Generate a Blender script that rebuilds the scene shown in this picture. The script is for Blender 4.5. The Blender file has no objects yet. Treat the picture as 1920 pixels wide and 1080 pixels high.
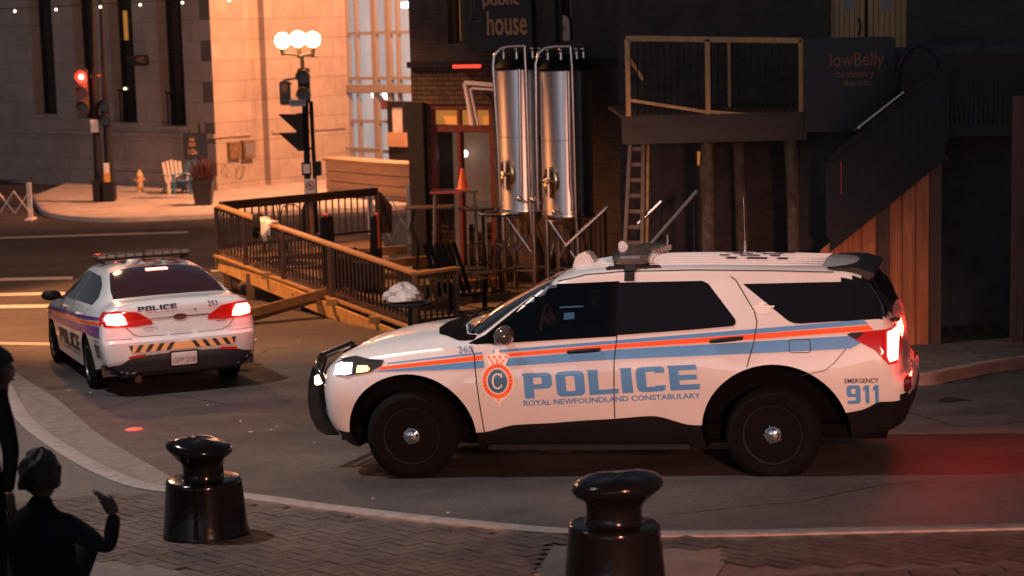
import bpy, bmesh, math, random
from math import sin, cos, tan, atan, pi, radians, sqrt
from mathutils import Vector, Matrix, geometry
random.seed(7)
SC = bpy.context.scene
COL = SC.collection
WORLD_S = .055
EXPOSURE = 0.0
def LIGHTS():
    # street lamps outside the picture, and two added fill lights
    lamp('unseen_lamp_light', 'SPOT', (-9, 17.2, 15), 9800, (1, .90, .86), .3, target=(-3.6, 18, 0), spot=radians(64), blend=.75)
    lamp('unseen_lamp_light', 'SPOT', (2.5, 1.0, 3.9), 8200, (1, .42, .27), .35, target=(1.0, 12.6, -.1), spot=radians(38), blend=.55)  # fill light added beside the camera to brighten the SUV side
    lamp('unseen_lamp_light', 'SPOT', (-10.5, 34.0, 9.5), 15500, (1, .37, .135), .3, target=(-4.8, 32.0, -.9), spot=radians(62), blend=.5)
    lamp('unseen_lamp_light', 'SPOT', (-1.0, 50, 9.5), 21000, (1, .37, .17), .4, target=(-7.5, 58, 1.5), spot=radians(110))
    lamp('unseen_lamp_light', 'POINT', (-9.5, 38, 8.5), 1900, (1, .42, .18), .4)  # fill light added to brighten the far stone wall and gate

# ---------------------------------------------------------------- camera
F_PX, YH, ROLL = 3500.0, 60.0, radians(1.5)
PITCH = atan((540.0 - YH) / F_PX)
CAMZ = 3.735
cd = bpy.data.cameras.new("camera")
cam = bpy.data.objects.new("camera", cd)
COL.objects.link(cam)
SC.camera = cam
cd.sensor_width = 36.0
cd.lens = F_PX / 1920.0 * 36.0
cd.clip_end = 600
cam.matrix_world = (Matrix.Translation((0, 0, CAMZ)) @ Matrix.Rotation(pi / 2 - PITCH, 4, 'X')
                    @ Matrix.Rotation(-ROLL, 4, 'Z'))
cd.dof.use_dof = True
cd.dof.focus_distance = 17.0
cd.dof.aperture_fstop = 2.2

# ---------------------------------------------------------------- world and lights
w = bpy.data.worlds.new("World")
SC.world = w
w.use_nodes = True
nt = w.node_tree
nt.nodes.clear()
sky = nt.nodes.new('ShaderNodeTexSky')
sky.sky_type = 'NISHITA'
sky.sun_disc = False
sky.sun_elevation = radians(4)
sky.sun_rotation = radians(200)
hsv = nt.nodes.new('ShaderNodeHueSaturation')
hsv.inputs['Saturation'].default_value = 0.25
bg = nt.nodes.new('ShaderNodeBackground')
bg.inputs['Strength'].default_value = WORLD_S
wo = nt.nodes.new('ShaderNodeOutputWorld')
nt.links.new(sky.outputs[0], hsv.inputs['Color'])
tint = nt.nodes.new('ShaderNodeMix')
tint.data_type = 'RGBA'
tint.blend_type = 'MULTIPLY'
tint.inputs['Factor'].default_value = 1
tint.inputs[7].default_value = (.80, .88, 1.15, 1)
nt.links.new(hsv.outputs[0], tint.inputs[6])
nt.links.new(tint.outputs[2], bg.inputs[0])
nt.links.new(bg.outputs[0], wo.inputs[0])


def lamp(name, kind, loc, energy, color, size=0.3, target=None, spot=None, label=None, blend=0.6):
    ld = bpy.data.lights.new(name, kind)
    ld.energy = energy
    ld.color = color
    if kind == 'AREA':
        ld.size = size
    elif kind == 'SUN':
        ld.angle = size
    else:
        ld.shadow_soft_size = size
    if spot:
        ld.spot_size = spot
        ld.spot_blend = blend
    o = bpy.data.objects.new(name, ld)
    COL.objects.link(o)
    o.location = loc
    if target is not None:
        o.rotation_euler = (Vector(target) - Vector(loc)).to_track_quat('-Z', 'Y').to_euler()
    return o


LIGHTS()
SC.view_settings.view_transform = 'Standard'
SC.view_settings.look = 'None'
SC.view_settings.exposure = EXPOSURE
SC.view_settings.gamma = 1.0

# ---------------------------------------------------------------- picture-to-place helpers
def ray(px, py):
    a, b = px - 960.0, py - 540.0
    c, s = cos(ROLL), sin(ROLL)
    u, v = a * c - b * s, a * s + b * c
    return Vector((u, F_PX * cos(PITCH) - v * sin(PITCH), -F_PX * sin(PITCH) - v * cos(PITCH))) / F_PX


def at(px, py, Y):
    d = ray(px, py)
    return Vector((0, 0, CAMZ)) + d * (Y / d.y)


ZK = [(-20, 1.6), (0, 1.05), (9, .50), (12.5, .24), (16.2, .0), (20, -.32), (23.4, -.49), (28, -.68), (34, -.85), (45, -.90), (600, -.90)]


def zk(y):
    for i in range(len(ZK) - 1):
        if y <= ZK[i + 1][0]:
            t = (y - ZK[i][0]) / (ZK[i + 1][0] - ZK[i][0])
            return ZK[i][1] * (1 - t) + ZK[i + 1][1] * t
    return ZK[-1][1]


def Zg(x, y):
    b = sum(zk(y + k * .5) for k in range(-3, 4)) / 7.0
    wgt = 1.0 if y < 19 else max(0.12, 1 - (y - 19) / 16.0)
    return b + .0227 * (max(-14, min(14, x)) + .64) * wgt


def G(px, py, dz=0.0):
    d = ray(px, py)
    o = Vector((0, 0, CAMZ))
    lo, hi = 2.0, 400.0
    for _ in range(60):
        m = (lo + hi) / 2
        p = o + d * m
        if p.z > Zg(p.x, p.y) + dz:
            lo = m
        else:
            hi = m
    return o + d * lo


# ---------------------------------------------------------------- materials
def mat(name, color, rough=.6, metal=0.0, noise=0.0, nscale=8.0, bump=0.0, bscale=60.0, coat=0.0, spec=.5,
        emit=None, estr=0.0, alpha=None, trans=0.0, color2=None, stretch=None):
    m = bpy.data.materials.new(name)
    m.use_nodes = True
    n = m.node_tree.nodes
    L = m.node_tree.links
    b = n['Principled BSDF']
    b.inputs['Roughness'].default_value = rough
    b.inputs['Metallic'].default_value = metal
    b.inputs['Coat Weight'].default_value = coat
    b.inputs['Coat Roughness'].default_value = .04
    b.inputs['Specular IOR Level'].default_value = spec
    b.inputs['Transmission Weight'].default_value = trans
    c = tuple(color) + (1,)
    b.inputs['Base Color'].default_value = c
    tc = n.new('ShaderNodeTexCoord')
    vec = tc.outputs['Object']
    if stretch:
        mp = n.new('ShaderNodeMapping')
        mp.inputs['Scale'].default_value = stretch
        L.new(vec, mp.inputs[0])
        vec = mp.outputs[0]
    if noise or color2:
        tx = n.new('ShaderNodeTexNoise')
        tx.inputs['Scale'].default_value = nscale
        tx.inputs['Detail'].default_value = 6
        tx.inputs['Roughness'].default_value = .65
        L.new(vec, tx.inputs['Vector'])
        rp = n.new('ShaderNodeValToRGB')
        rp.color_ramp.elements[0].position = .32
        rp.color_ramp.elements[1].position = .68
        c1 = tuple(max(0, x * (1 - noise)) for x in color)
        c2 = color2 or tuple(min(1, x * (1 + noise)) for x in color)
        rp.color_ramp.elements[0].color = c1 + (1,)
        rp.color_ramp.elements[1].color = tuple(c2) + (1,)
        L.new(tx.outputs['Fac'], rp.inputs['Fac'])
        L.new(rp.outputs['Color'], b.inputs['Base Color'])
    if bump:
        t2 = n.new('ShaderNodeTexNoise')
        t2.inputs['Scale'].default_value = bscale
        t2.inputs['Detail'].default_value = 4
        L.new(vec, t2.inputs['Vector'])
        bp = n.new('ShaderNodeBump')
        bp.inputs['Strength'].default_value = bump
        bp.inputs['Distance'].default_value = .02
        L.new(t2.outputs['Fac'], bp.inputs['Height'])
        L.new(bp.outputs['Normal'], b.inputs['Normal'])
    if emit:
        b.inputs['Emission Color'].default_value = tuple(emit) + (1,)
        b.inputs['Emission Strength'].default_value = estr
    if alpha is not None:
        b.inputs['Alpha'].default_value = alpha
    return m


def tinted_glass(name, col, mixf=.25, rough=.03):
    m = bpy.data.materials.new(name)
    m.use_nodes = True
    n = m.node_tree.nodes
    L = m.node_tree.links
    n.clear()
    out = n.new('ShaderNodeOutputMaterial')
    mx = n.new('ShaderNodeMixShader')
    tr = n.new('ShaderNodeBsdfTransparent')
    tr.inputs[0].default_value = tuple(col) + (1,)
    gl = n.new('ShaderNodeBsdfGlossy')
    gl.inputs['Roughness'].default_value = rough
    mx.inputs[0].default_value = .07
    L.new(tr.outputs[0], mx.inputs[1])
    L.new(gl.outputs[0], mx.inputs[2])
    L.new(mx.outputs[0], out.inputs[0])
    return m


M = {}
def defmats():
    M['paint'] = mat('white_car_paint', (.62, .615, .61), .30, coat=.9, noise=.05, nscale=1.6)
    M['blackpl'] = mat('black_plastic', (.009, .009, .010), .5, spec=.25, noise=.3, nscale=30)
    M['well'] = mat('wheel_well', (.004, .004, .0045), .95, spec=.03)
    M['rubber'] = mat('tyre_rubber', (.006, .006, .0065), .9, spec=.06, noise=.3, nscale=40)
    M['rimblack'] = mat('black_steel', (.007, .007, .008), .5, spec=.12)
    M['chrome'] = mat('chrome', (.75, .74, .72), .08, metal=1)
    M['blackglass'] = mat('dark_privacy_glass', (.006, .006, .008), .03, spec=.7)
    M['blueV'] = mat('blue_vinyl', (.085, .27, .56), .28, coat=.5, noise=.05)
    M['orangeV'] = mat('orange_vinyl', (.90, .10, .015), .3, coat=.4)
    M['purpleV'] = mat('violet_vinyl', (.10, .03, .22), .3, coat=.4)
    M['navyV'] = mat('navy_vinyl', (.015, .03, .09), .35, coat=.4)
    M['blackV'] = mat('black_vinyl', (.012, .012, .015), .4)
    M['redV'] = mat('red_vinyl', (.45, .02, .02), .35, coat=.4)
    M['whiteV'] = mat('white_vinyl', (.80, .77, .72), .4)
    M['seam'] = mat('dark_seam', (.02, .018, .018), .8)
    M['grey'] = mat('grey_plastic', (.14, .14, .14), .5)
    M['tailred'] = mat('red_lens', (.30, .004, .004), .12, coat=.6, emit=(1, .02, .01), estr=.16)
    M['tailoff'] = mat('dark_red_lens', (.10, .003, .003), .12, coat=.6)
    M['taillit'] = mat('lit_tail_lamp', (1, .3, .2), .3, emit=(1, .20, .14), estr=14)
    M['headlit'] = mat('lit_head_lamp', (1, 1, 1), .3, emit=(.75, .86, 1), estr=14)
    M['amberlit'] = mat('lit_amber_lamp', (1, .5, .1), .3, emit=(1, .45, .10), estr=7)
    M['lens'] = mat('clear_lens', (.55, .53, .50), .08, metal=.6, coat=.6)
    M['lightbar'] = mat('light_bar_lens', (.17, .16, .15), .16, metal=.4, coat=.7, noise=.3, nscale=14, stretch=(1, 3, 1))
    M['skin'] = mat('skin', (.30, .17, .11), .5)
    M['dark_cloth'] = mat('dark_cloth', (.012, .0125, .015), .9, spec=.15, bump=.3, bscale=40)
    M['hair'] = mat('dark_hair', (.008, .007, .008), .5, bump=.4, bscale=90)
    M['screen'] = mat('laptop_screen', (.1, .2, .3), .3, emit=(.30, .55, .85), estr=.38)


defmats()

# ---------------------------------------------------------------- mesh helpers
def tag(o, label=None, cat=None, group=None, kind=None):
    if label: o['label'] = label
    if cat: o['category'] = cat
    if group: o['group'] = group
    if kind: o['kind'] = kind
    return o


def thing(name, loc, label, cat, rz=0, group=None):
    o = bpy.data.objects.new(name, None)
    o.empty_display_size = .3
    COL.objects.link(o)
    o.location = loc
    o.rotation_euler = (0, 0, rz)
    return tag(o, label, cat, group)


def link_mesh(name, me, mats, parent=None, smooth=None):
    if not isinstance(mats, (list, tuple)): mats = [mats]
    for m in mats:
        me.materials.append(M[m] if isinstance(m, str) else m)
    if smooth is not None:
        me.polygons.foreach_set('use_smooth', [True] * len(me.polygons))
        me.set_sharp_from_angle(angle=smooth)
    o = bpy.data.objects.new(name, me)
    COL.objects.link(o)
    if parent: o.parent = parent
    return o


class MB:
    """collects shapes of ONE mesh"""
    def __init__(s):
        s.v = []; s.f = []; s.mi = []

    def add(s, vs, fs, mi=0):
        k = len(s.v)
        s.v += [tuple(v) for v in vs]
        s.f += [tuple(i + k for i in f) for f in fs]
        s.mi += [mi] * len(fs)
        return s

    def box(s, a, b, mi=0, M4=None):
        x0, y0, z0 = a; x1, y1, z1 = b
        vs = [Vector(p) for p in ((x0, y0, z0), (x1, y0, z0), (x1, y1, z0), (x0, y1, z0), (x0, y0, z1), (x1, y0, z1), (x1, y1, z1), (x0, y1, z1))]
        if M4 is not None: vs = [M4 @ v for v in vs]
        return s.add(vs, [(0, 3, 2, 1), (4, 5, 6, 7), (0, 1, 5, 4), (1, 2, 6, 5), (2, 3, 7, 6), (3, 0, 4, 7)], mi)

    def bar(s, p, q, wd, ht, mi=0, up=(0, 0, 1)):
        """box-section beam between two points"""
        p, q = Vector(p), Vector(q)
        d = (q - p).normalized()
        up = Vector(up)
        if abs(d.dot(up)) > .98: up = Vector((0, 1, 0))
        sx = d.cross(up).normalized(); u = sx.cross(d).normalized()
        vs = []
        for c in (p, q):
            for a, b in ((-1, -1), (1, -1), (1, 1), (-1, 1)):
                vs.append(c + sx * a * wd / 2 + u * b * ht / 2)
        return s.add(vs, [(3, 2, 1, 0), (4, 5, 6, 7), (0, 1, 5, 4), (1, 2, 6, 5), (2, 3, 7, 6), (3, 0, 4, 7)], mi)

    def tube(s, pts, r, n=10, mi=0, closed=False):
        pts = [Vector(p) for p in pts]
        rs = r if isinstance(r, (list, tuple)) else [r] * len(pts)
        vs = []; fs = []
        prev = None
        for i, p in enumerate(pts):
            a = pts[max(0, i - 1)]; b = pts[min(len(pts) - 1, i + 1)]
            d = (b - a).normalized()
            if prev is None:
                ref = Vector((0, 0, 1)) if abs(d.z) < .9 else Vector((1, 0, 0))
                e1 = d.cross(ref).normalized()
            else:
                e1 = (prev - d * prev.dot(d)).normalized()
            prev = e1
            e2 = d.cross(e1)
            for k in range(n):
                t = 2 * pi * k / n
                vs.append(p + (e1 * cos(t) + e2 * sin(t)) * rs[i])
        for i in range(len(pts) - 1):
            for k in range(n):
                fs.append((i * n + k, i * n + (k + 1) % n, (i + 1) * n + (k + 1) % n, (i + 1) * n + k))
        fs.append(tuple(range(n - 1, -1, -1)))
        fs.append(tuple((len(pts) - 1) * n + k for k in range(n)))
        return s.add(vs, fs, mi)

    def lathe(s, prof, n=32, mi=0, M4=None, cap=True, sx=1.0, sy=1.0):
        """prof: list of (r,z) revolved round Z"""
        vs = []; fs = []
        for r, z in prof:
            for k in range(n):
                t = 2 * pi * k / n
                v = Vector((r * cos(t) * sx, r * sin(t) * sy, z))
                vs.append(M4 @ v if M4 is not None else v)
        for i in range(len(prof) - 1):
            for k in range(n):
                fs.append((i * n + k, i * n + (k + 1) % n, (i + 1) * n + (k + 1) % n, (i + 1) * n + k))
        if cap:
            fs.append(tuple(range(n - 1, -1, -1)))
            fs.append(tuple((len(prof) - 1) * n + k for k in range(n)))
        return s.add(vs, fs, mi)

    def prism(s, poly, axis, a, b, mi=0, M4=None):
        """poly of 2D points, extruded along axis ('x','y','z') from a to b"""
        def mk(u, v, t):
            p = {'x': (t, u, v), 'y': (u, t, v), 'z': (u, v, t)}[axis]
            p = Vector(p)
            return M4 @ p if M4 is not None else p
        n = len(poly)
        vs = [mk(u, v, a) for u, v in poly] + [mk(u, v, b) for u, v in poly]
        fs = [tuple(range(n)), tuple(range(2 * n - 1, n - 1, -1))]
        for i in range(n):
            j = (i + 1) % n
            fs.append((i, i + n, j + n, j))
        return s.add(vs, fs, mi)

    def ball(s, c, r, n=16, mi=0, sc=(1, 1, 1)):
        vs = []; fs = []
        m = n // 2
        for i in range(m + 1):
            ph = pi * i / m
            for k in range(n):
                t = 2 * pi * k / n
                vs.append((c[0] + r * sc[0] * sin(ph) * cos(t), c[1] + r * sc[1] * sin(ph) * sin(t), c[2] + r * sc[2] * cos(ph)))
        for i in range(m):
            for k in range(n):
                fs.append((i * n + k, (i + 1) * n + k, (i + 1) * n + (k + 1) % n, i * n + (k + 1) % n))
        return s.add(vs, fs, mi)

    def quad(s, a, b, c, d, mi=0):
        return s.add([a, b, c, d], [(0, 1, 2, 3)], mi)

    def build(s, name, mats, parent=None, smooth=None, bevel=0, label=None, cat=None, group=None, kind=None, origin=None):
        me = bpy.data.meshes.new(name)
        vs = s.v
        if origin is not None:
            ox, oy, oz = origin
            vs = [(x - ox, y - oy, z - oz) for x, y, z in vs]
        me.from_pydata(vs, [], s.f)
        me.polygons.foreach_set('material_index', s.mi)
        bm = bmesh.new(); bm.from_mesh(me)
        bmesh.ops.remove_doubles(bm, verts=bm.verts, dist=1e-5)
        bmesh.ops.recalc_face_normals(bm, faces=bm.faces)
        if bevel:
            bmesh.ops.bevel(bm, geom=[e for e in bm.edges if len(e.link_faces) == 2 and e.calc_face_angle(0) > .6],
                            offset=bevel, segments=2, affect='EDGES', clamp_overlap=True)
        bm.to_mesh(me); bm.free()
        o = link_mesh(name, me, mats, parent, smooth)
        if origin is not None: o.location = origin
        return tag(o, label, cat, group, kind)


def drape(name, polys, mapf, m, parent, step=.06, thick=0.0, smooth=1.0, tris=None):
    """flat polygons (list of (outer, holes...)) cut into a fine grid and laid on a curved surface"""
    bm = bmesh.new()
    for loops in polys:
        if not isinstance(loops[0][0], (list, tuple)): loops = [loops]
        loops3 = [[Vector((u, v, 0)) for u, v in lp] for lp in loops]
        flat = [p for lp in loops3 for p in lp]
        tr = geometry.tessellate_polygon(loops3)
        bvs = [bm.verts.new(p) for p in flat]
        for t in tr:
            try: bm.faces.new([bvs[i] for i in t])
            except ValueError: pass
    if tris:
        for vs, fs in tris:
            bvs = [bm.verts.new((u, v, 0)) for u, v in vs]
            for f in fs:
                try: bm.faces.new([bvs[i] for i in f])
                except ValueError: pass
    us = [v.co.x for v in bm.verts]; vs_ = [v.co.y for v in bm.verts]
    for ax, lo, hi in ((0, min(us), max(us)), (1, min(vs_), max(vs_))):
        k = math.ceil(lo / step) * step
        while k < hi - 1e-6:
            co = [0, 0, 0]; no = [0, 0, 0]; co[ax] = k; no[ax] = 1
            bmesh.ops.bisect_plane(bm, geom=bm.verts[:] + bm.edges[:] + bm.faces[:], plane_co=co, plane_no=no, dist=1e-6)
            k += step
    for v in bm.verts:
        v.co = mapf(v.co.x, v.co.y)
    bmesh.ops.recalc_face_normals(bm, faces=bm.faces)
    me = bpy.data.meshes.new(name)
    bm.to_mesh(me); bm.free()
    return link_mesh(name, me, m, parent, smooth)


_txt_cache = {}
def text2d(s, bold=0.0, shear=0.0, spacing=1.0):
    """text as flat triangles in a unit box (0..1 x 0..1), plus its width/height ratio"""
    key = (s, bold, shear, spacing)
    if key in _txt_cache: return _txt_cache[key]
    c = bpy.data.curves.new('t', 'FONT')
    c.body = s; c.offset = bold; c.shear = shear; c.space_character = spacing; c.resolution_u = 3
    o = bpy.data.objects.new('t', c)
    COL.objects.link(o)
    dg = bpy.context.evaluated_depsgraph_get()
    me = bpy.data.meshes.new_from_object(o.evaluated_get(dg))
    vs = [(v.co.x, v.co.y) for v in me.vertices]
    fs = [tuple(p.vertices) for p in me.polygons]
    bpy.data.objects.remove(o); bpy.data.curves.remove(c); bpy.data.meshes.remove(me)
    x0 = min(v[0] for v in vs); x1 = max(v[0] for v in vs); y0 = min(v[1] for v in vs); y1 = max(v[1] for v in vs)
    vs = [((x - x0) / (x1 - x0), (y - y0) / (y1 - y0)) for x, y in vs]
    _txt_cache[key] = (vs, fs, (x1 - x0) / (y1 - y0))
    return _txt_cache[key]


def text_in(s, quad, bold=0.0, shear=0.0, spacing=1.0):
    """text triangles fitted into a quad (bl, br, tr, tl) of 2D points"""
    vs, fs, _ = text2d(s, bold, shear, spacing)
    bl, br, tr, tl = [Vector(q) for q in quad]
    out = []
    for u, v in vs:
        p = (bl * (1 - u) + br * u) * (1 - v) + (tl * (1 - u) + tr * u) * v
        out.append((p.x, p.y))
    return out, fs


def rrect(x0, y0, x1, y1, r, n=4):
    pts = []
    for cx, cy, a0 in ((x1 - r, y0 + r, -90), (x1 - r, y1 - r, 0), (x0 + r, y1 - r, 90), (x0 + r, y0 + r, 180)):
        for k in range(n + 1):
            a = radians(a0 + 90 * k / n)
            pts.append((cx + r * cos(a), cy + r * sin(a)))
    return pts


# heavy square lettering drawn as polygons in a unit box: returns list of loops-with-holes
def block_letter(ch):
    t = .34; h = .24
    R = lambda a, b, c, d: [[(a, b), (c, b), (c, d), (a, d)]]
    if ch == 'P': return [[[(0, 0), (t, 0), (t, .36), (.80, .36), (.93, .40), (1, .50), (1, .86), (.93, .96), (.8, 1), (-.05, 1), (-.05, .93), (0, .9)],
                           [(t, .55), (.64, .55), (.64, .81), (t, .81)]]]
    if ch == 'O' or ch == '0': return [[rrect(0, 0, 1, 1, .2), rrect(.34, .2, .66, .8, .06)]]
    if ch == 'L': return [[[(0, 0), (1, 0), (1.03, .2), (t, .2), (t, 1), (-.05, 1), (0, .9)]]]
    if ch == 'I': return [[[(.0, 0), (1, 0), (.97, 1), (-.08, 1), (0, .9)]]]
    if ch == 'C': return [[[(.2, 0), (.86, 0), (.96, .05), (1, .24), (.64, .24), (.64, .2), (t, .2), (t, .8), (.64, .8), (.64, .74), (1, .74), (.98, .93), (.86, 1), (.2, 1), (.05, .95), (0, .8), (0, .2), (.05, .05)]]]
    if ch == 'E': return [[[(0, 0), (1, 0), (1.03, .22), (t, .22), (t, .40), (.96, .40), (.93, .61), (t, .61), (t, .79), (.98, .79), (.94, 1), (-.05, 1), (0, .9)]]]
    if ch == '9': return [[[(.05, 0), (.8, 0), (.95, .05), (1, .2), (1, .8), (.95, .95), (.8, 1), (.2, 1), (.05, .95), (0, .8), (0, .54), (.05, .42), (.2, .37), (.64, .37), (.64, .19), (.05, .19)],
                           [(t, .55), (.64, .55), (.64, .81), (t, .81)]]]
    if ch == '1': return [[[(.35, 0), (.85, 0), (.85, 1), (.45, 1), (.1, .86), (.1, .68), (.35, .74)]]]
    return []


def block_text(s, quad, widths=None, gap=.14):
    bl, br, tr, tl = [Vector(q) for q in quad]
    ws = [(.38 if c == 'I' else .55 if c == '1' else 1.0) for c in s]
    tot = sum(ws) + gap * (len(s) - 1)
    x = 0; out = []
    for c, wd in zip(s, ws):
        for loops in block_letter(c):
            L2 = []
            for lp in loops:
                q = []
                for a, b in lp:
                    u = (x + a * wd) / tot
                    p = (bl * (1 - u) + br * u) * (1 - b) + (tl * (1 - u) + tr * u) * b
                    q.append((p.x, p.y))
                L2.append(q)
            out.append(L2)
        x += wd + gap
    return out
# ---------------------------------------------------------------- car bodies
def lerp_keys(keys, x):
    """keys: sorted list of (x, [(y,z)...]); linear in x with smoothed tangents"""
    n = len(keys)
    if x <= keys[0][0]: return list(keys[0][1])
    if x >= keys[-1][0]: return list(keys[-1][1])
    for i in range(n - 1):
        if x <= keys[i + 1][0]:
            break
    x0, A = keys[i]; x1, B = keys[i + 1]
    t = (x - x0) / (x1 - x0)
    out = []
    for j in range(len(A)):
        r = []
        for c in (0, 1):
            p0, p1 = A[j][c], B[j][c]
            def slope(k):
                if k <= 0 or k >= n - 1: return None
                a = (keys[k][1][j][c] - keys[k - 1][1][j][c]) / (keys[k][0] - keys[k - 1][0])
                b = (keys[k + 1][1][j][c] - keys[k][1][j][c]) / (keys[k + 1][0] - keys[k][0])
                if a * b <= 0: return 0.0
                return 2 * a * b / (a + b)
            d = (p1 - p0) / (x1 - x0)
            m0 = slope(i); m1 = slope(i + 1)
            m0 = d if m0 is None else m0; m1 = d if m1 is None else m1
            h = x1 - x0
            r.append((2 * t ** 3 - 3 * t * t + 1) * p0 + (t ** 3 - 2 * t * t + t) * h * m0 + (-2 * t ** 3 + 3 * t * t) * p1 + (t ** 3 - t * t) * h * m1)
        out.append(tuple(r))
    return out


class CarBody:
    def __init__(s, keys, depthF, depthR, nF=3.2, nR=4.5, zcF=.65, zcR=.75, black_rows=2, sub=5, curved=()):
        s.keys = sorted(keys, key=lambda k: k[0]); s.dF, s.dR, s.nF, s.nR, s.zF, s.zR = depthF, depthR, nF, nR, zcF, zcR
        s.xr, s.xf = s.keys[0][0], s.keys[-1][0]
        s.black = black_rows; s.sub = sub

    def half(s, x):
        """half cross-section as a fine polyline (y,z) from underside centre over the sill and roof to the centre top"""
        R = lerp_keys(s.keys, x)
        out = []
        for i in range(len(R) - 1):
            p0 = R[max(0, i - 1)]; p1 = R[i]; p2 = R[i + 1]; p3 = R[min(len(R) - 1, i + 2)]
            soft = 2 <= i <= 4 or i >= 6
            for k in range(s.sub):
                t = k / s.sub
                if soft:
                    m1 = [(p2[c] - p0[c]) * .5 if i > 2 else (p2[c] - p1[c]) for c in (0, 1)]
                    m2 = [(p3[c] - p1[c]) * .5 if i != 4 else (p2[c] - p1[c]) for c in (0, 1)]
                    L = sqrt((p2[0] - p1[0]) ** 2 + (p2[1] - p1[1]) ** 2)
                    for m in (m1, m2):
                        l = sqrt(m[0] ** 2 + m[1] ** 2) or 1
                        m[0] *= L / l; m[1] *= L / l
                    q = tuple((2 * t ** 3 - 3 * t * t + 1) * p1[c] + (t ** 3 - 2 * t * t + t) * m1[c] + (-2 * t ** 3 + 3 * t * t) * p2[c] + (t ** 3 - t * t) * m2[c] for c in (0, 1))
                else:
                    q = tuple(p1[c] * (1 - t) + p2[c] * t for c in (0, 1))
                out.append(q)
        out.append(R[-1])
        return out

    @staticmethod
    def pw(tab, z):
        if z <= tab[0][0]: return tab[0][1]
        for i in range(len(tab) - 1):
            if z <= tab[i + 1][0]:
                t = (z - tab[i][0]) / (tab[i + 1][0] - tab[i][0])
                t = t * t * (3 - 2 * t)
                return tab[i][1] * (1 - t) + tab[i + 1][1] * t
        return tab[-1][1]

    def cap_x(s, y, z, rear):
        xe = s.xr if rear else s.xf
        zc = s.zR if rear else s.zF
        H = s.__dict__.setdefault('_h%d' % rear, s.half(xe))
        y = abs(y)
        # radial position relative to the end section
        a = math.atan2(z - zc, max(y, 1e-4))
        rho = 2.0
        for i in range(len(H) - 1):
            a0 = math.atan2(H[i][1] - zc, max(H[i][0], 1e-4)); a1 = math.atan2(H[i + 1][1] - zc, max(H[i + 1][0], 1e-4))
            if min(a0, a1) - 1e-9 <= a <= max(a0, a1) + 1e-9:
                t = 0 if a1 == a0 else (a - a0) / (a1 - a0)
                R = (1 - t) * sqrt(H[i][0] ** 2 + (H[i][1] - zc) ** 2) + t * sqrt(H[i + 1][0] ** 2 + (H[i + 1][1] - zc) ** 2)
                rho = sqrt(y * y + (z - zc) ** 2) / R
                break
        n = s.nR if rear else s.nF
        d = s.pw(s.dR if rear else s.dF, z)
        f = max(0.0, 1 - min(rho, 1.0) ** n) ** (1.0 / n)
        return xe + (-d * f if rear else d * f)

    def side_y(s, x, z):
        if s.xr <= x <= s.xf:
            H = s.half(x)
            b = 2 * s.sub
            for i in range(b, len(H) - 1):
                z0, z1 = H[i][1], H[i + 1][1]
                if z0 <= z <= z1 and z1 > z0:
                    t = (z - z0) / (z1 - z0)
                    return H[i][0] * (1 - t) + H[i + 1][0] * t
            if z < H[b][1]: return H[b][0]
            return H[-1][0] if z > H[-1][1] else H[b][0]
        rear = x < s.xr
        lo, hi = 0.0, 1.1
        for _ in range(30):
            m = (lo + hi) / 2
            cx = s.cap_x(m, z, rear)
            inside = cx < x if rear else cx > x
            if inside: lo = m
            else: hi = m
        return lo

    def side(s, off, sgn=1):
        def f(x, z):
            e = .01
            y = s.side_y(x, z)
            dx = (s.side_y(x + e, z) - s.side_y(x - e, z)) / (2 * e)
            dz = (s.side_y(x, z + e) - s.side_y(x, z - e)) / (2 * e)
            dx = max(-3, min(3, dx)); dz = max(-3, min(3, dz))
            n = Vector((-dx, 1, -dz)).normalized()
            p = Vector((x, y, z)) + n * off
            return Vector((p.x, sgn * p.y, p.z))
        return f

    def end(s, off, rear=True):
        def f(y, z):
            e = .01
            x = s.cap_x(y, z, rear)
            dy = (s.cap_x(y + e, z, rear) - s.cap_x(y - e, z, rear)) / (2 * e)
            dz = (s.cap_x(y, z + e, rear) - s.cap_x(y, z - e, rear)) / (2 * e)
            dy = max(-3, min(3, dy)); dz = max(-3, min(3, dz))
            n = Vector((1, -dy, -dz)).normalized()
            if rear: n = -n
            return Vector((x, y, z)) + n * off
        return f

    def top(s, off):
        """(x, y) -> point on the upper surface"""
        def z_at(x, y):
            H = s.half(max(s.xr, min(s.xf, x)))
            y = abs(y)
            for i in range(len(H) - 1, 3 * s.sub, -1):
                y0, y1 = H[i][0], H[i - 1][0]
                if min(y0, y1) <= y <= max(y0, y1) and y1 != y0:
                    t = (y - y0) / (y1 - y0)
                    return H[i][1] * (1 - t) + H[i - 1][1] * t
            return H[-1][1]
        def f(x, y):
            e = .015
            z = z_at(x, y)
            dx = (z_at(x + e, y) - z_at(x - e, y)) / (2 * e); dy = (z_at(x, y + e) - z_at(x, y - e)) / (2 * e)
            n = Vector((-dx, -dy, 1)).normalized()
            return Vector((x, y, z)) + n * off
        return f

    def mesh(s, step=.06):
        vs = []; fs = []; mi = []
        N = int((s.xf - s.xr) / step)
        xs = sorted(set([s.xr + (s.xf - s.xr) * i / N for i in range(N + 1)] + [k[0] for k in s.keys]))
        xs = [x for i, x in enumerate(xs) if i == 0 or x - xs[i - 1] > .012]
        def ring(H):
            return [(y, z) for y, z in H] + [(-y, z) for y, z in reversed(H[1:-1])]
        R0 = ring(s.half(xs[0])); n = len(R0); nh = len(s.half(xs[0]))
        def blk(k):
            kk = k if k < nh - 1 else n - 1 - k
            return 1 if kk < s.black * s.sub else 0
        for x in xs:
            for y, z in ring(s.half(x)): vs.append((x, y, z))
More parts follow.
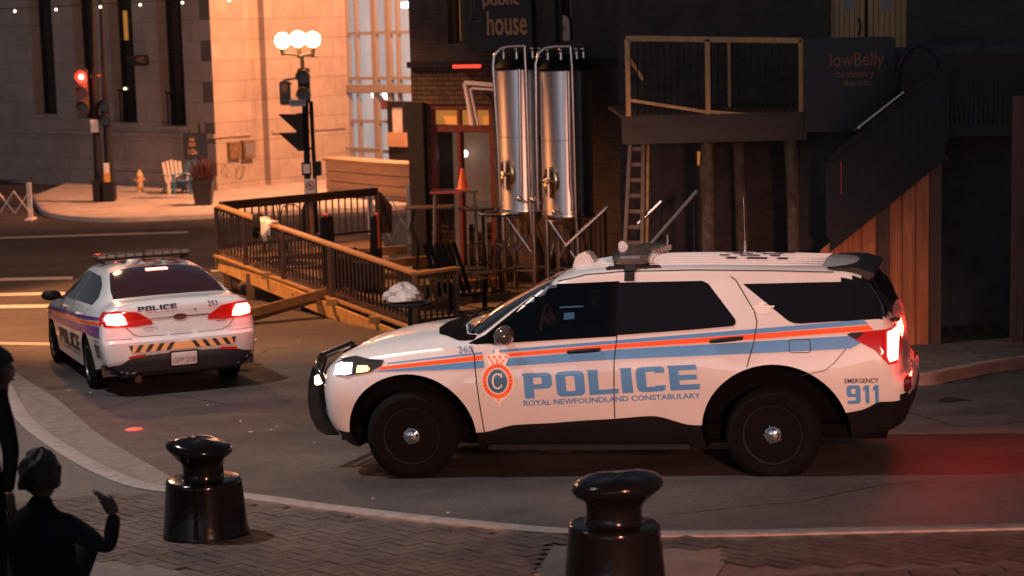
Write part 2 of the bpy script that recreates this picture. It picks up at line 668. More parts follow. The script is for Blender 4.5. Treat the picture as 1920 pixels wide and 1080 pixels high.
        for i in range(len(xs) - 1):
            for k in range(n):
                fs.append((i * n + k, i * n + (k + 1) % n, (i + 1) * n + (k + 1) % n, (i + 1) * n + k)); mi.append(blk(k))
        for rear in (True, False):
            base = 0 if rear else (len(xs) - 1) * n
            R = R0 if rear else ring(s.half(xs[-1]))
            zc = s.zR if rear else s.zF
            prev = [base + k for k in range(n)]
            xe = s.xr if rear else s.xf
            nn = s.nR if rear else s.nF
            for rho in (.995, .985, .965, .935, .90, .85, .78, .68, .55, .4, .25, .12):
                cur = []
                for y, z in R:
                    zz = zc + (z - zc) * rho; d = s.pw(s.dR if rear else s.dF, zz)
                    f = (1 - rho ** nn) ** (1 / nn)
                    cur.append(len(vs)); vs.append((xe + (-d * f if rear else d * f), y * rho, zz))
                for k in range(n):
                    fs.append((prev[k], prev[(k + 1) % n], cur[(k + 1) % n], cur[k])); mi.append(blk(k) if rho > .9 else 0)
                prev = cur
            d = s.pw(s.dR if rear else s.dF, zc)
            c = len(vs); vs.append((xe + (-d if rear else d), 0, zc))
            for k in range(n): fs.append((prev[k], prev[(k + 1) % n], c)); mi.append(0)
        return vs, fs, mi

    def build(s, name, parent, arches, cavity=None, mats=('paint', 'blackpl'), low=None):
        vs, fs, mi = s.mesh()
        me = bpy.data.meshes.new(name)
        me.from_pydata(vs, [], fs)
        if low:
            for i, f in enumerate(fs):
                c = Vector((0, 0, 0))
                for k in f: c += Vector(vs[k])
                c /= len(f)
                if low(c): mi[i] = int(low(c))
        me.polygons.foreach_set('material_index', mi)
        bm = bmesh.new(); bm.from_mesh(me)
        bmesh.ops.remove_doubles(bm, verts=bm.verts, dist=1e-5)
        bmesh.ops.recalc_face_normals(bm, faces=bm.faces)
        bm.to_mesh(me); bm.free()
        for m in mats: me.materials.append(M[m])
        o = bpy.data.objects.new(name, me)
        COL.objects.link(o)
        cutters = []
        for (cx, cz, a, b) in arches:
            for sg in (1, -1):
                mb = MB()
                poly = [(cx + a * cos(2 * pi * k / 64), cz + b * sin(2 * pi * k / 64)) for k in range(64)]
                mb.prism(poly, 'y', sg * .55, sg * 1.3, 1)
                cutters.append(mb)
        if cavity:
            mb = MB(); mb.prism(cavity, 'y', -.55, 1.3, 1); cutters.append(mb)
        obs = []
        for mb in cutters:
            c = mb.build('c', [M['paint'], M['well']])
            obs.append(c)
            md = o.modifiers.new('b', 'BOOLEAN'); md.operation = 'DIFFERENCE'; md.solver = 'EXACT'; md.object = c
            md.material_mode = 'TRANSFER'
        dg = bpy.context.evaluated_depsgraph_get()
        me2 = bpy.data.meshes.new_from_object(o.evaluated_get(dg))
        bpy.data.objects.remove(o)
        for c in obs: bpy.data.objects.remove(c)
        me2.polygons.foreach_set('use_smooth', [True] * len(me2.polygons))
        me2.set_sharp_from_angle(angle=radians(38))
        o = bpy.data.objects.new(name, me2); COL.objects.link(o); o.parent = parent
        return o


def strip(pts, wd):
    """ribbon polygon along 2D points"""
    out = []
    for sgn in (1, -1):
        row = []
        for i, p in enumerate(pts):
            a = Vector(pts[max(0, i - 1)]); b = Vector(pts[min(len(pts) - 1, i + 1)])
            d = (b - a).normalized(); n = Vector((-d.y, d.x)) * wd / 2 * sgn
            row.append((p[0] + n.x, p[1] + n.y))
        out += row if sgn == 1 else row[::-1]
    return out


def make_wheel(parent, x, y, r, wdt, kind, steer=0, seed=0):
    """outer face looks to +y before mirroring"""
    sg = 1 if y > 0 else -1
    o = bpy.data.objects.new('wheel', None)
    A = Matrix.Rotation(-pi / 2, 4, 'X')      # lathe Z -> +Y
    if sg < 0: A = Matrix.Rotation(pi / 2, 4, 'X')
    rim = MB()
    rr = r * .62
    rim.lathe([(rr + .012, -.10), (rr + .012, wdt / 2 - .015), (rr + .004, wdt / 2 - .006), (rr - .012, wdt / 2 - .008), (rr - .022, wdt / 2 - .035),
               (rr - .03, .02), (rr - .075, .015), (.11, .052), (.085, .06), (.03, .06)], 40, 0, A)
    for k in range(5 if kind == 'steel' else 7):
        a = 2 * pi * k / (5 if kind == 'steel' else 7) + seed
        R2 = A @ Matrix.Rotation(a, 4, 'Z')
        if kind == 'steel':
            rim.box((.10, -.034, .028), (rr - .055, .034, .062), 0, R2)
        else:
            rim.box((.05, -.018, .03), (rr - .02, .018, .075), 0, R2)
    wh = rim.build('wheel', 'rimblack' if kind == 'steel' else 'rimgrey', parent, radians(40))
    wh.location = (x, y, r)
    wh.rotation_euler = (0, 0, steer)
    t = MB()
    h = wdt / 2
    prof = [(rr, -h + .02), (rr + .03, -h), (r - .06, -h - .004), (r - .018, -h + .02), (r, -h + .05)]
    z = -h + .05
    for k in range(4):
        z2 = z + (2 * h - .1) / 4
        prof += [(r, z + .002), (r, z2 - .012), (r - .010, z2 - .010), (r - .010, z2 - .002)]
        z = z2
    prof += [(r, h - .05), (r - .018, h - .02), (r - .06, h + .004), (rr + .03, h), (rr, h - .02)]
    t.lathe(prof, 56, 0, A)
    t.build('tyre', 'rubber', wh, radians(30))
    c = MB()
    if kind == 'steel':
        c.lathe([(.100, .056), (.100, .070), (.088, .094), (.062, .108), (.050, .112), (.044, .128), (.02, .136)], 28, 0, A)
        for k in range(5):
            a = 2 * pi * k / 5
            c.lathe([(.009, .06), (.009, .104), (.005, .108)], 10, 0, A @ Matrix.Rotation(a, 4, 'Z') @ Matrix.Translation((.072, 0, 0)))
    else:
        c.lathe([(.07, .05), (.07, .08), (.05, .09)], 24, 0, A)
    c.build('hub_cap', 'chrome', wh, radians(35))
    return wh


def zsheared(mb, f):
    mb.v = [tuple(f(*v)) for v in mb.v]
    return mb


# ---------------------------------------------------------------- police SUV
def set_pose(o, loc, yaw, cp, cr):
    fwd = Vector((-sin(yaw), cos(yaw), 0)); l = Vector((-cos(yaw), -sin(yaw), 0)); up = Vector((0, 0, 1))
    X = fwd * cos(cp) + up * sin(cp); Z = up * cos(cp) - fwd * sin(cp)
    L = l * cos(cr) + Z * sin(cr); Z = Z * cos(cr) - l * sin(cr)
    m = Matrix((X, L, Z)).transposed().to_4x4()
    m.translation = Vector(loc)
    o.matrix_world = m


def build_suv():
    root = thing('police_suv', (0, 0, 0), 'white police SUV with blue and orange side stripes and a black push bar, facing left', 'police car', group=None)
    K = []
    def key(x, *rows): K.append((x, list(rows)))
    # rows: under centre, under edge, paint edge, widest, shoulder, belt, glass top, roof rail, mid roof, centre
    key(-3.85, (0, .36), (.70, .36), (.90, .63), (.965, .86), (.955, 1.08), (.885, 1.285), (.80, 1.40), (.74, 1.47), (.45, 1.50), (0, 1.51))
    key(-3.74, (0, .34), (.74, .34), (.93, .575), (.975, .84), (.96, 1.07), (.90, 1.28), (.745, 1.52), (.69, 1.60), (.42, 1.645), (0, 1.655))
    key(-3.58, (0, .32), (.77, .30), (.95, .55), (.985, .82), (.965, 1.06), (.905, 1.275), (.715, 1.565), (.665, 1.645), (.42, 1.675), (0, 1.69))
    key(-3.03, (0, .26), (.80, .26), (.95, .50), (.995, .80), (.97, 1.05), (.915, 1.262), (.70, 1.59), (.655, 1.668), (.42, 1.70), (0, 1.715))
    key(-2.40, (0, .24), (.80, .24), (.93, .455), (.975, .75), (.965, 1.03), (.915, 1.23), (.69, 1.605), (.648, 1.685), (.42, 1.722), (0, 1.738))
    key(-2.05, (0, .24), (.80, .24), (.93, .533), (.965, .75), (.955, 1.01), (.915, 1.205), (.688, 1.606), (.646, 1.688), (.42, 1.727), (0, 1.744))
    key(-1.75, (0, .24), (.80, .24), (.93, .513), (.965, .74), (.953, 1.0), (.915, 1.187), (.686, 1.606), (.646, 1.689), (.42, 1.728), (0, 1.745))
    key(-1.42, (0, .24), (.80, .24), (.93, .495), (.965, .73), (.952, .99), (.915, 1.17), (.69, 1.60), (.65, 1.66), (.42, 1.705), (0, 1.722))
    key(-1.22, (0, .24), (.80, .24), (.93, .48), (.965, .72), (.952, .985), (.915, 1.162), (.70, 1.575), (.66, 1.600), (.42, 1.645), (0, 1.665))
    key(-.90, (0, .24), (.80, .24), (.93, .465), (.967, .715), (.953, .975), (.918, 1.148), (.79, 1.37), (.70, 1.43), (.42, 1.50), (0, 1.525))
    key(-.62, (0, .24), (.80, .24), (.93, .405), (.975, .71), (.957, .965), (.915, 1.135), (.86, 1.175), (.72, 1.255), (.42, 1.345), (0, 1.385))
    key(-.45, (0, .24), (.78, .24), (.93, .40), (.985, .71), (.963, .955), (.90, 1.12), (.82, 1.15), (.70, 1.175), (.42, 1.235), (0, 1.285))
    key(-.28, (0, .24), (.76, .24), (.93, .40), (.99, .71), (.965, .945), (.885, 1.105), (.80, 1.14), (.68, 1.185), (.42, 1.218), (0, 1.236))
    key(.05, (0, .24), (.74, .24), (.93, .40), (.992, .71), (.965, .925), (.875, 1.072), (.79, 1.115), (.66, 1.155), (.42, 1.190), (0, 1.203))
    key(.35, (0, .24), (.72, .24), (.915, .40), (.975, .70), (.945, .90), (.86, 1.034), (.77, 1.075), (.64, 1.115), (.42, 1.145), (0, 1.158))
    key(.52, (0, .24), (.70, .24), (.88, .40), (.93, .69), (.90, .88), (.835, .995), (.76, 1.035), (.63, 1.075), (.40, 1.105), (0, 1.116))
    depthF = [(.2, .22), (.34, .34), (.55, .40), (.80, .41), (.90, .39), (1.0, .32), (1.10, .15)]
    depthR = [(.3, .12), (.45, .24), (.62, .285), (.76, .285), (.83, .21), (1.0, .19), (1.2, .165), (1.35, .09), (1.5, .02)]
    B = CarBody(K, depthF, depthR, 2.6, 4.0, .66, .85)
    def low(c):
        if c.x < -3.585 and c.z > 1.289 and (c.z < 1.60 or c.x < -3.74): return 2
        return (c.x > .60 and c.z < .345) or (c.x < -3.9 and c.z < .60 + max(0, (-3.85 - c.x)) * .35)
    cav = [(-.86, 1.20), (-1.24, 1.555), (-1.67, 1.565), (-1.68, 1.215)]
    B.build('body', root, [(0, .385, .565, .52), (-3.04, .39, .59, .56)], cav, mats=('paint', 'blackpl', 'blackglass'), low=low)
    S1 = B.side(.006); S2 = B.side(.010); S3 = B.side(.014)
    def lay(name, polys, m, par=root, off=.006, sgn=1, step=.06, tris=None, label=None):
        o = drape(name, polys, B.side(off, sgn), m, par, step, tris=tris)
        if label: o['label'] = label
        return o
    W = {
        'front': [(-.66, 1.155), (-1.13, 1.535), (-1.20, 1.587), (-1.30, 1.597), (-1.712, 1.600), (-1.716, 1.192), (-1.0, 1.163)],
        'rear': [(-1.782, 1.193), (-1.77, 1.600), (-2.47, 1.598), (-2.52, 1.575), (-2.752, 1.30), (-2.755, 1.27), (-2.735, 1.252), (-2.4, 1.228)],
        'quarter': [(-2.80, 1.567), (-3.58, 1.566), (-3.68, 1.556), (-3.70, 1.30), (-3.68, 1.279), (-3.28, 1.262), (-3.22, 1.266), (-3.17, 1.286)],
    }
    for sgn in (1, -1):
        # black door-frame field from the A pillar to the B pillar
        if sgn == 1:
            frame = [[(-.52, 1.142), (-.66, 1.205), (-1.13, 1.568), (-1.2, 1.600), (-1.782, 1.612), (-1.79, 1.186), (-1.0, 1.152), (-.6, 1.137)],
                     [(-.90, 1.205), (-1.68, 1.222), (-1.67, 1.562), (-1.255, 1.552)][::-1]]
            lay('window_frame', [frame], 'well', off=.004)
            lay('side_window', [W['front']], 'clearglass', off=.010)
        else:
            lay('window_frame', [[(-.52, 1.142), (-.66, 1.205), (-1.13, 1.568), (-1.2, 1.600), (-1.782, 1.612), (-1.79, 1.186), (-1.0, 1.152), (-.6, 1.137)]], 'well', off=.004, sgn=-1)
            lay('side_window', [W['front']], 'blackglass', off=.008, sgn=-1)
        lay('side_window', [W['rear']], 'blackglass', off=.006, sgn=sgn)
        lay('quarter_window', [W['quarter']], 'blackglass', off=.006, sgn=sgn)

    # windscreen on the upper surface
    T = B.top(.006)
    ws = [(-.34, 0), (-.36, .30), (-.46, .62), (-.60, .80), (-.92, .735), (-1.17, .64), (-1.215, .45), (-1.235, 0)]
    ws = ws + [(x, -y) for x, y in ws[-2:0:-1]]
    drape('windscreen', [ws], T, 'blackglass', root, .08)
    cow = [(-.10, 0), (-.12, .35), (-.20, .62), (-.42, .79), (-.56, .845), (-.585, .80), (-.44, .615), (-.345, .30), (-.325, 0)]
    cow = cow + [(x, -y) for x, y in cow[-2:0:-1]]
    cw = drape('cowl', [cow], B.top(.004), 'well', root, .08)
    wp = MB()
    for sgn in (1, -1):
        pts = [T(-.50 + .1 * (1 - k / 6) * 0, sgn * (.62 - .55 * k / 6)) + Vector((.10 - .03 * k / 6, 0, .02)) for k in range(7)]
        wp.tube(pts, .009, 6)
    wp.build('wiper', 'blackpl', cw, 1)
    # stripes and lettering, near side and far side
    for sgn in (1, -1):
        lay('stripe', [[(.19, .985), (-.16, 1.018), (-.60, 1.058), (-.655, 1.063), (-.655, 1.078), (-.60, 1.073), (.17, .995)],
                       [(-.745, 1.070), (-1.77, 1.129), (-2.93, 1.194), (-3.80, 1.249), (-3.76, 1.283), (-2.935, 1.231), (-1.77, 1.155), (-.745, 1.088)]],
            'blueV', off=.004, sgn=sgn, label='thin blue stripe')
        lay('stripe', [[(.26, .937), (-.598, 1.010), (-.66, 1.016), (-.66, 1.05), (-.60, 1.045), (.22, .966)],
                       [(-.82, 1.032), (-1.77, 1.090), (-2.93, 1.150), (-3.84, 1.202), (-3.80, 1.241), (-2.934, 1.192), (-1.77, 1.125), (-.85, 1.062)]],
            'orangeV', off=.004, sgn=sgn, label='orange stripe')
        lay('stripe', [[(.48, .905), (.28, .925), (-.594, .943), (-.67, .949), (-.67, 1.008), (-.598, 1.003), (.28, .93)],
                       [(-.83, .958), (-1.763, 1.003), (-2.928, 1.039), (-3.66, 1.064), (-3.79, 1.14), (-3.72, 1.166), (-2.932, 1.133), (-1.766, 1.081), (-.83, 1.020)]],
            'blueV', off=.004, sgn=sgn, label='broad blue stripe')
        if sgn == 1:
            q = [(-1.01, .690), (-2.458, .757), (-2.445, .958), (-1.0, .898)]
            lay('police_lettering', block_text('POLICE', q), 'blueV', off=.006, step=.08)
            q = [(-.992, .628), (-2.463, .684), (-2.458, .728), (-.992, .676)]
            vs, fs = text_in('ROYAL NEWFOUNDLAND CONSTABULARY', q, .022, 0)
            lay('force_name_lettering', [], 'blueV', off=.006, step=.2, tris=[(vs, fs)])
            vs, fs = text_in('EMERGENCY', [(-3.605, .794), (-3.867, .792), (-3.868, .830), (-3.606, .832)], .02, 0)
            lay('emergency_lettering', [], 'navyV', off=.006, step=.1, tris=[(vs, fs)])
            lay('phone_number_lettering', block_text('911', [(-3.618, .625), (-3.870, .625), (-3.873, .775), (-3.618, .778)]), 'blueV', off=.006, step=.06)
            vs, fs = text_in('265', [(-.445, 1.068), (-.575, 1.075), (-.575, 1.128), (-.435, 1.122)], .008, 0)
            lay('fleet_number', [], 'blueV', off=.006, step=.1, tris=[(vs, fs)])
            vs, fs = text_in('MUNN & CO', [(-2.90, 1.36), (-3.06, 1.37), (-3.06, 1.385), (-2.90, 1.375)], .02, 0)
    # small pale badge on the pillar (maple-leaf like blot with lines)
    bp = [rrect(-3.04, 1.358, -2.885, 1.364, .002, 1), rrect(-3.03, 1.372, -2.90, 1.380, .002, 1), rrect(-3.06, 1.386, -2.88, 1.398, .003, 1), rrect(-3.01, 1.345, -2.92, 1.351, .002, 1)]
    lay('pillar_badge', bp + [[(-2.97, 1.40), (-3.0, 1.425), (-2.975, 1.42), (-2.965, 1.445), (-2.955, 1.42), (-2.93, 1.425), (-2.945, 1.40)]], 'whiteV', off=.007, step=.1)
    # crest
    cx, cz = -.783, .838
    def ell(a, b, n=36, x=cx, z=cz): return [(x + a * cos(2 * pi * k / n), z + b * sin(2 * pi * k / n)) for k in range(n)]
    lay('crest', [ell(.140, .152)], 'whiteV', off=.005, step=.08)
    crest = root.children[-1]
    crown_bg = [(-.715, .965), (-.685, 1.04), (-.705, 1.058), (-.755, 1.062), (-.765, 1.085), (-.760, 1.10), (-.805, 1.10), (-.80, 1.085), (-.81, 1.062), (-.865, 1.058), (-.885, 1.04), (-.855, .965)]
    base_bg = [(-.70, .735), (-.73, .695), (-.77, .665), (-.785, .625), (-.80, .665), (-.84, .695), (-.87, .735)]
    lay('crest_crown', [crown_bg, base_bg], 'whiteV', crest, off=.0065, step=.1)
    lay('crest_ring', [[ell(.130, .142), ell(.093, .108)[::-1]]], 'crestorange', crest, off=.0070, step=.1)
    lay('crest_disc', [ell(.083, .098)], 'crestblue', crest, off=.0075, step=.1)
    def arc(a, b, t0, t1, wd, n=16):
        o = []; i = []
        for k in range(n + 1):
            t = radians(t0 + (t1 - t0) * k / n)
            o.append((cx + 0.003 + a * cos(t), cz + b * sin(t))); i.append((cx + 0.003 + (a - wd) * cos(t), cz + (b - wd * .9) * sin(t)))
        return o + i[::-1]
    lay('crest_letter', [arc(.045, .066, 135 - 180 + 90 + 180 - 90 - 0, 135 - 0 + 90 - 0, .012) if 0 else arc(.045, .066, 130, -130, .013),
                         rrect(cx - .037, cz + .028, cx - .026, cz + .066, .002, 1), rrect(cx - .036, cz - .05, cx - .026, cz - .026, .002, 1)], 'whiteV', crest, off=.0085, step=.1)
    marks = []
    for k, (mx, mz) in enumerate([(-.715, 1.035), (-.735, 1.005), (-.76, 1.035), (-.785, 1.01), (-.81, 1.035), (-.835, 1.005), (-.86, 1.035), (-.75, .985), (-.785, .985), (-.82, .985),
                                  (-.76, .71), (-.785, .70), (-.81, .71), (-.74, .715), (-.83, .715), (-.785, .68)]):
        r = .011 if k % 2 else .014
        marks.append([(mx - r, mz - r * .6), (mx + r, mz - r * .8), (mx + r * .8, mz + r), (mx - r * .4, mz + r * .7)])
    for k in range(22):
        t = radians(130 - 290 * k / 21 + 90)
        if 1:
            r = .006
            mx, mz = cx + .111 * cos(t), cz + .125 * sin(t)
            marks.append([(mx - r, mz - r * 1.3), (mx + r, mz - r), (mx + r * .6, mz + r * 1.2), (mx - r, mz + r)])
    lay('crest_marks', marks[:16], 'crestorange', crest, off=.0095, step=.2)
    lay('crest_motto_marks', marks[16:], 'redV', crest, off=.0085, step=.2)
    # seams
    seams = [strip([(-.545, 1.145), (-.588, 1.05), (-.595, .95), (-.62, .65), (-.638, .41)], .009),
             strip([(-1.79, 1.186), (-1.765, 1.0), (-1.76, .85), (-1.745, .52)], .009),
             strip([(-2.70, 1.628), (-2.74, 1.60), (-2.90, 1.36), (-2.925, 1.28), (-2.90, 1.12), (-2.842, .93)], .008),
             strip([(-3.62, 1.06), (-3.53, .955), (-3.45, .895), (-3.27, .862)], .006),
             strip(rrect(-3.345, 1.04, -3.18, 1.142, .02) + [rrect(-3.345, 1.04, -3.18, 1.142, .02)[0]], .006)]
    for sgn in (1, -1):
        for sm_ in seams: lay('door_seam', [sm_], 'seam', off=.0072, sgn=sgn, step=.1)
        lay('roof_seam', [strip([(-1.26, 1.618), (-1.5, 1.668), (-1.8, 1.686), (-2.4, 1.683), (-3.0, 1.664), (-3.52, 1.640)], .007)], 'seam', off=.0045, sgn=sgn, step=.15)
    # handles
    for sgn in (1, -1):
        for x0, z0, x1, z1 in ((-1.39, 1.072, -1.645, 1.086), (-2.56, 1.142, -2.808, 1.163)):
            mb = MB()
            y0 = B.side_y(x0, z0); y1 = B.side_y(x1, z1)
            a = Vector((x0, sgn * (y0 + .03), z0)); b = Vector((x1, sgn * (y1 + .03), z1))
            mb.tube([a + Vector((.0, -sgn * .03, 0)), a, a.lerp(b, .3), a.lerp(b, .7), b, b + Vector((0, -sgn * .03, 0))], [.012, .016, .019, .019, .016, .012], 10)
            h = mb.build('door_handle', 'blackpl', root, 1)
            mb = MB()
            m = (a + b) / 2
            mb.ball((m.x, sgn * (min(y0, y1) - .022), m.z - .006), .05, 16, 0, (1.0, .55, .62))
            mb.build('handle_cup', 'paint', h, 1)
    # mirrors
    for sgn in (1, -1):
        mb = MB()
        mb.ball((-.90, sgn * 1.10, 1.235), .1, 18, 0, (.75, 1.15, .82))
        mb.ball((-.865, sgn * 1.09, 1.225), .085, 14, 0, (.75, 1.15, .85))
        mi_ = mb.build('side_mirror', 'mirrorcap', root, 1)
        mb = MB(); mb.bar((-.87, sgn * .90, 1.155), (-.89, sgn * 1.06, 1.18), .07, .04); mb.build('mirror_arm', 'blackpl', mi_, bevel=.008)
    # headlights
    for sgn in (1, -1):
        hl = lay('headlight', [[(.66, .885), (.655, .99), (.60, 1.018), (.50, 1.035), (.21, 1.012), (.235, .965), (.34, .915), (.53, .885)]], 'headhouse', off=.008, sgn=sgn, step=.05)
        lay('headlight_lamp', [[(.665, .893), (.66, .965), (.62, .985), (.51, .985), (.505, .905), (.56, .893)]], 'headlit', hl, off=.014, sgn=sgn, step=.05)
        lay('turn_lamp', [[(.455, .91), (.452, .965), (.36, .968), (.33, .945), (.35, .925)]], 'amberlit', hl, off=.014, sgn=sgn, step=.05)
        lay('headlight_brow', [strip([(.64, 1.005), (.52, 1.025), (.21, 1.008)], .007)], 'blackpl', hl, off=.013, sgn=sgn, step=.05)
    # grille
    gr = drape('grille', [[(-.62, .56), (.62, .56), (.66, .70), (.60, .92), (-.60, .92), (-.66, .70)]], B.end(.010, False), 'blackpl', root, .06)
    # tail lamps
    for sgn in (1, -1):
        tl = lay('tail_lamp', [[(-3.632, 1.172), (-3.66, 1.186), (-3.93, 1.204), (-4.02, 1.216), (-4.03, 1.16), (-4.028, 1.02), (-4.0, .935), (-3.945, .935), (-3.845, 1.05), (-3.72, 1.118)] if sgn > 0 else [(-3.632, 1.172), (-3.66, 1.186), (-3.86, 1.20), (-3.86, 1.05), (-3.72, 1.118)]], 'tailred', off=.010, sgn=sgn, step=.04)
        lay('brake_lamp', [[(-3.935, 1.185), (-4.004, 1.198), (-4.012, 1.16), (-4.0, .96), (-3.948, .955), (-3.935, 1.0)] if sgn > 0 else [(-3.80, 1.17), (-3.85, 1.175), (-3.85, 1.08), (-3.80, 1.10)]], 'taillit', tl, off=.017, sgn=sgn, step=.04)
        lay('lamp_tip', [[(-3.632, 1.172), (-3.66, 1.184), (-3.76, 1.188), (-3.74, 1.155), (-3.70, 1.135)]], 'blackpl', tl, off=.0135, sgn=sgn, step=.04)
        lay('rear_reflector', [rrect(-4.10, .70, -4.05, .80, .015)], 'tailoff', off=.01, sgn=sgn, step=.04)
    # spoiler
    mb = MB()
    mb.prism([(-3.46, 1.675), (-3.70, 1.672), (-3.84, 1.625), (-3.845, 1.60), (-3.74, 1.555), (-3.66, 1.60), (-3.5, 1.66)], 'y', -.66, .66)
    sp = mb.build('spoiler', 'blackpl', root, bevel=.012)
    mb = MB(); mb.ball((-4.0, .80, 1.27), .03, 10, 0, (1.4, .8, .7)); mb.build('rear_wiper_pivot', 'blackpl', root, 1)
    # roof ribs
    mb = MB()
    T0 = B.top(.0)
    for yy in (-.48, -.36, -.24, -.12, 0, .12, .24, .36, .48):
        pts = [T0(x, yy) + Vector((0, 0, .001)) for x in (-1.36, -1.6, -1.9, -2.2, -2.5, -2.8, -3.1, -3.42)]
        mb.tube(pts, [.004] + [.010] * 6 + [.004], 8)
    mb.build('roof_rib', 'paint', root, 1)
    # checker marks on the roof
    ck = []
    for i, row in enumerate(['1101011', '0110110', '1011010', '0101101']):
        for j, c in enumerate(row):
            if c == '1':
                x0 = -2.52 - .085 * j; y0 = -.46 + .20 * i
                ck.append([(x0, y0), (x0 - .085, y0), (x0 - .085, y0 + .11), (x0, y0 + .11)])
    drape('roof_checks', ck, B.top(.012), 'navyV', root, .1)
    # light bar
    mb = MB()
    zb = 1.722
    outl = [(-1.655, -.30), (-1.70, -.52), (-1.77, -.615), (-1.96, -.625), (-2.02, -.56), (-1.965, -.30), (-1.95, 0), (-1.965, .30), (-2.02, .56), (-1.96, .625), (-1.77, .615), (-1.70, .52), (-1.655, .30), (-1.64, 0)]
    mb.prism(outl, 'z', zb + .018, zb + .090)
    lb = mb.build('light_bar', 'lightbar', root, bevel=.022)
    mb = MB()
    mb.prism([(x * .96 - .074, y * .96) for x, y in outl], 'z', zb - .012, zb + .02)
    for sg in (1, -1):
        mb.prism([(-1.66, sg * .46), (-2.08, sg * .46), (-2.12, sg * .60), (-1.66, sg * .62)], 'z', 1.70, zb)
        mb.bar((-1.87, sg * .61, 1.74), (-1.87, sg * .66, 1.685), .10, .02, 0, (0, 1, 0))
    mb.build('light_bar_base', 'blackpl', lb, bevel=.005)
    lay('roof_strap', [[(-1.825, 1.608), (-1.91, 1.608), (-1.91, 1.69), (-1.825, 1.69)]], 'blackpl', off=.008)
    mb = MB()
    for k, y in enumerate([-.52, -.40, -.28, -.16, -.04, .08, .20, .32, .44, .55]):
        x = -1.95 - .055 * (abs(y) / .6) ** 1.6
        mb.box((x - .03, y - .042, zb + .030), (x - .010, y + .042, zb + .078))
    mb.build('rear_lamp_row', 'lens', lb, bevel=.004)
    # roof puck, camera, antennas
    mb = MB(); p = T0(-1.33, .10)
    mb.prism([(-1.28, p.z - .02), (-1.32, p.z + .095), (-1.42, p.z + .12), (-1.47, p.z + .04), (-1.47, p.z - .02)], 'y', -.02, .20)
    mb.build('roof_antenna_puck', 'paint', root, bevel=.015)
    mb = MB(); p = T0(-1.62, -.30)
    mb.prism([(-1.59, p.z - .01), (-1.60, p.z + .13), (-1.66, p.z + .125), (-1.69, p.z + .06), (-1.69, p.z - .01)], 'y', -.37, -.28)
    mb.build('roof_antenna_fin', 'paint', root, bevel=.012)
    mb = MB(); p = T0(-2.72, -.15)
    mb.tube([p, p + Vector((0, 0, .03)), p + Vector((0, 0, .035)), p + Vector((0, 0, .12)), p + Vector((0, 0, .125)), p + Vector((0, 0, .50))], [.02, .02, .012, .010, .003, .002], 8)
    mb.build('antenna', 'lens', root, 1)
    mb = MB(); p = T0(-2.0, -.45)
    mb.tube([p, p + Vector((-.005, 0, .17))], [.008, .006], 8)
    mb.build('antenna', 'lens', root, 1)
    # push bar
    mb = MB()
    upr = [(.82, .285), (.95, .288), (1.03, .335), (1.085, .45), (1.105, .60), (1.085, .76), (1.045, .88), (.985, .985), (.935, 1.01), (.905, .98), (.955, .84), (.965, .66), (.94, .50), (.90, .42), (.83, .36)]
    mb.prism(upr, 'y', .35, .43)
    pb = mb.build('push_bar', 'pushbar', root, bevel=.018)
    mb = MB(); mb.prism(upr, 'y', -.43, -.35); mb.build('push_bar_upright', 'pushbar', pb, bevel=.018)
    for z, x, r in ((.985, .955, .032), (.70, 1.04, .03), (.42, 1.02, .04)):
        mb = MB(); mb.tube([(x, -.38, z), (x, .38, z)], r, 12); mb.build('push_bar_crossbar', 'pushbar', pb, 1)
    for sg in (1, -1):
        mb = MB(); mb.tube([(.985, sg * .42, .95), (.93, sg * .60, .93), (.84, sg * .74, .88), (.80, sg * .76, .80)], [.02, .022, .022, .02], 10); mb.build('push_bar_wing', 'pushbar', pb, 1)
        mb = MB(); y0 = .52 if sg > 0 else -.68; mb.box((.885, y0, .775), (.93, y0 + .16, .855)); mb.build('push_bar_lamp', 'amberlit2', pb, bevel=.008)
    # wheels
    for x in (0, -3.025):
        for y in (.86, -.86):
            make_wheel(root, x, y, .381, .25, 'steel', steer=(radians(7) if x == 0 else 0), seed=.3 if x else .9)
    mb = MB()
    mb.box((-3.9, -.7, .30), (.7, .7, .42))
    for x in (0, -3.025): mb.tube([(x, -.8, .38), (x, .8, .38)], .05, 10)
    mb.build('chassis', 'well', root)
    # running board
    mb = MB(); mb.box((-2.35, .84, .255), (-.66, .935, .30)); mb.box((-2.35, -.935, .255), (-.66, -.84, .30)); mb.build('side_step', 'blackpl', root, bevel=.01)
    # cabin contents seen through the front door window
    mb = MB()
    mb.box((-1.30, .15, 1.215), (-1.22, .45, 1.235)); mb.box((-1.215, .15, 1.23), (-1.20, .45, 1.40), 0)
    lp = mb.build('laptop', 'blackpl', root, bevel=.004)
    mb = MB()
    mb.quad((-1.245, .46, 1.275), (-1.335, .44, 1.277), (-1.335, .42, 1.33), (-1.25, .44, 1.33)); mb.quad((-1.22, .47, 1.375), (-1.42, .45, 1.378), (-1.42, .45, 1.39), (-1.22, .47, 1.387))
    mb.build('laptop_screen', 'screen', lp)
    mb = MB(); n = 28
    mb.tube([(-1.08 - .06 * cos(2 * pi * k / n) * .4, .42 + .17 * sin(2 * pi * k / n), 1.24 + .17 * cos(2 * pi * k / n)) for k in range(n + 1)], .014, 8)
    mb.build('steering_wheel', 'grey', root, 1)
    mb = MB(); mb.box((-1.78, .18, 1.0), (-1.64, .62, 1.36)); mb.box((-1.76, .28, 1.36), (-1.68, .52, 1.53)); mb.build('front_seat', 'dark_cloth', root, bevel=.04)
    set_pose(root, (-.6371, 16.2361, 0.0), 1.322, -.0312, .027)
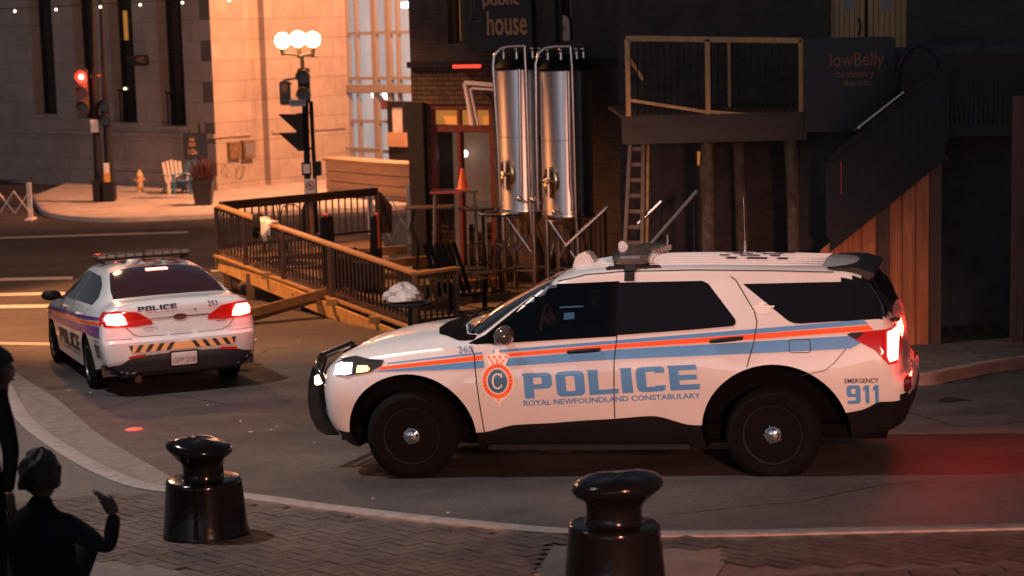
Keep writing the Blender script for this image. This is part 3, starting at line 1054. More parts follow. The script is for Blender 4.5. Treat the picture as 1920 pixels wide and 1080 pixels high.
    l = lamp('tail_lamp_beam', 'SPOT', (0, 0, 0), 60, (1, .03, .02), .12, spot=radians(120), blend=.9); l.parent = root; l.location = (-4.17, .3, 1.06); l.rotation_euler = (0, radians(62), 0)
    for sy in (.86,):
        l = lamp('tail_lamp_glow', 'POINT', (0, 0, 0), 34, (1, .06, .03), .1); l.parent = root; l.location = (-4.3, -.8, 1.1)
        l = lamp('tail_lamp_glow', 'POINT', (0, 0, 0), 6, (1, .03, .02), .08); l.parent = root; l.location = (-4.16, sy, 1.06)
    return root, B


# ---------------------------------------------------------------- police sedan
def build_sedan():
    root = thing('police_sedan', (0, 0, 0), 'white police sedan seen from behind, red tail lamps lit, left of the timber deck', 'police car')
    K = []
    def key(x, *rows): K.append((x, list(rows)))
    key(-.95, (0, .25), (.72, .25), (.90, .42), (.945, .66), (.93, .90), (.86, 1.09), (.78, 1.135), (.62, 1.16), (.35, 1.172), (0, 1.178))
    key(-.72, (0, .25), (.74, .25), (.91, .36), (.955, .66), (.935, .92), (.865, 1.09), (.77, 1.14), (.68, 1.165), (.35, 1.185), (0, 1.19))
    key(-.50, (0, .24), (.76, .24), (.92, .32), (.96, .66), (.94, .92), (.875, 1.085), (.74, 1.20), (.66, 1.235), (.35, 1.268), (0, 1.278))
    key(-.10, (0, .22), (.78, .22), (.92, .27), (.96, .66), (.943, .92), (.885, 1.065), (.66, 1.33), (.58, 1.375), (.35, 1.405), (0, 1.415))
    key(.25, (0, .21), (.80, .21), (.92, .25), (.955, .66), (.945, .91), (.895, 1.055), (.635, 1.39), (.58, 1.435), (.35, 1.475), (0, 1.488))
    key(.80, (0, .21), (.80, .21), (.92, .25), (.952, .65), (.945, .90), (.90, 1.04), (.625, 1.425), (.58, 1.465), (.35, 1.51), (0, 1.525))
    key(1.30, (0, .21), (.80, .21), (.92, .25), (.952, .65), (.945, .89), (.90, 1.025), (.63, 1.41), (.58, 1.445), (.35, 1.49), (0, 1.505))
    key(1.65, (0, .21), (.80, .21), (.92, .25), (.953, .65), (.944, .88), (.90, 1.01), (.68, 1.30), (.60, 1.345), (.35, 1.39), (0, 1.41))
    key(2.05, (0, .21), (.80, .21), (.92, .25), (.955, .65), (.942, .87), (.89, .99), (.80, 1.08), (.66, 1.15), (.35, 1.205), (0, 1.225))
    key(2.35, (0, .21), (.78, .21), (.92, .25), (.957, .65), (.94, .86), (.87, .97), (.78, .995), (.62, 1.02), (.35, 1.05), (0, 1.07))
    key(2.9, (0, .21), (.76, .21), (.92, .25), (.955, .64), (.93, .83), (.85, .92), (.76, .945), (.62, .97), (.35, .99), (0, 1.0))
    key(3.45, (0, .21), (.72, .21), (.87, .25), (.90, .62), (.87, .76), (.80, .82), (.72, .845), (.60, .865), (.35, .885), (0, .895))
    depthF = [(.2, .25), (.35, .38), (.6, .42), (.8, .30), (.9, .06)]
    depthR = [(.2, .16), (.34, .30), (.50, .335), (.70, .33), (.76, .27), (.97, .24), (1.12, .26), (1.17, .22), (1.24, .1)]
    B = CarBody(K, depthF, depthR, 2.8, 5.0, .6, .70)
    def low(c):
        if c.x < -.9:
            return c.z < .34
        return False
    B.build('body', root, [(0, .34, .415, .40), (2.868, .34, .42, .40)], None, low=low)
    def lay(name, polys, m, par=root, off=.006, sgn=1, step=.07, tris=None, label=None):
        o = drape(name, polys, B.side(off, sgn), m, par, step, tris=tris)
        if label: o['label'] = label
        return o
    def back(name, polys, m, par=root, off=.006, step=.06, tris=None, label=None):
        o = drape(name, polys, B.end(off, True), m, par, step, tris=tris)
        if label: o['label'] = label
        return o
    for sgn in (1, -1):
        lay('side_window', [[(.98, 1.055), (.99, 1.40), (.35, 1.385), (.02, 1.30), (-.22, 1.17), (-.16, 1.085), (.4, 1.07)]], 'sedanglass', sgn=sgn, label='rear door glass')
        lay('side_window', [[(1.05, 1.05), (1.06, 1.40), (1.28, 1.39), (1.5, 1.32), (1.98, 1.06), (2.0, 1.02), (1.6, 1.03)]], 'sedanglass', sgn=sgn)
        for sm_ in [strip([(1.02, 1.40), (1.02, 1.05), (1.0, .7), (1.02, .3)], .01), strip([(2.2, 1.0), (2.22, .6), (2.2, .3)], .01), strip([(-.12, 1.08), (.02, .95), (.30, .70), (.42, .5)], .01),
                          strip([(-.95, .66), (-.75, .645)], .008)]: lay('door_seam', [sm_], 'seam', sgn=sgn, off=.0075)
        lay('stripe', [[(3.3, .755), (1.0, .85), (0, .90), (-.90, .965), (-.93, 1.0), (0, .945), (1.0, .90), (3.2, .795)]], 'purpleV', sgn=sgn, off=.005, label='thin violet stripe')
        lay('stripe', [[(3.3, .715), (1.0, .80), (0, .85), (-.93, .905), (-.93, .945), (0, .885), (1.0, .835), (3.3, .745)]], 'orangeV', sgn=sgn, off=.005, label='thin orange stripe')
        lay('stripe', [[(3.3, .62), (1.0, .68), (0, .73), (-.98, .76), (-.95, .89), (0, .835), (1.0, .785), (3.3, .70)]], 'purpleV', sgn=sgn, off=.005, label='broad violet stripe')
        for x in (.45, 1.55):
            mb = MB(); y = B.side_y(x, .93)
            mb.tube([(x - .09, sgn * (y), .935), (x - .08, sgn * (y + .03), .935), (x + .08, sgn * (y + .03), .93), (x + .09, sgn * y, .93)], .014, 8)
            mb.build('door_handle', 'paint', root, 1)
        mb = MB(); mb.ball((1.84, sgn * 1.07, 1.055), .09, 14, 0, (.8, 1.5, .8)); mb.bar((1.86, sgn * .88, 1.0), (1.86, sgn * 1.0, 1.03), .06, .04)
        mb.build('side_mirror', 'blackpl', root, 1)
        hl = lay('headlight', [[(3.30, .66), (3.30, .73), (3.55, .74), (3.7, .72), (3.7, .62)]], 'lens', sgn=sgn, off=.01)
    q = [(2.15, .34), (.52, .37), (.52, .60), (2.15, .57)]
    lay('police_lettering', block_text('POLICE', [(q[0][0], .40), (q[1][0], .43), (q[2][0], .64), (q[3][0], .60)]), 'blackV')
    vs, fs = text_in('ROYAL NEWFOUNDLAND CONSTABULARY', [(2.13, .345), (.54, .37), (.54, .405), (2.13, .38)], .02)
    lay('force_name_lettering', [], 'blackV', tris=[(vs, fs)], step=.2)
    lay('phone_number_lettering', block_text('911', [(-.68, .50), (-.95, .50), (-.95, .67), (-.68, .67)]), 'blackV')
    vs, fs = text_in('EMERGENCY', [(-.68, .69), (-.95, .69), (-.95, .72), (-.68, .72)], .02)
    lay('emergency_lettering', [], 'blackV', tris=[(vs, fs)], step=.2)
    # rear glass on the upper surface
    rg = [(-.70, 0), (-.69, .40), (-.65, .69), (-.40, .672), (.0, .60), (.17, .565), (.215, .3), (.225, 0)]
    rg = rg + [(x, -y) for x, y in rg[-2:0:-1]]
    rw = drape('rear_window', [rg], B.top(.006), 'sedanrear', root, .07)
    o = drape('high_brake_lamp', [[(.0, -.13), (-.0, .13), (.03, .145), (.075, .13), (.075, -.13), (.03, -.145)]], B.top(.012), 'taillit', rw, .1)
    ws = [(2.30, 0), (2.25, .4), (2.1, .72), (1.7, .62), (1.42, .56), (1.36, .3), (1.34, 0)]
    ws = ws + [(x, -y) for x, y in ws[-2:0:-1]]
    drape('windscreen', [ws], B.top(.006), 'blackglass', root, .08)
    # roof number: y runs left to right for the viewer behind
    def onroof(u, v): return B.top(.006)(v, u)
    vs, fs = text_in('253', [(.34, .27), (-.40, .27), (-.40, .74), (.34, .74)], .03, 0)
    drape('roof_number', [], onroof, 'redV2', root, .08, tris=[(vs, fs)])
    # tail lamps
    for sgn in (1, -1):
        pts = [(.93, .91), (.93, 1.00), (.88, 1.075), (.74, 1.085), (.52, 1.06), (.35, .955), (.33, .90), (.55, .885), (.85, .895)]
        tl = back('tail_lamp', [[(sgn * a, b) for a, b in pts]], 'tailred', off=.008, step=.05)
        back('brake_lamp', [[(sgn * a, b) for a, b in ((.87, .93), (.88, 1.0), (.84, 1.055), (.70, 1.055), (.66, 1.0), (.64, .92), (.75, .91))]], 'taillit', tl, off=.014, step=.05)
        back('bumper_reflector', [[(sgn * a, b) for a, b in ((.66, .515), (.45, .535), (.46, .56), (.66, .545))]], 'tailred', off=.009)
    back('trim_bar', [rrect(-.36, .955, .36, .972, .005, 1)], 'darkchrome', off=.008)
    bo = back('badge', [[(.085 * cos(2 * pi * k / 24), .963 + .038 * sin(2 * pi * k / 24)) for k in range(24)]], 'darkchrome', off=.012)
    back('badge_face', [[(.070 * cos(2 * pi * k / 24), .963 + .026 * sin(2 * pi * k / 24)) for k in range(24)]], 'badgeface', bo, off=.014)
    back('lock', [[(-.19 + .012 * cos(2 * pi * k / 12), 1.035 + .012 * sin(2 * pi * k / 12)) for k in range(12)]], 'blackV', off=.008)
    back('trunk_seam', [strip([(.66, .885), (.58, .80), (.50, .765), (0, .755), (-.50, .765), (-.58, .80), (-.66, .885)], .008)], 'seam', off=.006, step=.1)
    back('bumper_seam', [strip([(.90, .75), (.60, .745)], .006), strip([(-.90, .75), (-.60, .745)], .006)], 'seam', off=.006, step=.1)
    vs, fs = text_in('POLICE', [(.48, 1.015), (.04, 1.015), (.04, 1.075), (.48, 1.075)], .02, 0)
    back('police_lettering', [], 'navyV', off=.007, tris=[(vs, fs)]) if 0 else back('police_lettering', block_text('POLICE', [(.50, 1.062), (.03, 1.067), (.03, 1.122), (.50, 1.115)]), 'navyV', off=.007)
    vs, fs = text_in('253', [(-.35, 1.06), (-.47, 1.06), (-.47, 1.12), (-.35, 1.12)], .004)
    back('fleet_number', [], 'navyV', off=.007, tris=[(vs, fs)])
    vs, fs = text_in('TAURUS', [(.44, .862), (.28, .862), (.28, .872), (.44, .872)], .01) if 0 else (None, None)
    back('model_plate', [rrect(.28, .858, .46, .866, .002, 1), rrect(-.56, .868, -.44, .880, .002, 1), rrect(.34, .825, .44, .830, .002, 1)], 'grey', off=.007)
    # chevron band
    bb = back('hazard_band', [[(.62, .585), (-.62, .585), (-.64, .67), (.64, .67)]], 'hazorange', off=.007, step=.08)
    chs = []
    for k in range(5):
        for sgn in (1, -1):
            u = .10 + k * .125
            chs.append([(sgn * (u + .0), .672), (sgn * (u + .055), .672), (sgn * min(.62, u + .115), .584), (sgn * min(.62, u + .06), .584)])
    for c_ in chs: back('hazard_stripe', [c_], 'blackV', bb, off=.009, step=.08)
    back('rear_valance', [[(.945, .43), (.76, .45), (.60, .54), (.2, .55), (-.2, .55), (-.60, .54), (-.76, .49), (-.945, .47), (-.93, .28), (.93, .28)]], 'valance', off=.006, step=.06)
    # plate
    pl = back('licence_plate', [rrect(-.155, .395, .155, .545, .012)], 'plate', off=.022, step=.2)
    back('plate_frame', [[rrect(-.175, .375, .175, .565, .015), rrect(-.15, .40, .15, .54, .01)[::-1]]], 'blackpl', pl, off=.020, step=.2)
    vs, fs = text_in('GPP 218', [(.135, .425), (-.135, .425), (-.135, .485), (.135, .485)], .01)
    back('plate_characters', [], 'platechars', pl, off=.025, tris=[(vs, fs)], step=.3)
    # exhaust
    mb = MB(); mb.tube([(-1.0, .56, .26), (-1.26, .56, .26)], .045, 16); mb.build('exhaust_pipe', 'darkchrome', root, 1)
    # light bar
    mb = MB()
    mb.prism([(.78, -.62), (.98, -.64), (1.08, -.50), (1.10, 0), (1.08, .50), (.98, .64), (.78, .62), (.80, 0)], 'z', 1.565, 1.625)
    lb = mb.build('light_bar', 'lightbar', root, bevel=.02)
    mb = MB(); mb.box((.80, -.60, 1.545), (1.02, .60, 1.568))
    for sg in (1, -1): mb.bar((.9, sg * .50, 1.50), (.9, sg * .60, 1.55), .12, .03)
    mb.build('light_bar_base', 'blackpl', lb, bevel=.004)
    mb = MB()
    for k in range(10):
        y = -.54 + .12 * k
        mb.box((.765, y - .045, 1.575), (.79, y + .045, 1.615))
    mb.build('rear_lamp_row', 'barlamp', lb, bevel=.003)
    mb = MB(); mb.lathe([(.09, 1.50), (.085, 1.545), (.05, 1.555)], 18, 0, Matrix.Translation((.62, .18, 0))); mb.build('roof_antenna_puck', 'paint', root, 1)
    mb = MB(); mb.tube([(.70, .02, 1.50), (.70, .02, 1.64)], .008, 8); mb.build('antenna', 'blackpl', root, 1)
    for x in (0, 2.868):
        for y in (.83, -.83):
            make_wheel(root, x, y, .345, .235, 'alloy', seed=.2)
    mb = MB(); mb.box((-.8, -.7, .24), (3.3, .7, .36)); mb.build('chassis', 'well', root)
    for sy in (.8, -.8):
        l = lamp('tail_lamp_glow', 'POINT', (0, 0, 0), 2.5, (1, .04, .03), .08); l.parent = root; l.location = (-1.34, sy, .98)
    set_pose(root, (-4.4573, 23.4076, -.574), .3885, -.0358, -.0056)
    return root, B


M['clearglass'] = tinted_glass('clear_tinted_glass', (.30, .32, .34))
M['sedanglass'] = mat('sedan_side_glass', (.008, .005, .005), .05, spec=.6)
M['sedanrear'] = mat('sedan_rear_glass', (.035, .012, .014), .08, spec=.7)
M['mirrorcap'] = mat('mirror_cap', (.05, .045, .04), .12, coat=.6)
M['pushbar'] = mat('push_bar_steel', (.012, .012, .013), .22, coat=.4)
M['crestorange'] = mat('crest_orange', (.90, .20, .06), .35, coat=.3)
M['crestblue'] = mat('crest_blue', (.06, .14, .24), .3, coat=.4)
M['headhouse'] = mat('headlight_housing', (.06, .06, .065), .08, metal=.4, coat=.8)
M['amberlit2'] = mat('lit_push_bar_lamp', (1, .6, .3), .3, emit=(1, .62, .38), estr=5)
M['rimgrey'] = mat('dark_alloy', (.10, .09, .085), .35, metal=.8)
M['darkchrome'] = mat('dark_chrome', (.30, .17, .14), .15, metal=1)
M['badgeface'] = mat('badge_face', (.12, .03, .03), .2, coat=.6)
M['hazorange'] = mat('hazard_orange', (.85, .42, .16), .4)
M['plate'] = mat('plate_white', (.72, .72, .72), .4, noise=.05)
M['platechars'] = mat('plate_characters', (.25, .27, .32), .5)
M['valance'] = mat('dark_bumper_plastic', (.03, .032, .036), .38)
M['redV2'] = mat('dark_red_roof_number', (.10, .01, .015), .35)
M['barlamp'] = mat('light_bar_lamp', (.35, .26, .2), .2, metal=.4, coat=.5)
suv, SB = build_suv()
sedan, DB = build_sedan()
# ---------------------------------------------------------------- more materials
def mat_brick(name, c1, c2, mortar, bw, bh, ms=.012, rough=.8, bump=.4, offset=.5, coords='xz', dirt=.35, dscale=1.2):
    m = bpy.data.materials.new(name)
    m.use_nodes = True
    n = m.node_tree.nodes; L = m.node_tree.links
    b = n['Principled BSDF']; b.inputs['Roughness'].default_value = rough
    tc = n.new('ShaderNodeTexCoord')
    sp = n.new('ShaderNodeSeparateXYZ'); L.new(tc.outputs['Object'], sp.inputs[0])
    cb = n.new('ShaderNodeCombineXYZ')
    L.new(sp.outputs['X'], cb.inputs['X'])
    L.new(sp.outputs['Z' if coords == 'xz' else 'Y'], cb.inputs['Y'])
    br = n.new('ShaderNodeTexBrick')
    br.offset = offset
    br.inputs['Scale'].default_value = 1
    br.inputs['Brick Width'].default_value = bw
    br.inputs['Row Height'].default_value = bh
    br.inputs['Mortar Size'].default_value = ms
    br.inputs['Mortar Smooth'].default_value = .3
    br.inputs['Bias'].default_value = 0
    br.inputs['Color1'].default_value = tuple(c1) + (1,)
    br.inputs['Color2'].default_value = tuple(c2) + (1,)
    br.inputs['Mortar'].default_value = tuple(mortar) + (1,)
    L.new(cb.outputs[0], br.inputs['Vector'])
    no = n.new('ShaderNodeTexNoise'); no.inputs['Scale'].default_value = dscale; no.inputs['Detail'].default_value = 8; no.inputs['Roughness'].default_value = .7
    L.new(tc.outputs['Object'], no.inputs['Vector'])
    mr = n.new('ShaderNodeMapRange'); mr.inputs['From Min'].default_value = .3; mr.inputs['From Max'].default_value = .7
    mr.inputs['To Min'].default_value = 1 - dirt; mr.inputs['To Max'].default_value = 1 + dirt * .6
    L.new(no.outputs['Fac'], mr.inputs[0])
    mx = n.new('ShaderNodeVectorMath'); mx.operation = 'SCALE'
    L.new(br.outputs['Color'], mx.inputs[0]); L.new(mr.outputs[0], mx.inputs['Scale'])
    L.new(mx.outputs[0], b.inputs['Base Color'])
    n2 = n.new('ShaderNodeTexNoise'); n2.inputs['Scale'].default_value = 25; n2.inputs['Detail'].default_value = 5
    L.new(tc.outputs['Object'], n2.inputs['Vector'])
    ad = n.new('ShaderNodeMath'); ad.operation = 'MULTIPLY_ADD'; ad.inputs[1].default_value = .25
    iv = n.new('ShaderNodeMath'); iv.operation = 'SUBTRACT'; iv.inputs[0].default_value = 1
    L.new(br.outputs['Fac'], iv.inputs[1])
    L.new(n2.outputs['Fac'], ad.inputs[0]); L.new(iv.outputs[0], ad.inputs[2])
    bp = n.new('ShaderNodeBump'); bp.inputs['Strength'].default_value = bump; bp.inputs['Distance'].default_value = .015
    L.new(ad.outputs[0], bp.inputs['Height']); L.new(bp.outputs['Normal'], b.inputs['Normal'])
    return m


def mat_asphalt():
    m = bpy.data.materials.new('asphalt')
    m.use_nodes = True
    n = m.node_tree.nodes; L = m.node_tree.links
    b = n['Principled BSDF']
    tc = n.new('ShaderNodeTexCoord')
    def noise(sc, det, st=(1, 1, 1)):
        mp = n.new('ShaderNodeMapping'); mp.inputs['Scale'].default_value = st
        L.new(tc.outputs['Object'], mp.inputs[0])
        t = n.new('ShaderNodeTexNoise'); t.inputs['Scale'].default_value = sc; t.inputs['Detail'].default_value = det
        t.inputs['Roughness'].default_value = .7
        L.new(mp.outputs[0], t.inputs['Vector']); return t
    big = noise(.35, 5, (1, 1.6, 1)); fine = noise(70, 3); mid = noise(4, 5)
    r1 = n.new('ShaderNodeValToRGB'); r1.color_ramp.elements[0].position = .35; r1.color_ramp.elements[1].position = .66
    r1.color_ramp.elements[0].color = (.017, .016, .0165, 1); r1.color_ramp.elements[1].color = (.066, .057, .054, 1)
    L.new(big.outputs['Fac'], r1.inputs['Fac'])
    r2 = n.new('ShaderNodeValToRGB'); r2.color_ramp.elements[0].position = .42; r2.color_ramp.elements[1].position = .72
    r2.color_ramp.elements[0].color = (.55, .55, .55, 1); r2.color_ramp.elements[1].color = (2.1, 2.0, 1.9, 1)
    L.new(fine.outputs['Fac'], r2.inputs['Fac'])
    mu = n.new('ShaderNodeMix'); mu.data_type = 'RGBA'; mu.blend_type = 'MULTIPLY'; mu.inputs['Factor'].default_value = 1
    L.new(r1.outputs['Color'], mu.inputs[6]); L.new(r2.outputs['Color'], mu.inputs[7])
    # hairline cracks
    vo = n.new('ShaderNodeTexVoronoi'); vo.feature = 'DISTANCE_TO_EDGE'; vo.inputs['Scale'].default_value = .55
    wv = noise(1.5, 4)
    ad = n.new('ShaderNodeVectorMath'); ad.operation = 'ADD'
    sc = n.new('ShaderNodeVectorMath'); sc.operation = 'SCALE'; sc.inputs['Scale'].default_value = .9
    L.new(wv.outputs['Color'], sc.inputs[0]); L.new(tc.outputs['Object'], ad.inputs[0]); L.new(sc.outputs[0], ad.inputs[1])
    L.new(ad.outputs[0], vo.inputs['Vector'])
    cr = n.new('ShaderNodeMapRange'); cr.inputs['From Min'].default_value = 0; cr.inputs['From Max'].default_value = .012
    cr.inputs['To Min'].default_value = .45; cr.inputs['To Max'].default_value = 1
    L.new(vo.outputs['Distance'], cr.inputs[0])
    m2 = n.new('ShaderNodeVectorMath'); m2.operation = 'SCALE'
    L.new(mu.outputs[2], m2.inputs[0]); L.new(cr.outputs[0], m2.inputs['Scale'])
    L.new(m2.outputs[0], b.inputs['Base Color'])
    rr = n.new('ShaderNodeMapRange'); rr.inputs['To Min'].default_value = .55; rr.inputs['To Max'].default_value = .85
    L.new(mid.outputs['Fac'], rr.inputs[0]); L.new(rr.outputs[0], b.inputs['Roughness'])
    bp = n.new('ShaderNodeBump'); bp.inputs['Strength'].default_value = .5; bp.inputs['Distance'].default_value = .008
    L.new(fine.outputs['Fac'], bp.inputs['Height']); L.new(bp.outputs['Normal'], b.inputs['Normal'])
    return m


def mat_wood(name, c1, c2, axis='z', rough=.6, fine=14, bump=.3):
    m = bpy.data.materials.new(name)
    m.use_nodes = True
    n = m.node_tree.nodes; L = m.node_tree.links
    b = n['Principled BSDF']; b.inputs['Roughness'].default_value = rough
    tc = n.new('ShaderNodeTexCoord'); mp = n.new('ShaderNodeMapping')
    s = {'x': (.06, 1, 1), 'y': (1, .06, 1), 'z': (1, 1, .06)}[axis]
    mp.inputs['Scale'].default_value = s
    oi = n.new('ShaderNodeObjectInfo')
    L.new(tc.outputs['Object'], mp.inputs[0])
    ad = n.new('ShaderNodeVectorMath'); ad.operation = 'ADD'
    L.new(mp.outputs[0], ad.inputs[0]); L.new(oi.outputs['Random'], ad.inputs[1])
    t = n.new('ShaderNodeTexNoise'); t.inputs['Scale'].default_value = fine; t.inputs['Detail'].default_value = 7; t.inputs['Roughness'].default_value = .65; t.inputs['Distortion'].default_value = .6
    L.new(ad.outputs[0], t.inputs['Vector'])
    r = n.new('ShaderNodeValToRGB'); r.color_ramp.elements[0].position = .35; r.color_ramp.elements[1].position = .68
    r.color_ramp.elements[0].color = tuple(c1) + (1,); r.color_ramp.elements[1].color = tuple(c2) + (1,)
    L.new(t.outputs['Fac'], r.inputs['Fac']); L.new(r.outputs['Color'], b.inputs['Base Color'])
    bp = n.new('ShaderNodeBump'); bp.inputs['Strength'].default_value = bump; bp.inputs['Distance'].default_value = .01
    L.new(t.outputs['Fac'], bp.inputs['Height']); L.new(bp.outputs['Normal'], b.inputs['Normal'])
    return m


M['asph'] = mat_asphalt()
M['concrete'] = mat('sidewalk_concrete', (.13, .105, .094), .85, noise=.22, nscale=5, bump=.25, bscale=90)
M['concrete2'] = mat('worn_gutter_concrete', (.15, .125, .112), .85, noise=.28, nscale=7, bump=.3, bscale=70)
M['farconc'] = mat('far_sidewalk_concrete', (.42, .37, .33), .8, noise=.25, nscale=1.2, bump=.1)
M['paver1'] = mat('dark_paver', (.052, .037, .032), .75, noise=.6, nscale=2.2, bump=.3, bscale=60)
M['mortar'] = mat('paver_bedding', (.095, .075, .066), .95, noise=.3, nscale=30)
M['patio'] = mat_brick('patio_paving', (.10, .075, .06), (.13, .10, .08), (.05, .04, .035), .42, .21, .012, .75, .4, coords='xy', dirt=.5, dscale=1.5)
M['linepaint'] = mat('worn_white_line', (.50, .48, .45), .6, noise=.3, nscale=18)
M['redspot'] = mat('red_road_marker', (.85, .06, .05), .4)
M['deckwood'] = mat_wood('treated_deck_timber', (.20, .115, .045), (.36, .22, .085), 'x')
M['raildark'] = mat_wood('stained_rail_timber', (.035, .021, .014), (.075, .043, .024), 'x')
M['postwood'] = mat_wood('stained_post_timber', (.035, .022, .014), (.075, .045, .022), 'z')
M['fencewood'] = mat_wood('red_stained_boards', (.34, .085, .025), (.64, .20, .06), 'z', fine=10)
M['fencewood2'] = mat_wood('dark_stained_boards', (.05, .02, .012), (.13, .055, .032), 'z', fine=10)
M['ladderwood'] = mat_wood('weathered_ladder_wood', (.13, .075, .045), (.20, .12, .075), 'z')
M['steel'] = mat('polished_steel', (.70, .66, .64), .36, metal=1)
b_ = M['steel'].node_tree.nodes['Principled BSDF']; b_.inputs['Anisotropic'].default_value = .82; b_.inputs['Anisotropic Rotation'].default_value = .25
t_ = M['steel'].node_tree.nodes.new('ShaderNodeTangent'); t_.direction_type = 'RADIAL'; t_.axis = 'Z'; M['steel'].node_tree.links.new(t_.outputs[0], b_.inputs['Tangent'])
M['steelpipe'] = mat('steel_pipe', (.60, .55, .50), .22, metal=1)
M['blackmetal'] = mat('black_painted_metal', (.015, .015, .017), .55, noise=.3, nscale=20, spec=.2)
M['bollard'] = mat('black_gloss_bollard', (.004, .004, .0045), .14, spec=.16, coat=.10, bump=.10, bscale=22)
M['globe'] = mat('lit_globe', (1, .9, .7), .3, emit=(1, .60, .30), estr=30)
M['stone'] = mat_brick('limestone_blocks', (.30, .25, .21), (.34, .285, .24), (.13, .105, .09), 1.25, .62, .009, .85, .35, dirt=.25, dscale=.8)
M['stonetrim'] = mat('stone_trim', (.30, .25, .21), .8, noise=.2, nscale=3, bump=.2)
M['darkbrick'] = mat_brick('dark_brick', (.060, .038, .032), (.040, .028, .026), (.055, .046, .042), .22, .075, .010, .85, .8, dirt=.5, dscale=2.5)
M['roughstone'] = mat_brick('rough_tan_stonework', (.11, .068, .038), (.065, .04, .023), (.03, .02, .013), .24, .085, .014, .9, 1.0, dirt=.5, dscale=5)
M['redframe'] = mat('dark_red_window_frame', (.11, .02, .012), .5, noise=.3)
M['amberpane'] = mat('amber_lit_pane', (.6, .3, .06), .3, emit=(1, .40, .08), estr=.28)
M['warmroom'] = mat('warm_room_glow', (.5, .35, .25), .6, emit=(1, .60, .42), estr=.16, noise=.4, nscale=1.5)  # glow stands in for the lit room and reflections on its glass
M['blackpanel'] = mat('black_sign_board', (.012, .012, .014), .45)
M['signgold'] = mat('sign_letter_tan', (.42, .22, .10), .6)
M['neon'] = mat('red_neon_strip', (1, .1, .05), .4, emit=(1, .05, .03), estr=1.6)
M['tandoor'] = mat_wood('tan_boarded_door', (.30, .17, .07), (.40, .24, .11), 'z', fine=9)
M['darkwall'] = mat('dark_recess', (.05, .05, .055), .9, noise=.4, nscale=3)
M['whitepaint'] = mat('white_painted_wood', (.72, .66, .62), .5, noise=.08, nscale=6)
M['cone'] = mat('orange_cone', (.55, .09, .02), .5)
M['bag'] = mat('clear_plastic_bag', (.55, .52, .50), .22, coat=.5, bump=1.0, bscale=22)
M['cream'] = mat('tan_hydrant_paint', (.55, .36, .20), .5, noise=.1)
M['palechair'] = mat('pale_painted_wood', (.40, .38, .34), .6)
M['bluechair'] = mat('blue_painted_wood', (.06, .20, .32), .5)
M['yellowpaint'] = mat('yellow_signal_paint', (.60, .30, .03), .45, noise=.1)
M['redsig'] = mat('red_signal_lit', (1, .1, .05), .3, emit=(1, .035, .02), estr=3.0)
M['lensoff'] = mat('unlit_lens', (.03, .022, .012), .35)
M['signwhite'] = mat('white_sign_face', (.70, .68, .66), .4)
M['signblue'] = mat('street_name_face', (.25, .33, .42), .4)
M['planter'] = mat('black_planter', (.015, .014, .014), .5)
M['plantleaf'] = mat('dark_red_grass', (.10, .035, .03), .7, noise=.4)
M['archglass'] = tinted_glass('atrium_glass', (.80, .84, .86))
M['atriumroom'] = mat('glowing_lobby_wall', (.6, .6, .6), .6, emit=(1, .88, .86), estr=.50, noise=.35, nscale=.6)  # back wall glows to stand in for the lit hall
M['atriumlight'] = mat('lobby_lamp', (1, 1, 1), .4, emit=(.85, .93, 1), estr=7)
M['mullion'] = mat('aluminium_mullion', (.20, .18, .165), .4)
M['bulb'] = mat('string_bulb', (1, .8, .6), .3, emit=(1, .72, .5), estr=5)
M['orangeboard'] = mat_wood('tan_planter_boards', (.36, .22, .12), (.46, .30, .17), 'x', fine=6)
M['redconc'] = mat('reddish_kerb_stone', (.22, .13, .10), .85, noise=.3, nscale=6, bump=.3)
M['railtop'] = mat_wood('orange_rail_top', (.30, .17, .07), (.45, .28, .12), 'x', rough=.45)
M['logwood'] = mat('peeled_log', (.12, .085, .06), .85, noise=.5, nscale=9, bump=.6, bscale=20)
M['neonlow'] = mat('dim_red_tube', (.6, .02, .02), .4, emit=(1, .02, .02), estr=.9)
M['lamppole'] = mat('bronze_lamp_pole', (.16, .10, .06), .4, metal=.5)
M['signalbrown'] = mat('brown_signal_housing', (.10, .05, .03), .5)
M['blackgloss'] = mat('glossy_black_table_top', (.015, .015, .017), .12, coat=.6)
M['tabletop'] = mat('dark_bar_table_top', (.05, .045, .045), .2, coat=.4)
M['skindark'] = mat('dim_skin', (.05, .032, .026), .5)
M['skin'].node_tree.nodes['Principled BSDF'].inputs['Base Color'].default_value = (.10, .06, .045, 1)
M['deckfloor'] = mat_wood('weathered_floor_boards', (.12, .075, .045), (.20, .13, .08), 'y', rough=.7)
M['dimgold0'] = mat('dim_gold_outline', (.11, .07, .035), .6)
M['orangelit0'] = mat('red_orange_furniture', (.5, .12, .05), .5)
M['graf'] = mat('dark_graffiti_paint', (.05, .03, .02), .6)


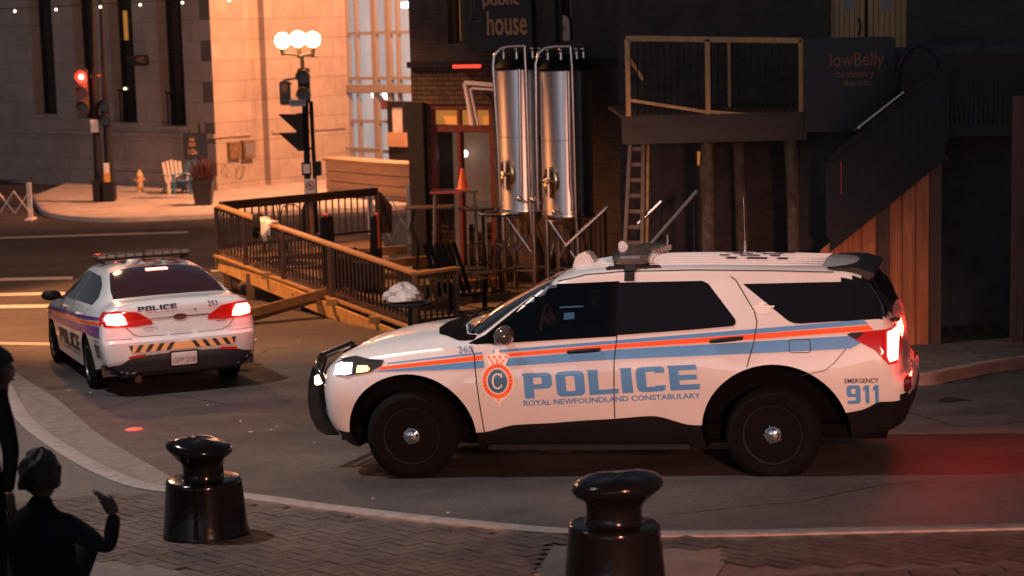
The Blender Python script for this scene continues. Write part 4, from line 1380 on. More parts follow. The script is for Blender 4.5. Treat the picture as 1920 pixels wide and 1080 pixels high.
# ---------------------------------------------------------------- ground
def sheet(name, poly, dz, m, step=.5, kind='structure', label=None, thick=0.0, skirt=None):
    """a ground sheet with the given outline that follows the lie of the land"""
    bm = bmesh.new()
    loops3 = [[Vector((x, y, 0)) for x, y in poly]]
    tr = geometry.tessellate_polygon(loops3)
    bvs = [bm.verts.new(p) for p in loops3[0]]
    for t in tr:
        try: bm.faces.new([bvs[i] for i in t])
        except ValueError: pass
    for ax in (0, 1):
        c = [v.co[ax] for v in bm.verts]
        k = math.ceil(min(c) / step) * step
        while k < max(c):
            co = [0, 0, 0]; no = [0, 0, 0]; co[ax] = k; no[ax] = 1
            bmesh.ops.bisect_plane(bm, geom=bm.verts[:] + bm.edges[:] + bm.faces[:], plane_co=co, plane_no=no, dist=1e-6)
            k += step
    if thick:
        r = bmesh.ops.extrude_face_region(bm, geom=bm.faces[:])
        for v in bm.verts: v.co.z = Zg(v.co.x, v.co.y) + dz
        for g in r['geom']:
            if isinstance(g, bmesh.types.BMVert): g.co.z -= thick
    else:
        for v in bm.verts: v.co.z = Zg(v.co.x, v.co.y) + dz
    bmesh.ops.recalc_face_normals(bm, faces=bm.faces)
    if not thick and sum(f.normal.z for f in bm.faces) < 0:
        bmesh.ops.reverse_faces(bm, faces=bm.faces)
    me = bpy.data.meshes.new(name); bm.to_mesh(me); bm.free()
    o = link_mesh(name, me, m)
    return tag(o, label, None, None, kind)


def gp(pts, dz=0.0):
    out = []
    for p in pts:
        q = G(p[0], p[1], dz); out.append((q.x, q.y))
    return out


def smooth_line(pts, n=6):
    out = []
    P = [Vector(p) for p in pts]
    for i in range(len(P) - 1):
        p0 = P[max(0, i - 1)]; p1 = P[i]; p2 = P[i + 1]; p3 = P[min(len(P) - 1, i + 2)]
        for k in range(n):
            t = k / n
            out.append(tuple(.5 * ((2 * p1) + (p2 - p0) * t + (2 * p0 - 5 * p1 + 4 * p2 - p3) * t * t + (3 * p1 - p0 - 3 * p2 + p3) * t ** 3)))
    out.append(tuple(P[-1]))
    return out


def offset_line(pts, d):
    out = []
    for i, p in enumerate(pts):
        a = Vector(pts[max(0, i - 1)]); b = Vector(pts[min(len(pts) - 1, i + 1)])
        t = (b - a).normalized()
        out.append((p[0] - t.y * d, p[1] + t.x * d))
    return out


def kerb(name, line, w, h, m, label=None, side=1):
    """kerb: solid strip along a ground line, h above the road, w wide (to the `side`)"""
    mb = MB()
    inner = offset_line(line, w * side)
    mid = offset_line(line, .018 * side)
    n = len(line)
    vs = []
    for i in range(n):
        z = Zg(*line[i])
        vs += [(line[i][0], line[i][1], z - .3), (line[i][0], line[i][1], z + h - .02), (mid[i][0], mid[i][1], z + h), (inner[i][0], inner[i][1], Zg(*inner[i]) + h), (inner[i][0], inner[i][1], Zg(*inner[i]) - .3)]
    fs = []
    for i in range(n - 1):
        for k in range(4):
            fs.append((i * 5 + k, i * 5 + k + 1, (i + 1) * 5 + k + 1, (i + 1) * 5 + k))
    mb.add(vs, fs)
    return mb.build(name, m, smooth=radians(50), kind='structure', label=label), inner


# the carriageway: one sheet far beyond the picture
mb = MB()
vs = []; fs = []
xs_ = [-300, -150, -80, -50] + [-40 + 1.0 * i for i in range(81)] + [50, 80, 150, 300]
ys_ = [-60, -30, -10] + [0.5 * i for i in range(0, 150)] + [80, 100, 150, 250, 400]
for x in xs_:
    for y in ys_: vs.append((x, y, Zg(x, y)))
ny = len(ys_)
for i in range(len(xs_) - 1):
    for j in range(ny - 1): fs.append((i * ny + j, (i + 1) * ny + j, (i + 1) * ny + j + 1, i * ny + j + 1))
mb.add(vs, fs)
mb.build('road', 'asph', smooth=1, kind='structure')

# near pavement: its kerb line in the picture, brought down to the ground
KH = .12
kl = smooth_line(gp([(-260, 560), (-60, 640), (8, 712), (62, 800), (150, 868), (245, 918), (330, 940), (460, 950), (630, 974), (800, 995), (940, 1010), (1070, 1021), (1300, 1026), (1600, 1020), (1940, 1012), (2300, 1000)]), 5)
M['kerbstone'] = mat('pale_kerb_stone', (.26, .215, .195), .85, noise=.25, nscale=8, bump=.3)
k1, inner = kerb('kerb', kl, .19, KH, 'kerbstone', side=-1)
gut = smooth_line(gp([(-260, 540), (-60, 620), (30, 700), (110, 752), (200, 826), (315, 893), (400, 936)]), 5)
gutin = [p for p in kl if p[0] < gut[-1][0]]
sheet('gutter_apron', gut + gutin[::-1], .012, 'concrete2', .4)
# paving behind the kerb: pavers on bedding, with concrete slabs let in
pav = inner + [(inner[-1][0] + 2, 3), (-9, 3), (inner[0][0] - 1, inner[0][1])]
sheet('paving_bed', pav, KH - .012, 'mortar', .5)


def inside(p, poly):
    r = False; n = len(poly)
    for i in range(n):
        x1, y1 = poly[i]; x2, y2 = poly[(i + 1) % n]
        if (y1 > p[1]) != (y2 > p[1]) and p[0] < (x2 - x1) * (p[1] - y1) / (y2 - y1) + x1: r = not r
    return r


slabA = gp([(1040, 1022), (1375, 1030), (1310, 1130), (960, 1130)], KH)
slabB = gp([(60, 860), (235, 940), (330, 962), (470, 1010), (400, 1030), (250, 990), (60, 960)], KH)
slabC = gp([(140, 1050), (260, 1052), (420, 1090), (420, 1200), (100, 1200)], KH)
slabD = gp([(-100, 790), (40, 870), (120, 940), (130, 1050), (-100, 1050)], KH)
slabE = gp([(1320, 1062), (2000, 1052), (2100, 1200), (1270, 1200)], KH)
for nm, sl in (('A', slabA), ('C', slabC)):
    sheet('pavement_slab', sl, KH - .002, 'concrete', .4)
mb = MB()
bl, bw_, gap = .20, .10, .008
ang = radians(38)
c0 = Vector((0.5, 10.5))
cnt = 0
def brick(cx, cy, a, L_, W_):
    ca, sa = cos(a), sin(a)
    p = []
    for u, v in ((-L_ / 2 + gap / 2, -W_ / 2 + gap / 2), (L_ / 2 - gap / 2, -W_ / 2 + gap / 2), (L_ / 2 - gap / 2, W_ / 2 - gap / 2), (-L_ / 2 + gap / 2, W_ / 2 - gap / 2)):
        p.append((cx + u * ca - v * sa, cy + u * sa + v * ca))
    return p
pl_in = [p for p in inner]
for i in range(-60, 61):
    for j in range(-60, 61):
        m4 = (i - j) % 4
        if m4 in (0, 3):
            if m4 == 0: q = Vector(((i + 1) * bw_, (j + .5) * bw_)); a = 0
            else: q = Vector(((i + .5) * bw_, (j + 1) * bw_)); a = pi / 2
            X = c0.x + q.x * cos(ang) - q.y * sin(ang); Y = c0.y + q.x * sin(ang) + q.y * cos(ang)
            if not (9.9 < Y < 14.5 and -4.6 < X < 4.6): continue
            if not inside((X, Y), pav) or inside((X, Y), slabA) or inside((X, Y), slabC) : continue
            if inside((X, Y), slabE): continue
            P4 = brick(X, Y, a + ang, bl, bw_)
            if not all(inside(p, pav) for p in P4): continue
            dz = KH + .002 + random.uniform(-.0015, .0015)
            mb.add([(x, y, Zg(x, y) + dz) for x, y in P4], [(0, 1, 2, 3)])
mb.build('herringbone_paving', 'paver1', kind='structure')
mb = MB()
for i in range(30):
    for j in range(8):
        X = slabE[3][0] - .3 + .27 * i + (.13 if j % 2 else 0); Y = slabE[1][1] - .12 - .21 * j
        P4 = brick(X, Y, radians(-1), .265, .205)
        if not all(inside(p, pav) for p in P4) or not inside((X, Y), slabE): continue
        mb.add([(x, y, Zg(x, y) + KH + .002) for x, y in P4], [(0, 1, 2, 3)])
mb.build('square_paving', 'paver1', kind='structure')

# pavement on the right, running back as the paved yard of the pub
rk = smooth_line(gp([(866, 612), (1100, 640), (1400, 690), (1700, 722), (1800, 712), (1930, 690), (2400, 640)]), 5)
k2, inner2 = kerb('kerb', rk, .16, .13, 'redconc' if 'redconc' in M else 'concrete2', side=1)
A0 = gp([(866, 604)])[0]
yard = inner2 + [(40, 20), (40, 70), (4.2, 70), (-1.5, 52), (-2.3, 39.5), (-2.3, 37)]
sheet('paved_yard', yard, .128, 'patio', .8)

# far pavement in front of the stone building
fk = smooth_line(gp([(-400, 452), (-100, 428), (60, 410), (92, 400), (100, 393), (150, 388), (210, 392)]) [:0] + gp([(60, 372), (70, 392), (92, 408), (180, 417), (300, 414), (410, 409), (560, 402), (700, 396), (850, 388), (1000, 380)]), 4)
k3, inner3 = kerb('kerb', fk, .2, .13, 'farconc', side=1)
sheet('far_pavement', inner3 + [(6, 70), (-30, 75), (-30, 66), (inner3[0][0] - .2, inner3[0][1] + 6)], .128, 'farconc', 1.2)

# painted lines
for k, (a, b, wd) in enumerate([((-40, 523), (136, 519), 5), ((-40, 551), (122, 548), 5), ((-40, 573), (106, 571), 6), ((-60, 641), (96, 643), 5),
                                ((395, 507), (560, 498), 3), ((352, 434), (-60, 447), 3)]):
    p = gp([a, b, (b[0], b[1] + wd), (a[0], a[1] + wd)])
    sheet('road_marking', p, .006, 'linepaint', .8)
sheet('road_marking', gp([(462, 662), (470, 634), (482, 636)]), .006, 'linepaint', .8)
q = G(252, 806)
mb = MB(); mb.lathe([(.10, .0), (.10, .006), (.085, .010)], 24); o = mb.build('road_marker_disc', 'redspot', label='small red disc set in the asphalt between the sedan and the kerb', cat='road marker'); o.location = (q.x, q.y, Zg(q.x, q.y) + .001)

# cars sit on this ground; small litter
# ---------------------------------------------------------------- wall frames
class Wall:
    """upright plane through two ground points; X along it, Y into the building, Z up"""
    def __init__(s, p0, p1):
        s.p0 = Vector((p0[0], p0[1], 0)); s.p1 = Vector((p1[0], p1[1], 0))
        s.x = (s.p1 - s.p0).normalized(); s.n = Vector((-s.x.y, s.x.x, 0))
        s.L = (s.p1 - s.p0).length
        s.M = Matrix((s.x, s.n, Vector((0, 0, 1)))).transposed().to_4x4(); s.M.translation = s.p0
    def hit(s, px, py, off=0.0):
        d = ray(px, py); o = Vector((0, 0, CAMZ))
        t = ((s.p0 + s.n * off - o).dot(s.n)) / d.dot(s.n)
        q = o + d * t
        return (q - s.p0).dot(s.x), q.z
    def rect(s, x0, y0, x1, y1, off=0.0):
        """picture rectangle -> (u0,u1,z0,z1)"""
        xm, ym = (x0 + x1) / 2, (y0 + y1) / 2
        return s.hit(x0, ym, off)[0], s.hit(x1, ym, off)[0], s.hit(xm, y1, off)[1], s.hit(xm, y0, off)[1]
    def put(s, o):
        o.matrix_world = s.M; return o


def wall_mesh(u0, u1, z0, z1, holes, t=.35, mb=None, mi=0):
    mb = mb or MB()
    us = sorted(set([u0, u1] + [h[0] for h in holes] + [h[1] for h in holes]))
    zs = sorted(set([z0, z1] + [h[2] for h in holes] + [h[3] for h in holes]))
    us = [u for u in us if u0 <= u <= u1]; zs = [z for z in zs if z0 <= z <= z1]
    def solid(i, j):
        if i < 0 or j < 0 or i >= len(us) - 1 or j >= len(zs) - 1: return False
        cu = (us[i] + us[i + 1]) / 2; cz = (zs[j] + zs[j + 1]) / 2
        return not any(h[0] < cu < h[1] and h[2] < cz < h[3] for h in holes)
    for i in range(len(us) - 1):
        for j in range(len(zs) - 1):
            if not solid(i, j): continue
            a, b, c, d = us[i], us[i + 1], zs[j], zs[j + 1]
            mb.quad((a, 0, c), (b, 0, c), (b, 0, d), (a, 0, d), mi)
            mb.quad((a, t, c), (a, t, d), (b, t, d), (b, t, c), mi)
            if not solid(i - 1, j): mb.quad((a, 0, c), (a, 0, d), (a, t, d), (a, t, c), mi)
            if not solid(i + 1, j): mb.quad((b, 0, c), (b, t, c), (b, t, d), (b, 0, d), mi)
            if not solid(i, j - 1): mb.quad((a, 0, c), (a, t, c), (b, t, c), (b, 0, c), mi)
            if not solid(i, j + 1): mb.quad((a, 0, d), (b, 0, d), (b, t, d), (a, t, d), mi)
    return mb
# ---------------------------------------------------------------- far stone building
FB0 = at(-60, 345, 66); FB1 = at(409, 358, 56.5); FB2 = at(650, 350, 60.5)
WL = Wall((FB0.x, FB0.y), (FB1.x, FB1.y))
WR = Wall((FB1.x, FB1.y), (FB2.x, FB2.y))
bld = thing('stone_building', (0, 0, 0), 'large pale limestone corner building with tall narrow windows, lit orange on its right face', 'building')
ZB = -1.1; ZT = 9.5
holes = []
wins = []
for (xa, xb, yb) in ((60, 102, 214), (140, 178, 222), (208, 252, 230), (297, 344, 236)):
    u0 = WL.hit(xa, 120)[0]; u1 = WL.hit(xb, 120)[0]; z0 = WL.hit((xa + xb) / 2, yb)[1]
    holes.append((u0, u1, z0, ZT - .6)); wins.append((u0, u1, z0))
Lw = WL.L
mb = wall_mesh(-16, Lw, ZB, ZT, holes, .7)
wl = WL.put(mb.build('wall', 'stone')); 
def adopt(o, par):
    mw = o.matrix_world.copy(); o.parent = par; o.matrix_parent_inverse = Matrix.Identity(4); o.matrix_local = par.matrix_world.inverted() @ mw if par.parent is None else mw
    return o
def part(mbx, name, mats, W_, par, smooth=None, bevel=0, label=None):
    o = mbx.build(name, mats, None, smooth, bevel)
    o.parent = par
    if W_ is not None: o.matrix_local = W_.M if par.parent is None and par.type == 'EMPTY' else Matrix.Identity(4)
    if label: o['label'] = label
    return o
wl.parent = bld
# right face with a shallow recessed bay
gu0 = WR.hit(470, 150)[0]; gu1 = WR.hit(500, 150)[0]
mb = wall_mesh(.0, WR.L, ZB, ZT, [(gu0, gu1, ZB, ZT - .5)], .5)
mb.quad((gu0 - .01, .28, ZB), (gu1 + .01, .28, ZB), (gu1 + .01, .28, ZT), (gu0 - .01, .28, ZT))
part(mb, 'wall', 'stone', WR, bld, label='orange lit stone face with a recessed vertical bay')
mb = MB(); mb.box((WR.L - .01, .0, ZB), (WR.L + .35, 8, ZT)); part(mb, 'wall', 'stone', WR, bld)
# plinth ledges
zl = WL.hit(408, 252)[1]; 
mb = MB(); mb.box((-16, -.10, zl - .14), (Lw + .06, -.002, zl)); part(mb, 'string_course', 'stonetrim', WL, bld, bevel=.02)
mb = MB(); mb.box((-.04, -.07, zl - .12), (gu0 - .1, -.002, zl - .02)); mb.box((gu1 + .1, -.07, zl - .12), (WR.L + .02, -.002, zl - .02)); part(mb, 'string_course', 'stonetrim', WR, bld, bevel=.02)
mb = MB(); mb.box((-16, -.08, ZB), (Lw + .05, -.002, -.35)); part(mb, 'plinth', 'stonetrim', WL, bld, bevel=.02)
M['winrecess'] = mat('dark_window_metal', (.03, .027, .025), .35, metal=.4)
M['winglass'] = mat('dark_street_window', (.02, .018, .02), .06, spec=.8)
for k, (u0, u1, z0) in enumerate(wins):
    mb = MB()
    z1 = ZT - .6
    for a, b in ((u0, u0 + .07), (u1 - .07, u1), ((u0 + u1) / 2 - .03, (u0 + u1) / 2 + .03)): mb.box((a, .38, z0), (b, .46, z1))
    for zz in (z0, z0 + .75, z0 + 2.2, z0 + 3.6): mb.box((u0 + .072, .385, zz), (u1 - .072, .455, zz + .08))
    f = part(mb, 'window', 'winrecess', WL, bld)
    mb = MB(); mb.box((u0, .47, z0), (u1, .50, z1)); g = part(mb, 'pane', 'winglass', WL, f)
    mb = MB(); mb.box((u0 - .10, -.06, z0 - .12), (u1 + .10, .36, z0 - .002)); part(mb, 'sill', 'stonetrim', WL, f, bevel=.02)
    if k in (2, 3):
        # ironwork guard
        mb = MB()
        for q in range(7):
            u = u0 + (u1 - u0) * (q + .5) / 7
            mb.tube([(u, .2, z0), (u, .2, z0 + 1.05)], .018, 6)
        mb.box((u0, .185, z0 + 1.0), (u1, .215, z0 + 1.04)); part(mb, 'window_guard', 'blackmetal', WL, f)
# lit strip inside window 3 and wall lamp
u = wins[2][1]
mb = MB(); a, z = WL.hit(237, 75, .46); _, z2 = WL.hit(237, 20, .46)
mb.box((a - .10, .455, z), (a + .10, .468, z2)); part(mb, 'lit_blind', 'amberpane', WL, bld)
for px, py, r in ((234, 167, .055), (309, 175, .035)):
    a, z = WL.hit(px, py, .44); mb = MB(); mb.ball((a, .44, z), r, 10); part(mb, 'interior_lamp', 'bulb', WL, bld, 1)
a, z = WL.hit(267, 110)
mb = MB(); mb.prism([(-.02, z + .12), (-.50, z + .02), (-.52, z - .06), (-.02, z - .22)], 'x', a - .25, a + .35); part(mb, 'wall_flood_lamp', 'blackmetal', WL, bld, bevel=.02)
# right-face electrical boxes and graffiti
a0, a1, z0, z1 = WR.rect(425, 264, 472, 296)
mb = MB(); m_ = (a0 + a1) / 2
M['metalbox'] = mat('weathered_meter_box', (.22, .14, .08), .5, metal=.5, noise=.4)
mb.box((a0, -.16, z0), (m_ - .02, -.003, z1 - .02)); eb = part(mb, 'meter_box', 'metalbox', WR, bld, bevel=.015)
mb = MB(); mb.box((m_ + .02, -.20, z0 - .03), (a1, -.003, z1)); eb2 = part(mb, 'meter_box', 'metalbox', WR, bld, bevel=.015)
mb = MB(); mb.box((m_ + .08, -.215, z0 + .05), (a1 - .06, -.202, z1 - .08)); part(mb, 'box_door', 'grey', WR, eb2)
random.seed(11)
a, z = WR.hit(440, 318)
mb = MB()
for k in range(7):
    ax = a - .42 + .12 * k; pts = []
    for q in range(14):
        t = q / 13 * 2 * pi
        pts.append((ax + (.10 + .03 * (k % 3)) * cos(t * (1 + .3 * (k % 2)) + k), -.004, z + .20 * sin(t + k * 1.3) - .02 * k))
    mb.tube(pts, .009, 4)
part(mb, 'graffiti', 'graf', WR, bld)
# rear mass so the building has depth
mb = MB(); mb.box((-16, .72, ZB), (Lw - 1.2, 2.6, ZT - .1)); part(mb, 'rear_block', 'stonetrim', WL, bld)

# ---------------------------------------------------------------- glazed atrium
AT0 = at(652, 345, 60.8); AT1 = at(790, 330, 58.5)
WA = Wall((AT0.x, AT0.y), (AT1.x, AT1.y))
atr = thing('glass_atrium', (0, 0, 0), 'brightly lit glass entrance hall with metal mullions and double doors behind the globe lamp', 'building')
zt = 9.5
UL = WA.L + 1.5
mb = MB()
for px in (652, 669, 702, 728, 746, 779):
    u = WA.hit(px, 150)[0]
    wd = .20 if px in (702, 728) else .08
    mb.box((u - wd / 2, 0, ZB), (u + wd / 2, .16, zt))
part(mb, 'mullion', 'mullion', WA, atr, bevel=.01)
mb = MB()
for py in (62, 147, 168, 228, 284):
    z = WA.hit(700, py)[1]
    mb.box((0, .03, z - .05), (UL, .12, z + .05))
part(mb, 'transom', 'mullion', WA, atr)
mb = MB(); z = WA.hit(700, 165)[1]; mb.box((0, -.10, z - .16), (UL, -.01, z + .10)); part(mb, 'canopy_fascia', 'mullion', WA, atr, bevel=.02)
mb = MB(); mb.box((0, .17, ZB), (UL, .19, zt)); part(mb, 'glazing', 'archglass', WA, atr)
mb = MB()
mb.box((-5, 4.5, ZB), (UL + 3, 4.6, zt)); mb.box((-.3, .4, zt), (UL + 3, 4.6, zt + .2)); part(mb, 'back_wall', 'atriumroom', WA, atr)
mb = MB(); random.seed(5)
for k in range(12):
    u = random.uniform(-1.5, UL - .5); z = random.uniform(-.5, 7.5); mb.box((u, 2.5 + .12 * k, z), (u + random.uniform(.3, 1.0), 2.6 + .12 * k, z + random.uniform(.1, .7)), k % 3)
part(mb, 'interior_fittings', ['grey', 'orangelit0', 'mullion'], WA, atr)
for px, py, r in ((705, 177, .16), (727, 177, .18), (651, 80, .12), (728, 59, .09)):
    u, z = WA.hit(px, py, .5); mb = MB(); mb.ball((u, .5, z), r, 12); part(mb, 'lobby_lamp', 'atriumlight', WA, atr, 1)
u0, u1, z0, z1 = WA.rect(752, 4, 780, 14, .9); mb = MB(); mb.box((u0, .9, z0), (u1, 1.2, z1)); part(mb, 'light_panel', 'atriumlight', WA, atr)
# dark double doors
u0, u1, z0, z1 = WA.rect(728, 190, 800, 300, -.1)
um = (u0 + u1) / 2
for a, b in ((u0, um - .02), (um + .02, u1)):
    mb = wall_mesh(a, b, -1.0, z1, [(a + .18, b - .16, z1 - 1.35, z1 - .2)], .07)
    mb.v = [(x, y - .12, z) for x, y, z in mb.v]
    d = part(mb, 'door', 'blackmetal', WA, atr)
    mb = MB(); mb.box((a + .15, -.07, z1 - 1.38), (b - .13, -.06, z1 - .17)); part(mb, 'pane', 'warmroom', WA, d)
mb = MB(); u, z = WA.hit(738, 262, -.3); mb.box((u - .35, -.25, z - .22), (u + .45, -.14, z + .22)); part(mb, 'door_poster', 'orangeboard', WA, atr)
# wooden planter terrace wall in front
P0 = at(612, 358, 54); P1 = at(690, 356, 52); P2 = at(800, 345, 50)
for (a, b, ya, yb) in ((P0, P1, 300, 308), (P1, P2, 311, 296)):
    W1 = Wall((a.x, a.y), (b.x, b.y))
    z = W1.hit(690, 308)[1]
    mb = MB(); n = 4; zb = -.95
    for k in range(n):
        za = zb + (z - zb) * k / n; mb.box((0, 0, za + .01), (W1.L, .1, zb + (z - zb) * (k + 1) / n - .01))
    mb.box((.05, .1, zb), (W1.L - .05, .6, z - .05)); mb.box((-.05, -.06, z), (W1.L + .05, .7, z + .08))
    o = mb.build('planter_wall', 'orangeboard', bevel=.008, cat='planter wall', label='boarded planter wall, the section ending beside the lamp post' if a is P0 else 'boarded planter wall, the section reaching the brick pub corner', group='boarded planter walls'); W1.put(o)
# terrace railing in front of the atrium
mb = MB()
R0 = at(650, 290, 57); R1 = at(715, 300, 56)
WR0 = Wall((R0.x, R0.y), (R1.x, R1.y))
_, za = WR0.hit(680, 280); _, zb = WR0.hit(680, 305)
for k in range(12): mb.tube([(WR0.L * k / 11, 0, -.9), (WR0.L * k / 11, 0, za)], .02, 6)
mb.box((0, -.03, za), (WR0.L, .03, za + .05))
o = mb.build('terrace_railing', 'mullion', cat='railing', label='pale metal railing standing before the lit glass hall'); WR0.put(o)

# ---------------------------------------------------------------- brick pub
PB0 = at(778, 380, 34.2); PB1 = at(1180, 420, 31.8)
WP = Wall((PB0.x, PB0.y), (PB1.x, PB1.y))
pub = thing('brick_pub', (0, 0, 0), 'dark brick public house with red framed shop window and hanging black sign boards', 'building')
ZP = -.95; ZPT = 6.2
def PR(*a, **k): return WP.rect(*a, **k)
shop = PR(806, 196, 925, 372); shop = (shop[0], shop[1], ZP + .25, shop[3])
w1 = PR(838, -60, 862, 82); w2 = PR(1040, -60, 1072, 82); w3 = PR(1278, -60, 1325, 68)
zbelt = WP.hit(850, 120)[1]
LPB = WP.L + 9
mb = wall_mesh(0, LPB, zbelt, ZPT, [w1, w2, w3], .35)
mb2 = wall_mesh(0, LPB, ZP, zbelt, [shop], .35)
part(mb, 'upper_wall', 'darkbrick', WP, pub); 
us = PR(780, 125, 930, 190)
part(mb2, 'lower_wall', 'roughstone', WP, pub)
mb = MB(); mb.box((-.02, -.10, zbelt - .06), (LPB, -.003, zbelt + .05)); part(mb, 'belt_course', 'blackmetal', WP, pub, bevel=.01)
u0, u1, z0, z1 = PR(858, 121, 908, 127); mb = MB(); mb.box((u0, -.16, z0), (u1, -.105, z1)); part(mb, 'red_light_strip', 'neon', WP, pub)
# dark lower wall right of the shop front
u0 = WP.hit(928, 300)[0]; mb = MB(); mb.box((u0, -.05, ZP), (LPB, -.003, zbelt - .07)); part(mb, 'dark_cladding', 'darkbrick', WP, pub)
mb = MB(); u1 = WP.hit(803, 300)[0]; mb.box((-.03, -.12, ZP), (u1, -.003, PR(780, 192, 790, 372)[3])); part(mb, 'corner_pilaster', 'blackmetal', WP, pub, bevel=.01)
mb = MB(); mb.box((.0, .36, ZP), (.30, 14, ZPT)); part(mb, 'side_wall', 'darkbrick', WP, pub)
mb = MB(); mb.box((0, .36, ZPT - .3), (LPB, 14, ZPT)); part(mb, 'roof', 'blackmetal', WP, pub)
mb = MB(); mb.box((0, 3.2, ZP), (LPB, 3.3, ZPT - .3)); part(mb, 'room_wall', 'darkwall', WP, pub)
# upper windows
for k, (wn, m_) in enumerate(((w1, 'amberpane'), (w2, 'winglass'), (w3, 'tandoor'))):
    a, b, c, d = wn
    mb = MB(); mb.box((a, .14, c), (a + .04, .24, d)); mb.box((b - .04, .14, c), (b, .24, d)); mb.box((a + .04, .14, c), (b - .04, .24, c + .05))
    f = part(mb, 'window', 'raildark', WP, pub)
    mb = MB(); mb.box((a + (.09 if k == 0 else 0), .26, c), (b, .28, d)); part(mb, 'pane', m_, WP, f)
u0, u1, z0, z1 = PR(1041, 28, 1068, 78, .2)
mb = MB(); r = (u1 - u0) / 2; cx = (u0 + u1) / 2
mb.prism([(u0, z0), (u1, z0)] + [(cx + r * cos(pi * t / 12), z1 - r + r * sin(pi * t / 12)) for t in range(13)], 'y', .19, .22)
M['palesign'] = mat('pale_round_sign', (.55, .38, .28), .6)
ps = part(mb, 'arched_notice', 'palesign', WP, pub)
def wall_text(s_, W_, x0, y0, x1, y1, m_, par, name='sign_lettering', off=-.01, bold=.0, depth=.012, shear=0, mirror=False):
    u0, u1, z0, z1 = W_.rect(x0, y0, x1, y1, off)
    vs, fs = text_in(s_, [(u0, z0), (u1, z0), (u1, z1), (u0, z1)], bold, shear)
    mb = MB(); mb.add([(u, off, z) for u, z in vs], fs)
    return part(mb, name, m_, W_, par)
wall_text('ER', WP, 1046, 48, 1062, 58, 'blackmetal', ps, off=.185, bold=.01)
# hanging sign board
u0, u1, z0, z1 = PR(882, -40, 1006, 96)
mb = MB(); mb.box((u0, -.16, z0), (u1, -.08, z1)); sb = part(mb, 'sign_board', 'blackpanel', WP, pub, bevel=.01)
def serif_text(s_, W_, x0, y0, x1, y1, m_, par, off, bold=.012, name='sign_lettering'):
    return wall_text(s_, W_, x0, y0, x1, y1, m_, par, name, off, bold)
serif_text('public', WP, 905, -12, 974, 16, 'signgold', sb, -.166, .012)
serif_text('house', WP, 913, 20, 988, 66, 'signgold', sb, -.166, .014)
mb = MB(); u, z = WP.hit(893, 25, -.17)
mb.tube([(u - .16, -.168, z + .34), (u - .10, -.168, z + .36), (u - .10, -.168, z + .05), (u - .12, -.168, z - .12), (u + .02, -.168, z - .15), (u + .12, -.168, z - .12), (u + .08, -.168, z + .05), (u - .04, -.168, z + .08), (u - .04, -.168, z + .34)], .010, 5)
part(mb, 'sign_emblem', 'dimgold0', WP, sb)
# shop front
a, b, c, d = shop
H = d - c
mb = MB()
zt_ = WP.hit(850, 234)[1]; zt2 = WP.hit(850, 248)[1]
for x0, x1 in ((a, a + .09), (b - .09, b)): mb.box((x0, .02, c), (x1, .16, d))
mb.box((a + .09, .02, d - .10), (b - .09, .16, d)); mb.box((a + .09, .02, zt2), (b - .09, .16, zt_ - .01)); mb.box((a + .09, .02, c), (b - .09, .16, c + .12))
um = WP.hit(858, 220)[0]; um2 = WP.hit(886, 220)[0]
for u in (um, um2): mb.box((u - .04, .03, zt_), (u + .04, .15, d - .1))
mb.box((um - .05, .03, c + .12), (um + .03, .15, zt2))
sf = part(mb, 'shop_window', 'redframe', WP, pub, bevel=.008)
for x0, x1 in ((a + .09, um - .04), (um + .04, um2 - .04), (um2 + .04, b - .09)):
    mb = MB(); mb.box((x0, .10, zt_), (x1, .12, d - .1)); part(mb, 'amber_pane', 'amberpane', WP, sf)
M['shopglass'] = tinted_glass('shop_window_glass', (.75, .70, .66))
mb = MB(); mb.box((a + .09, .09, c + .12), (um - .05, .10, zt2)); mb.box((um + .03, .09, c + .12), (b - .09, .10, zt2)); part(mb, 'pane', 'shopglass', WP, sf)
mb = MB(); mb.box((a - .1, .85, c), (b + .1, .9, d)); part(mb, 'room_backdrop', 'warmroom', WP, sf)
u, z = WP.hit(871, 288, .6); mb = MB(); mb.ball((u, .6, z), .07, 12); part(mb, 'pane_reflection_spot', 'atriumlight', WP, sf, 1)  # glowing ball stands in for a white reflection on the pane
mb = MB(); random.seed(3)
for k in range(7):
    u = a + .2 + .2 * k; mb.box((u, .6, c), (u + .08, .7, c + random.uniform(.5, 1.3)))
part(mb, 'room_furniture', 'raildark', WP, sf)
# white bracket frame leaning out by the tanks
mb = MB()
q = [WP.hit(x, y, -.3) for x, y in ((872, 155), (932, 160), (886, 235), (876, 232))]
q = [(u, -.3, z) for u, z in q]
mb.bar(q[0], q[1], .07, .07); mb.bar(q[0], q[2], .07, .07); mb.bar((q[0][0] + .13, -.3, q[0][2] - .10), (q[1][0], -.3, q[1][2] - .08), .04, .04); mb.bar((q[0][0] + .11, -.3, q[0][2] - .1), (q[2][0] + .12, -.3, q[2][2]), .04, .04)
mb.bar(q[0], (q[0][0], 0, q[0][2]), .05, .05)
part(mb, 'sign_bracket', 'whitepaint', WP, pub, bevel=.008)

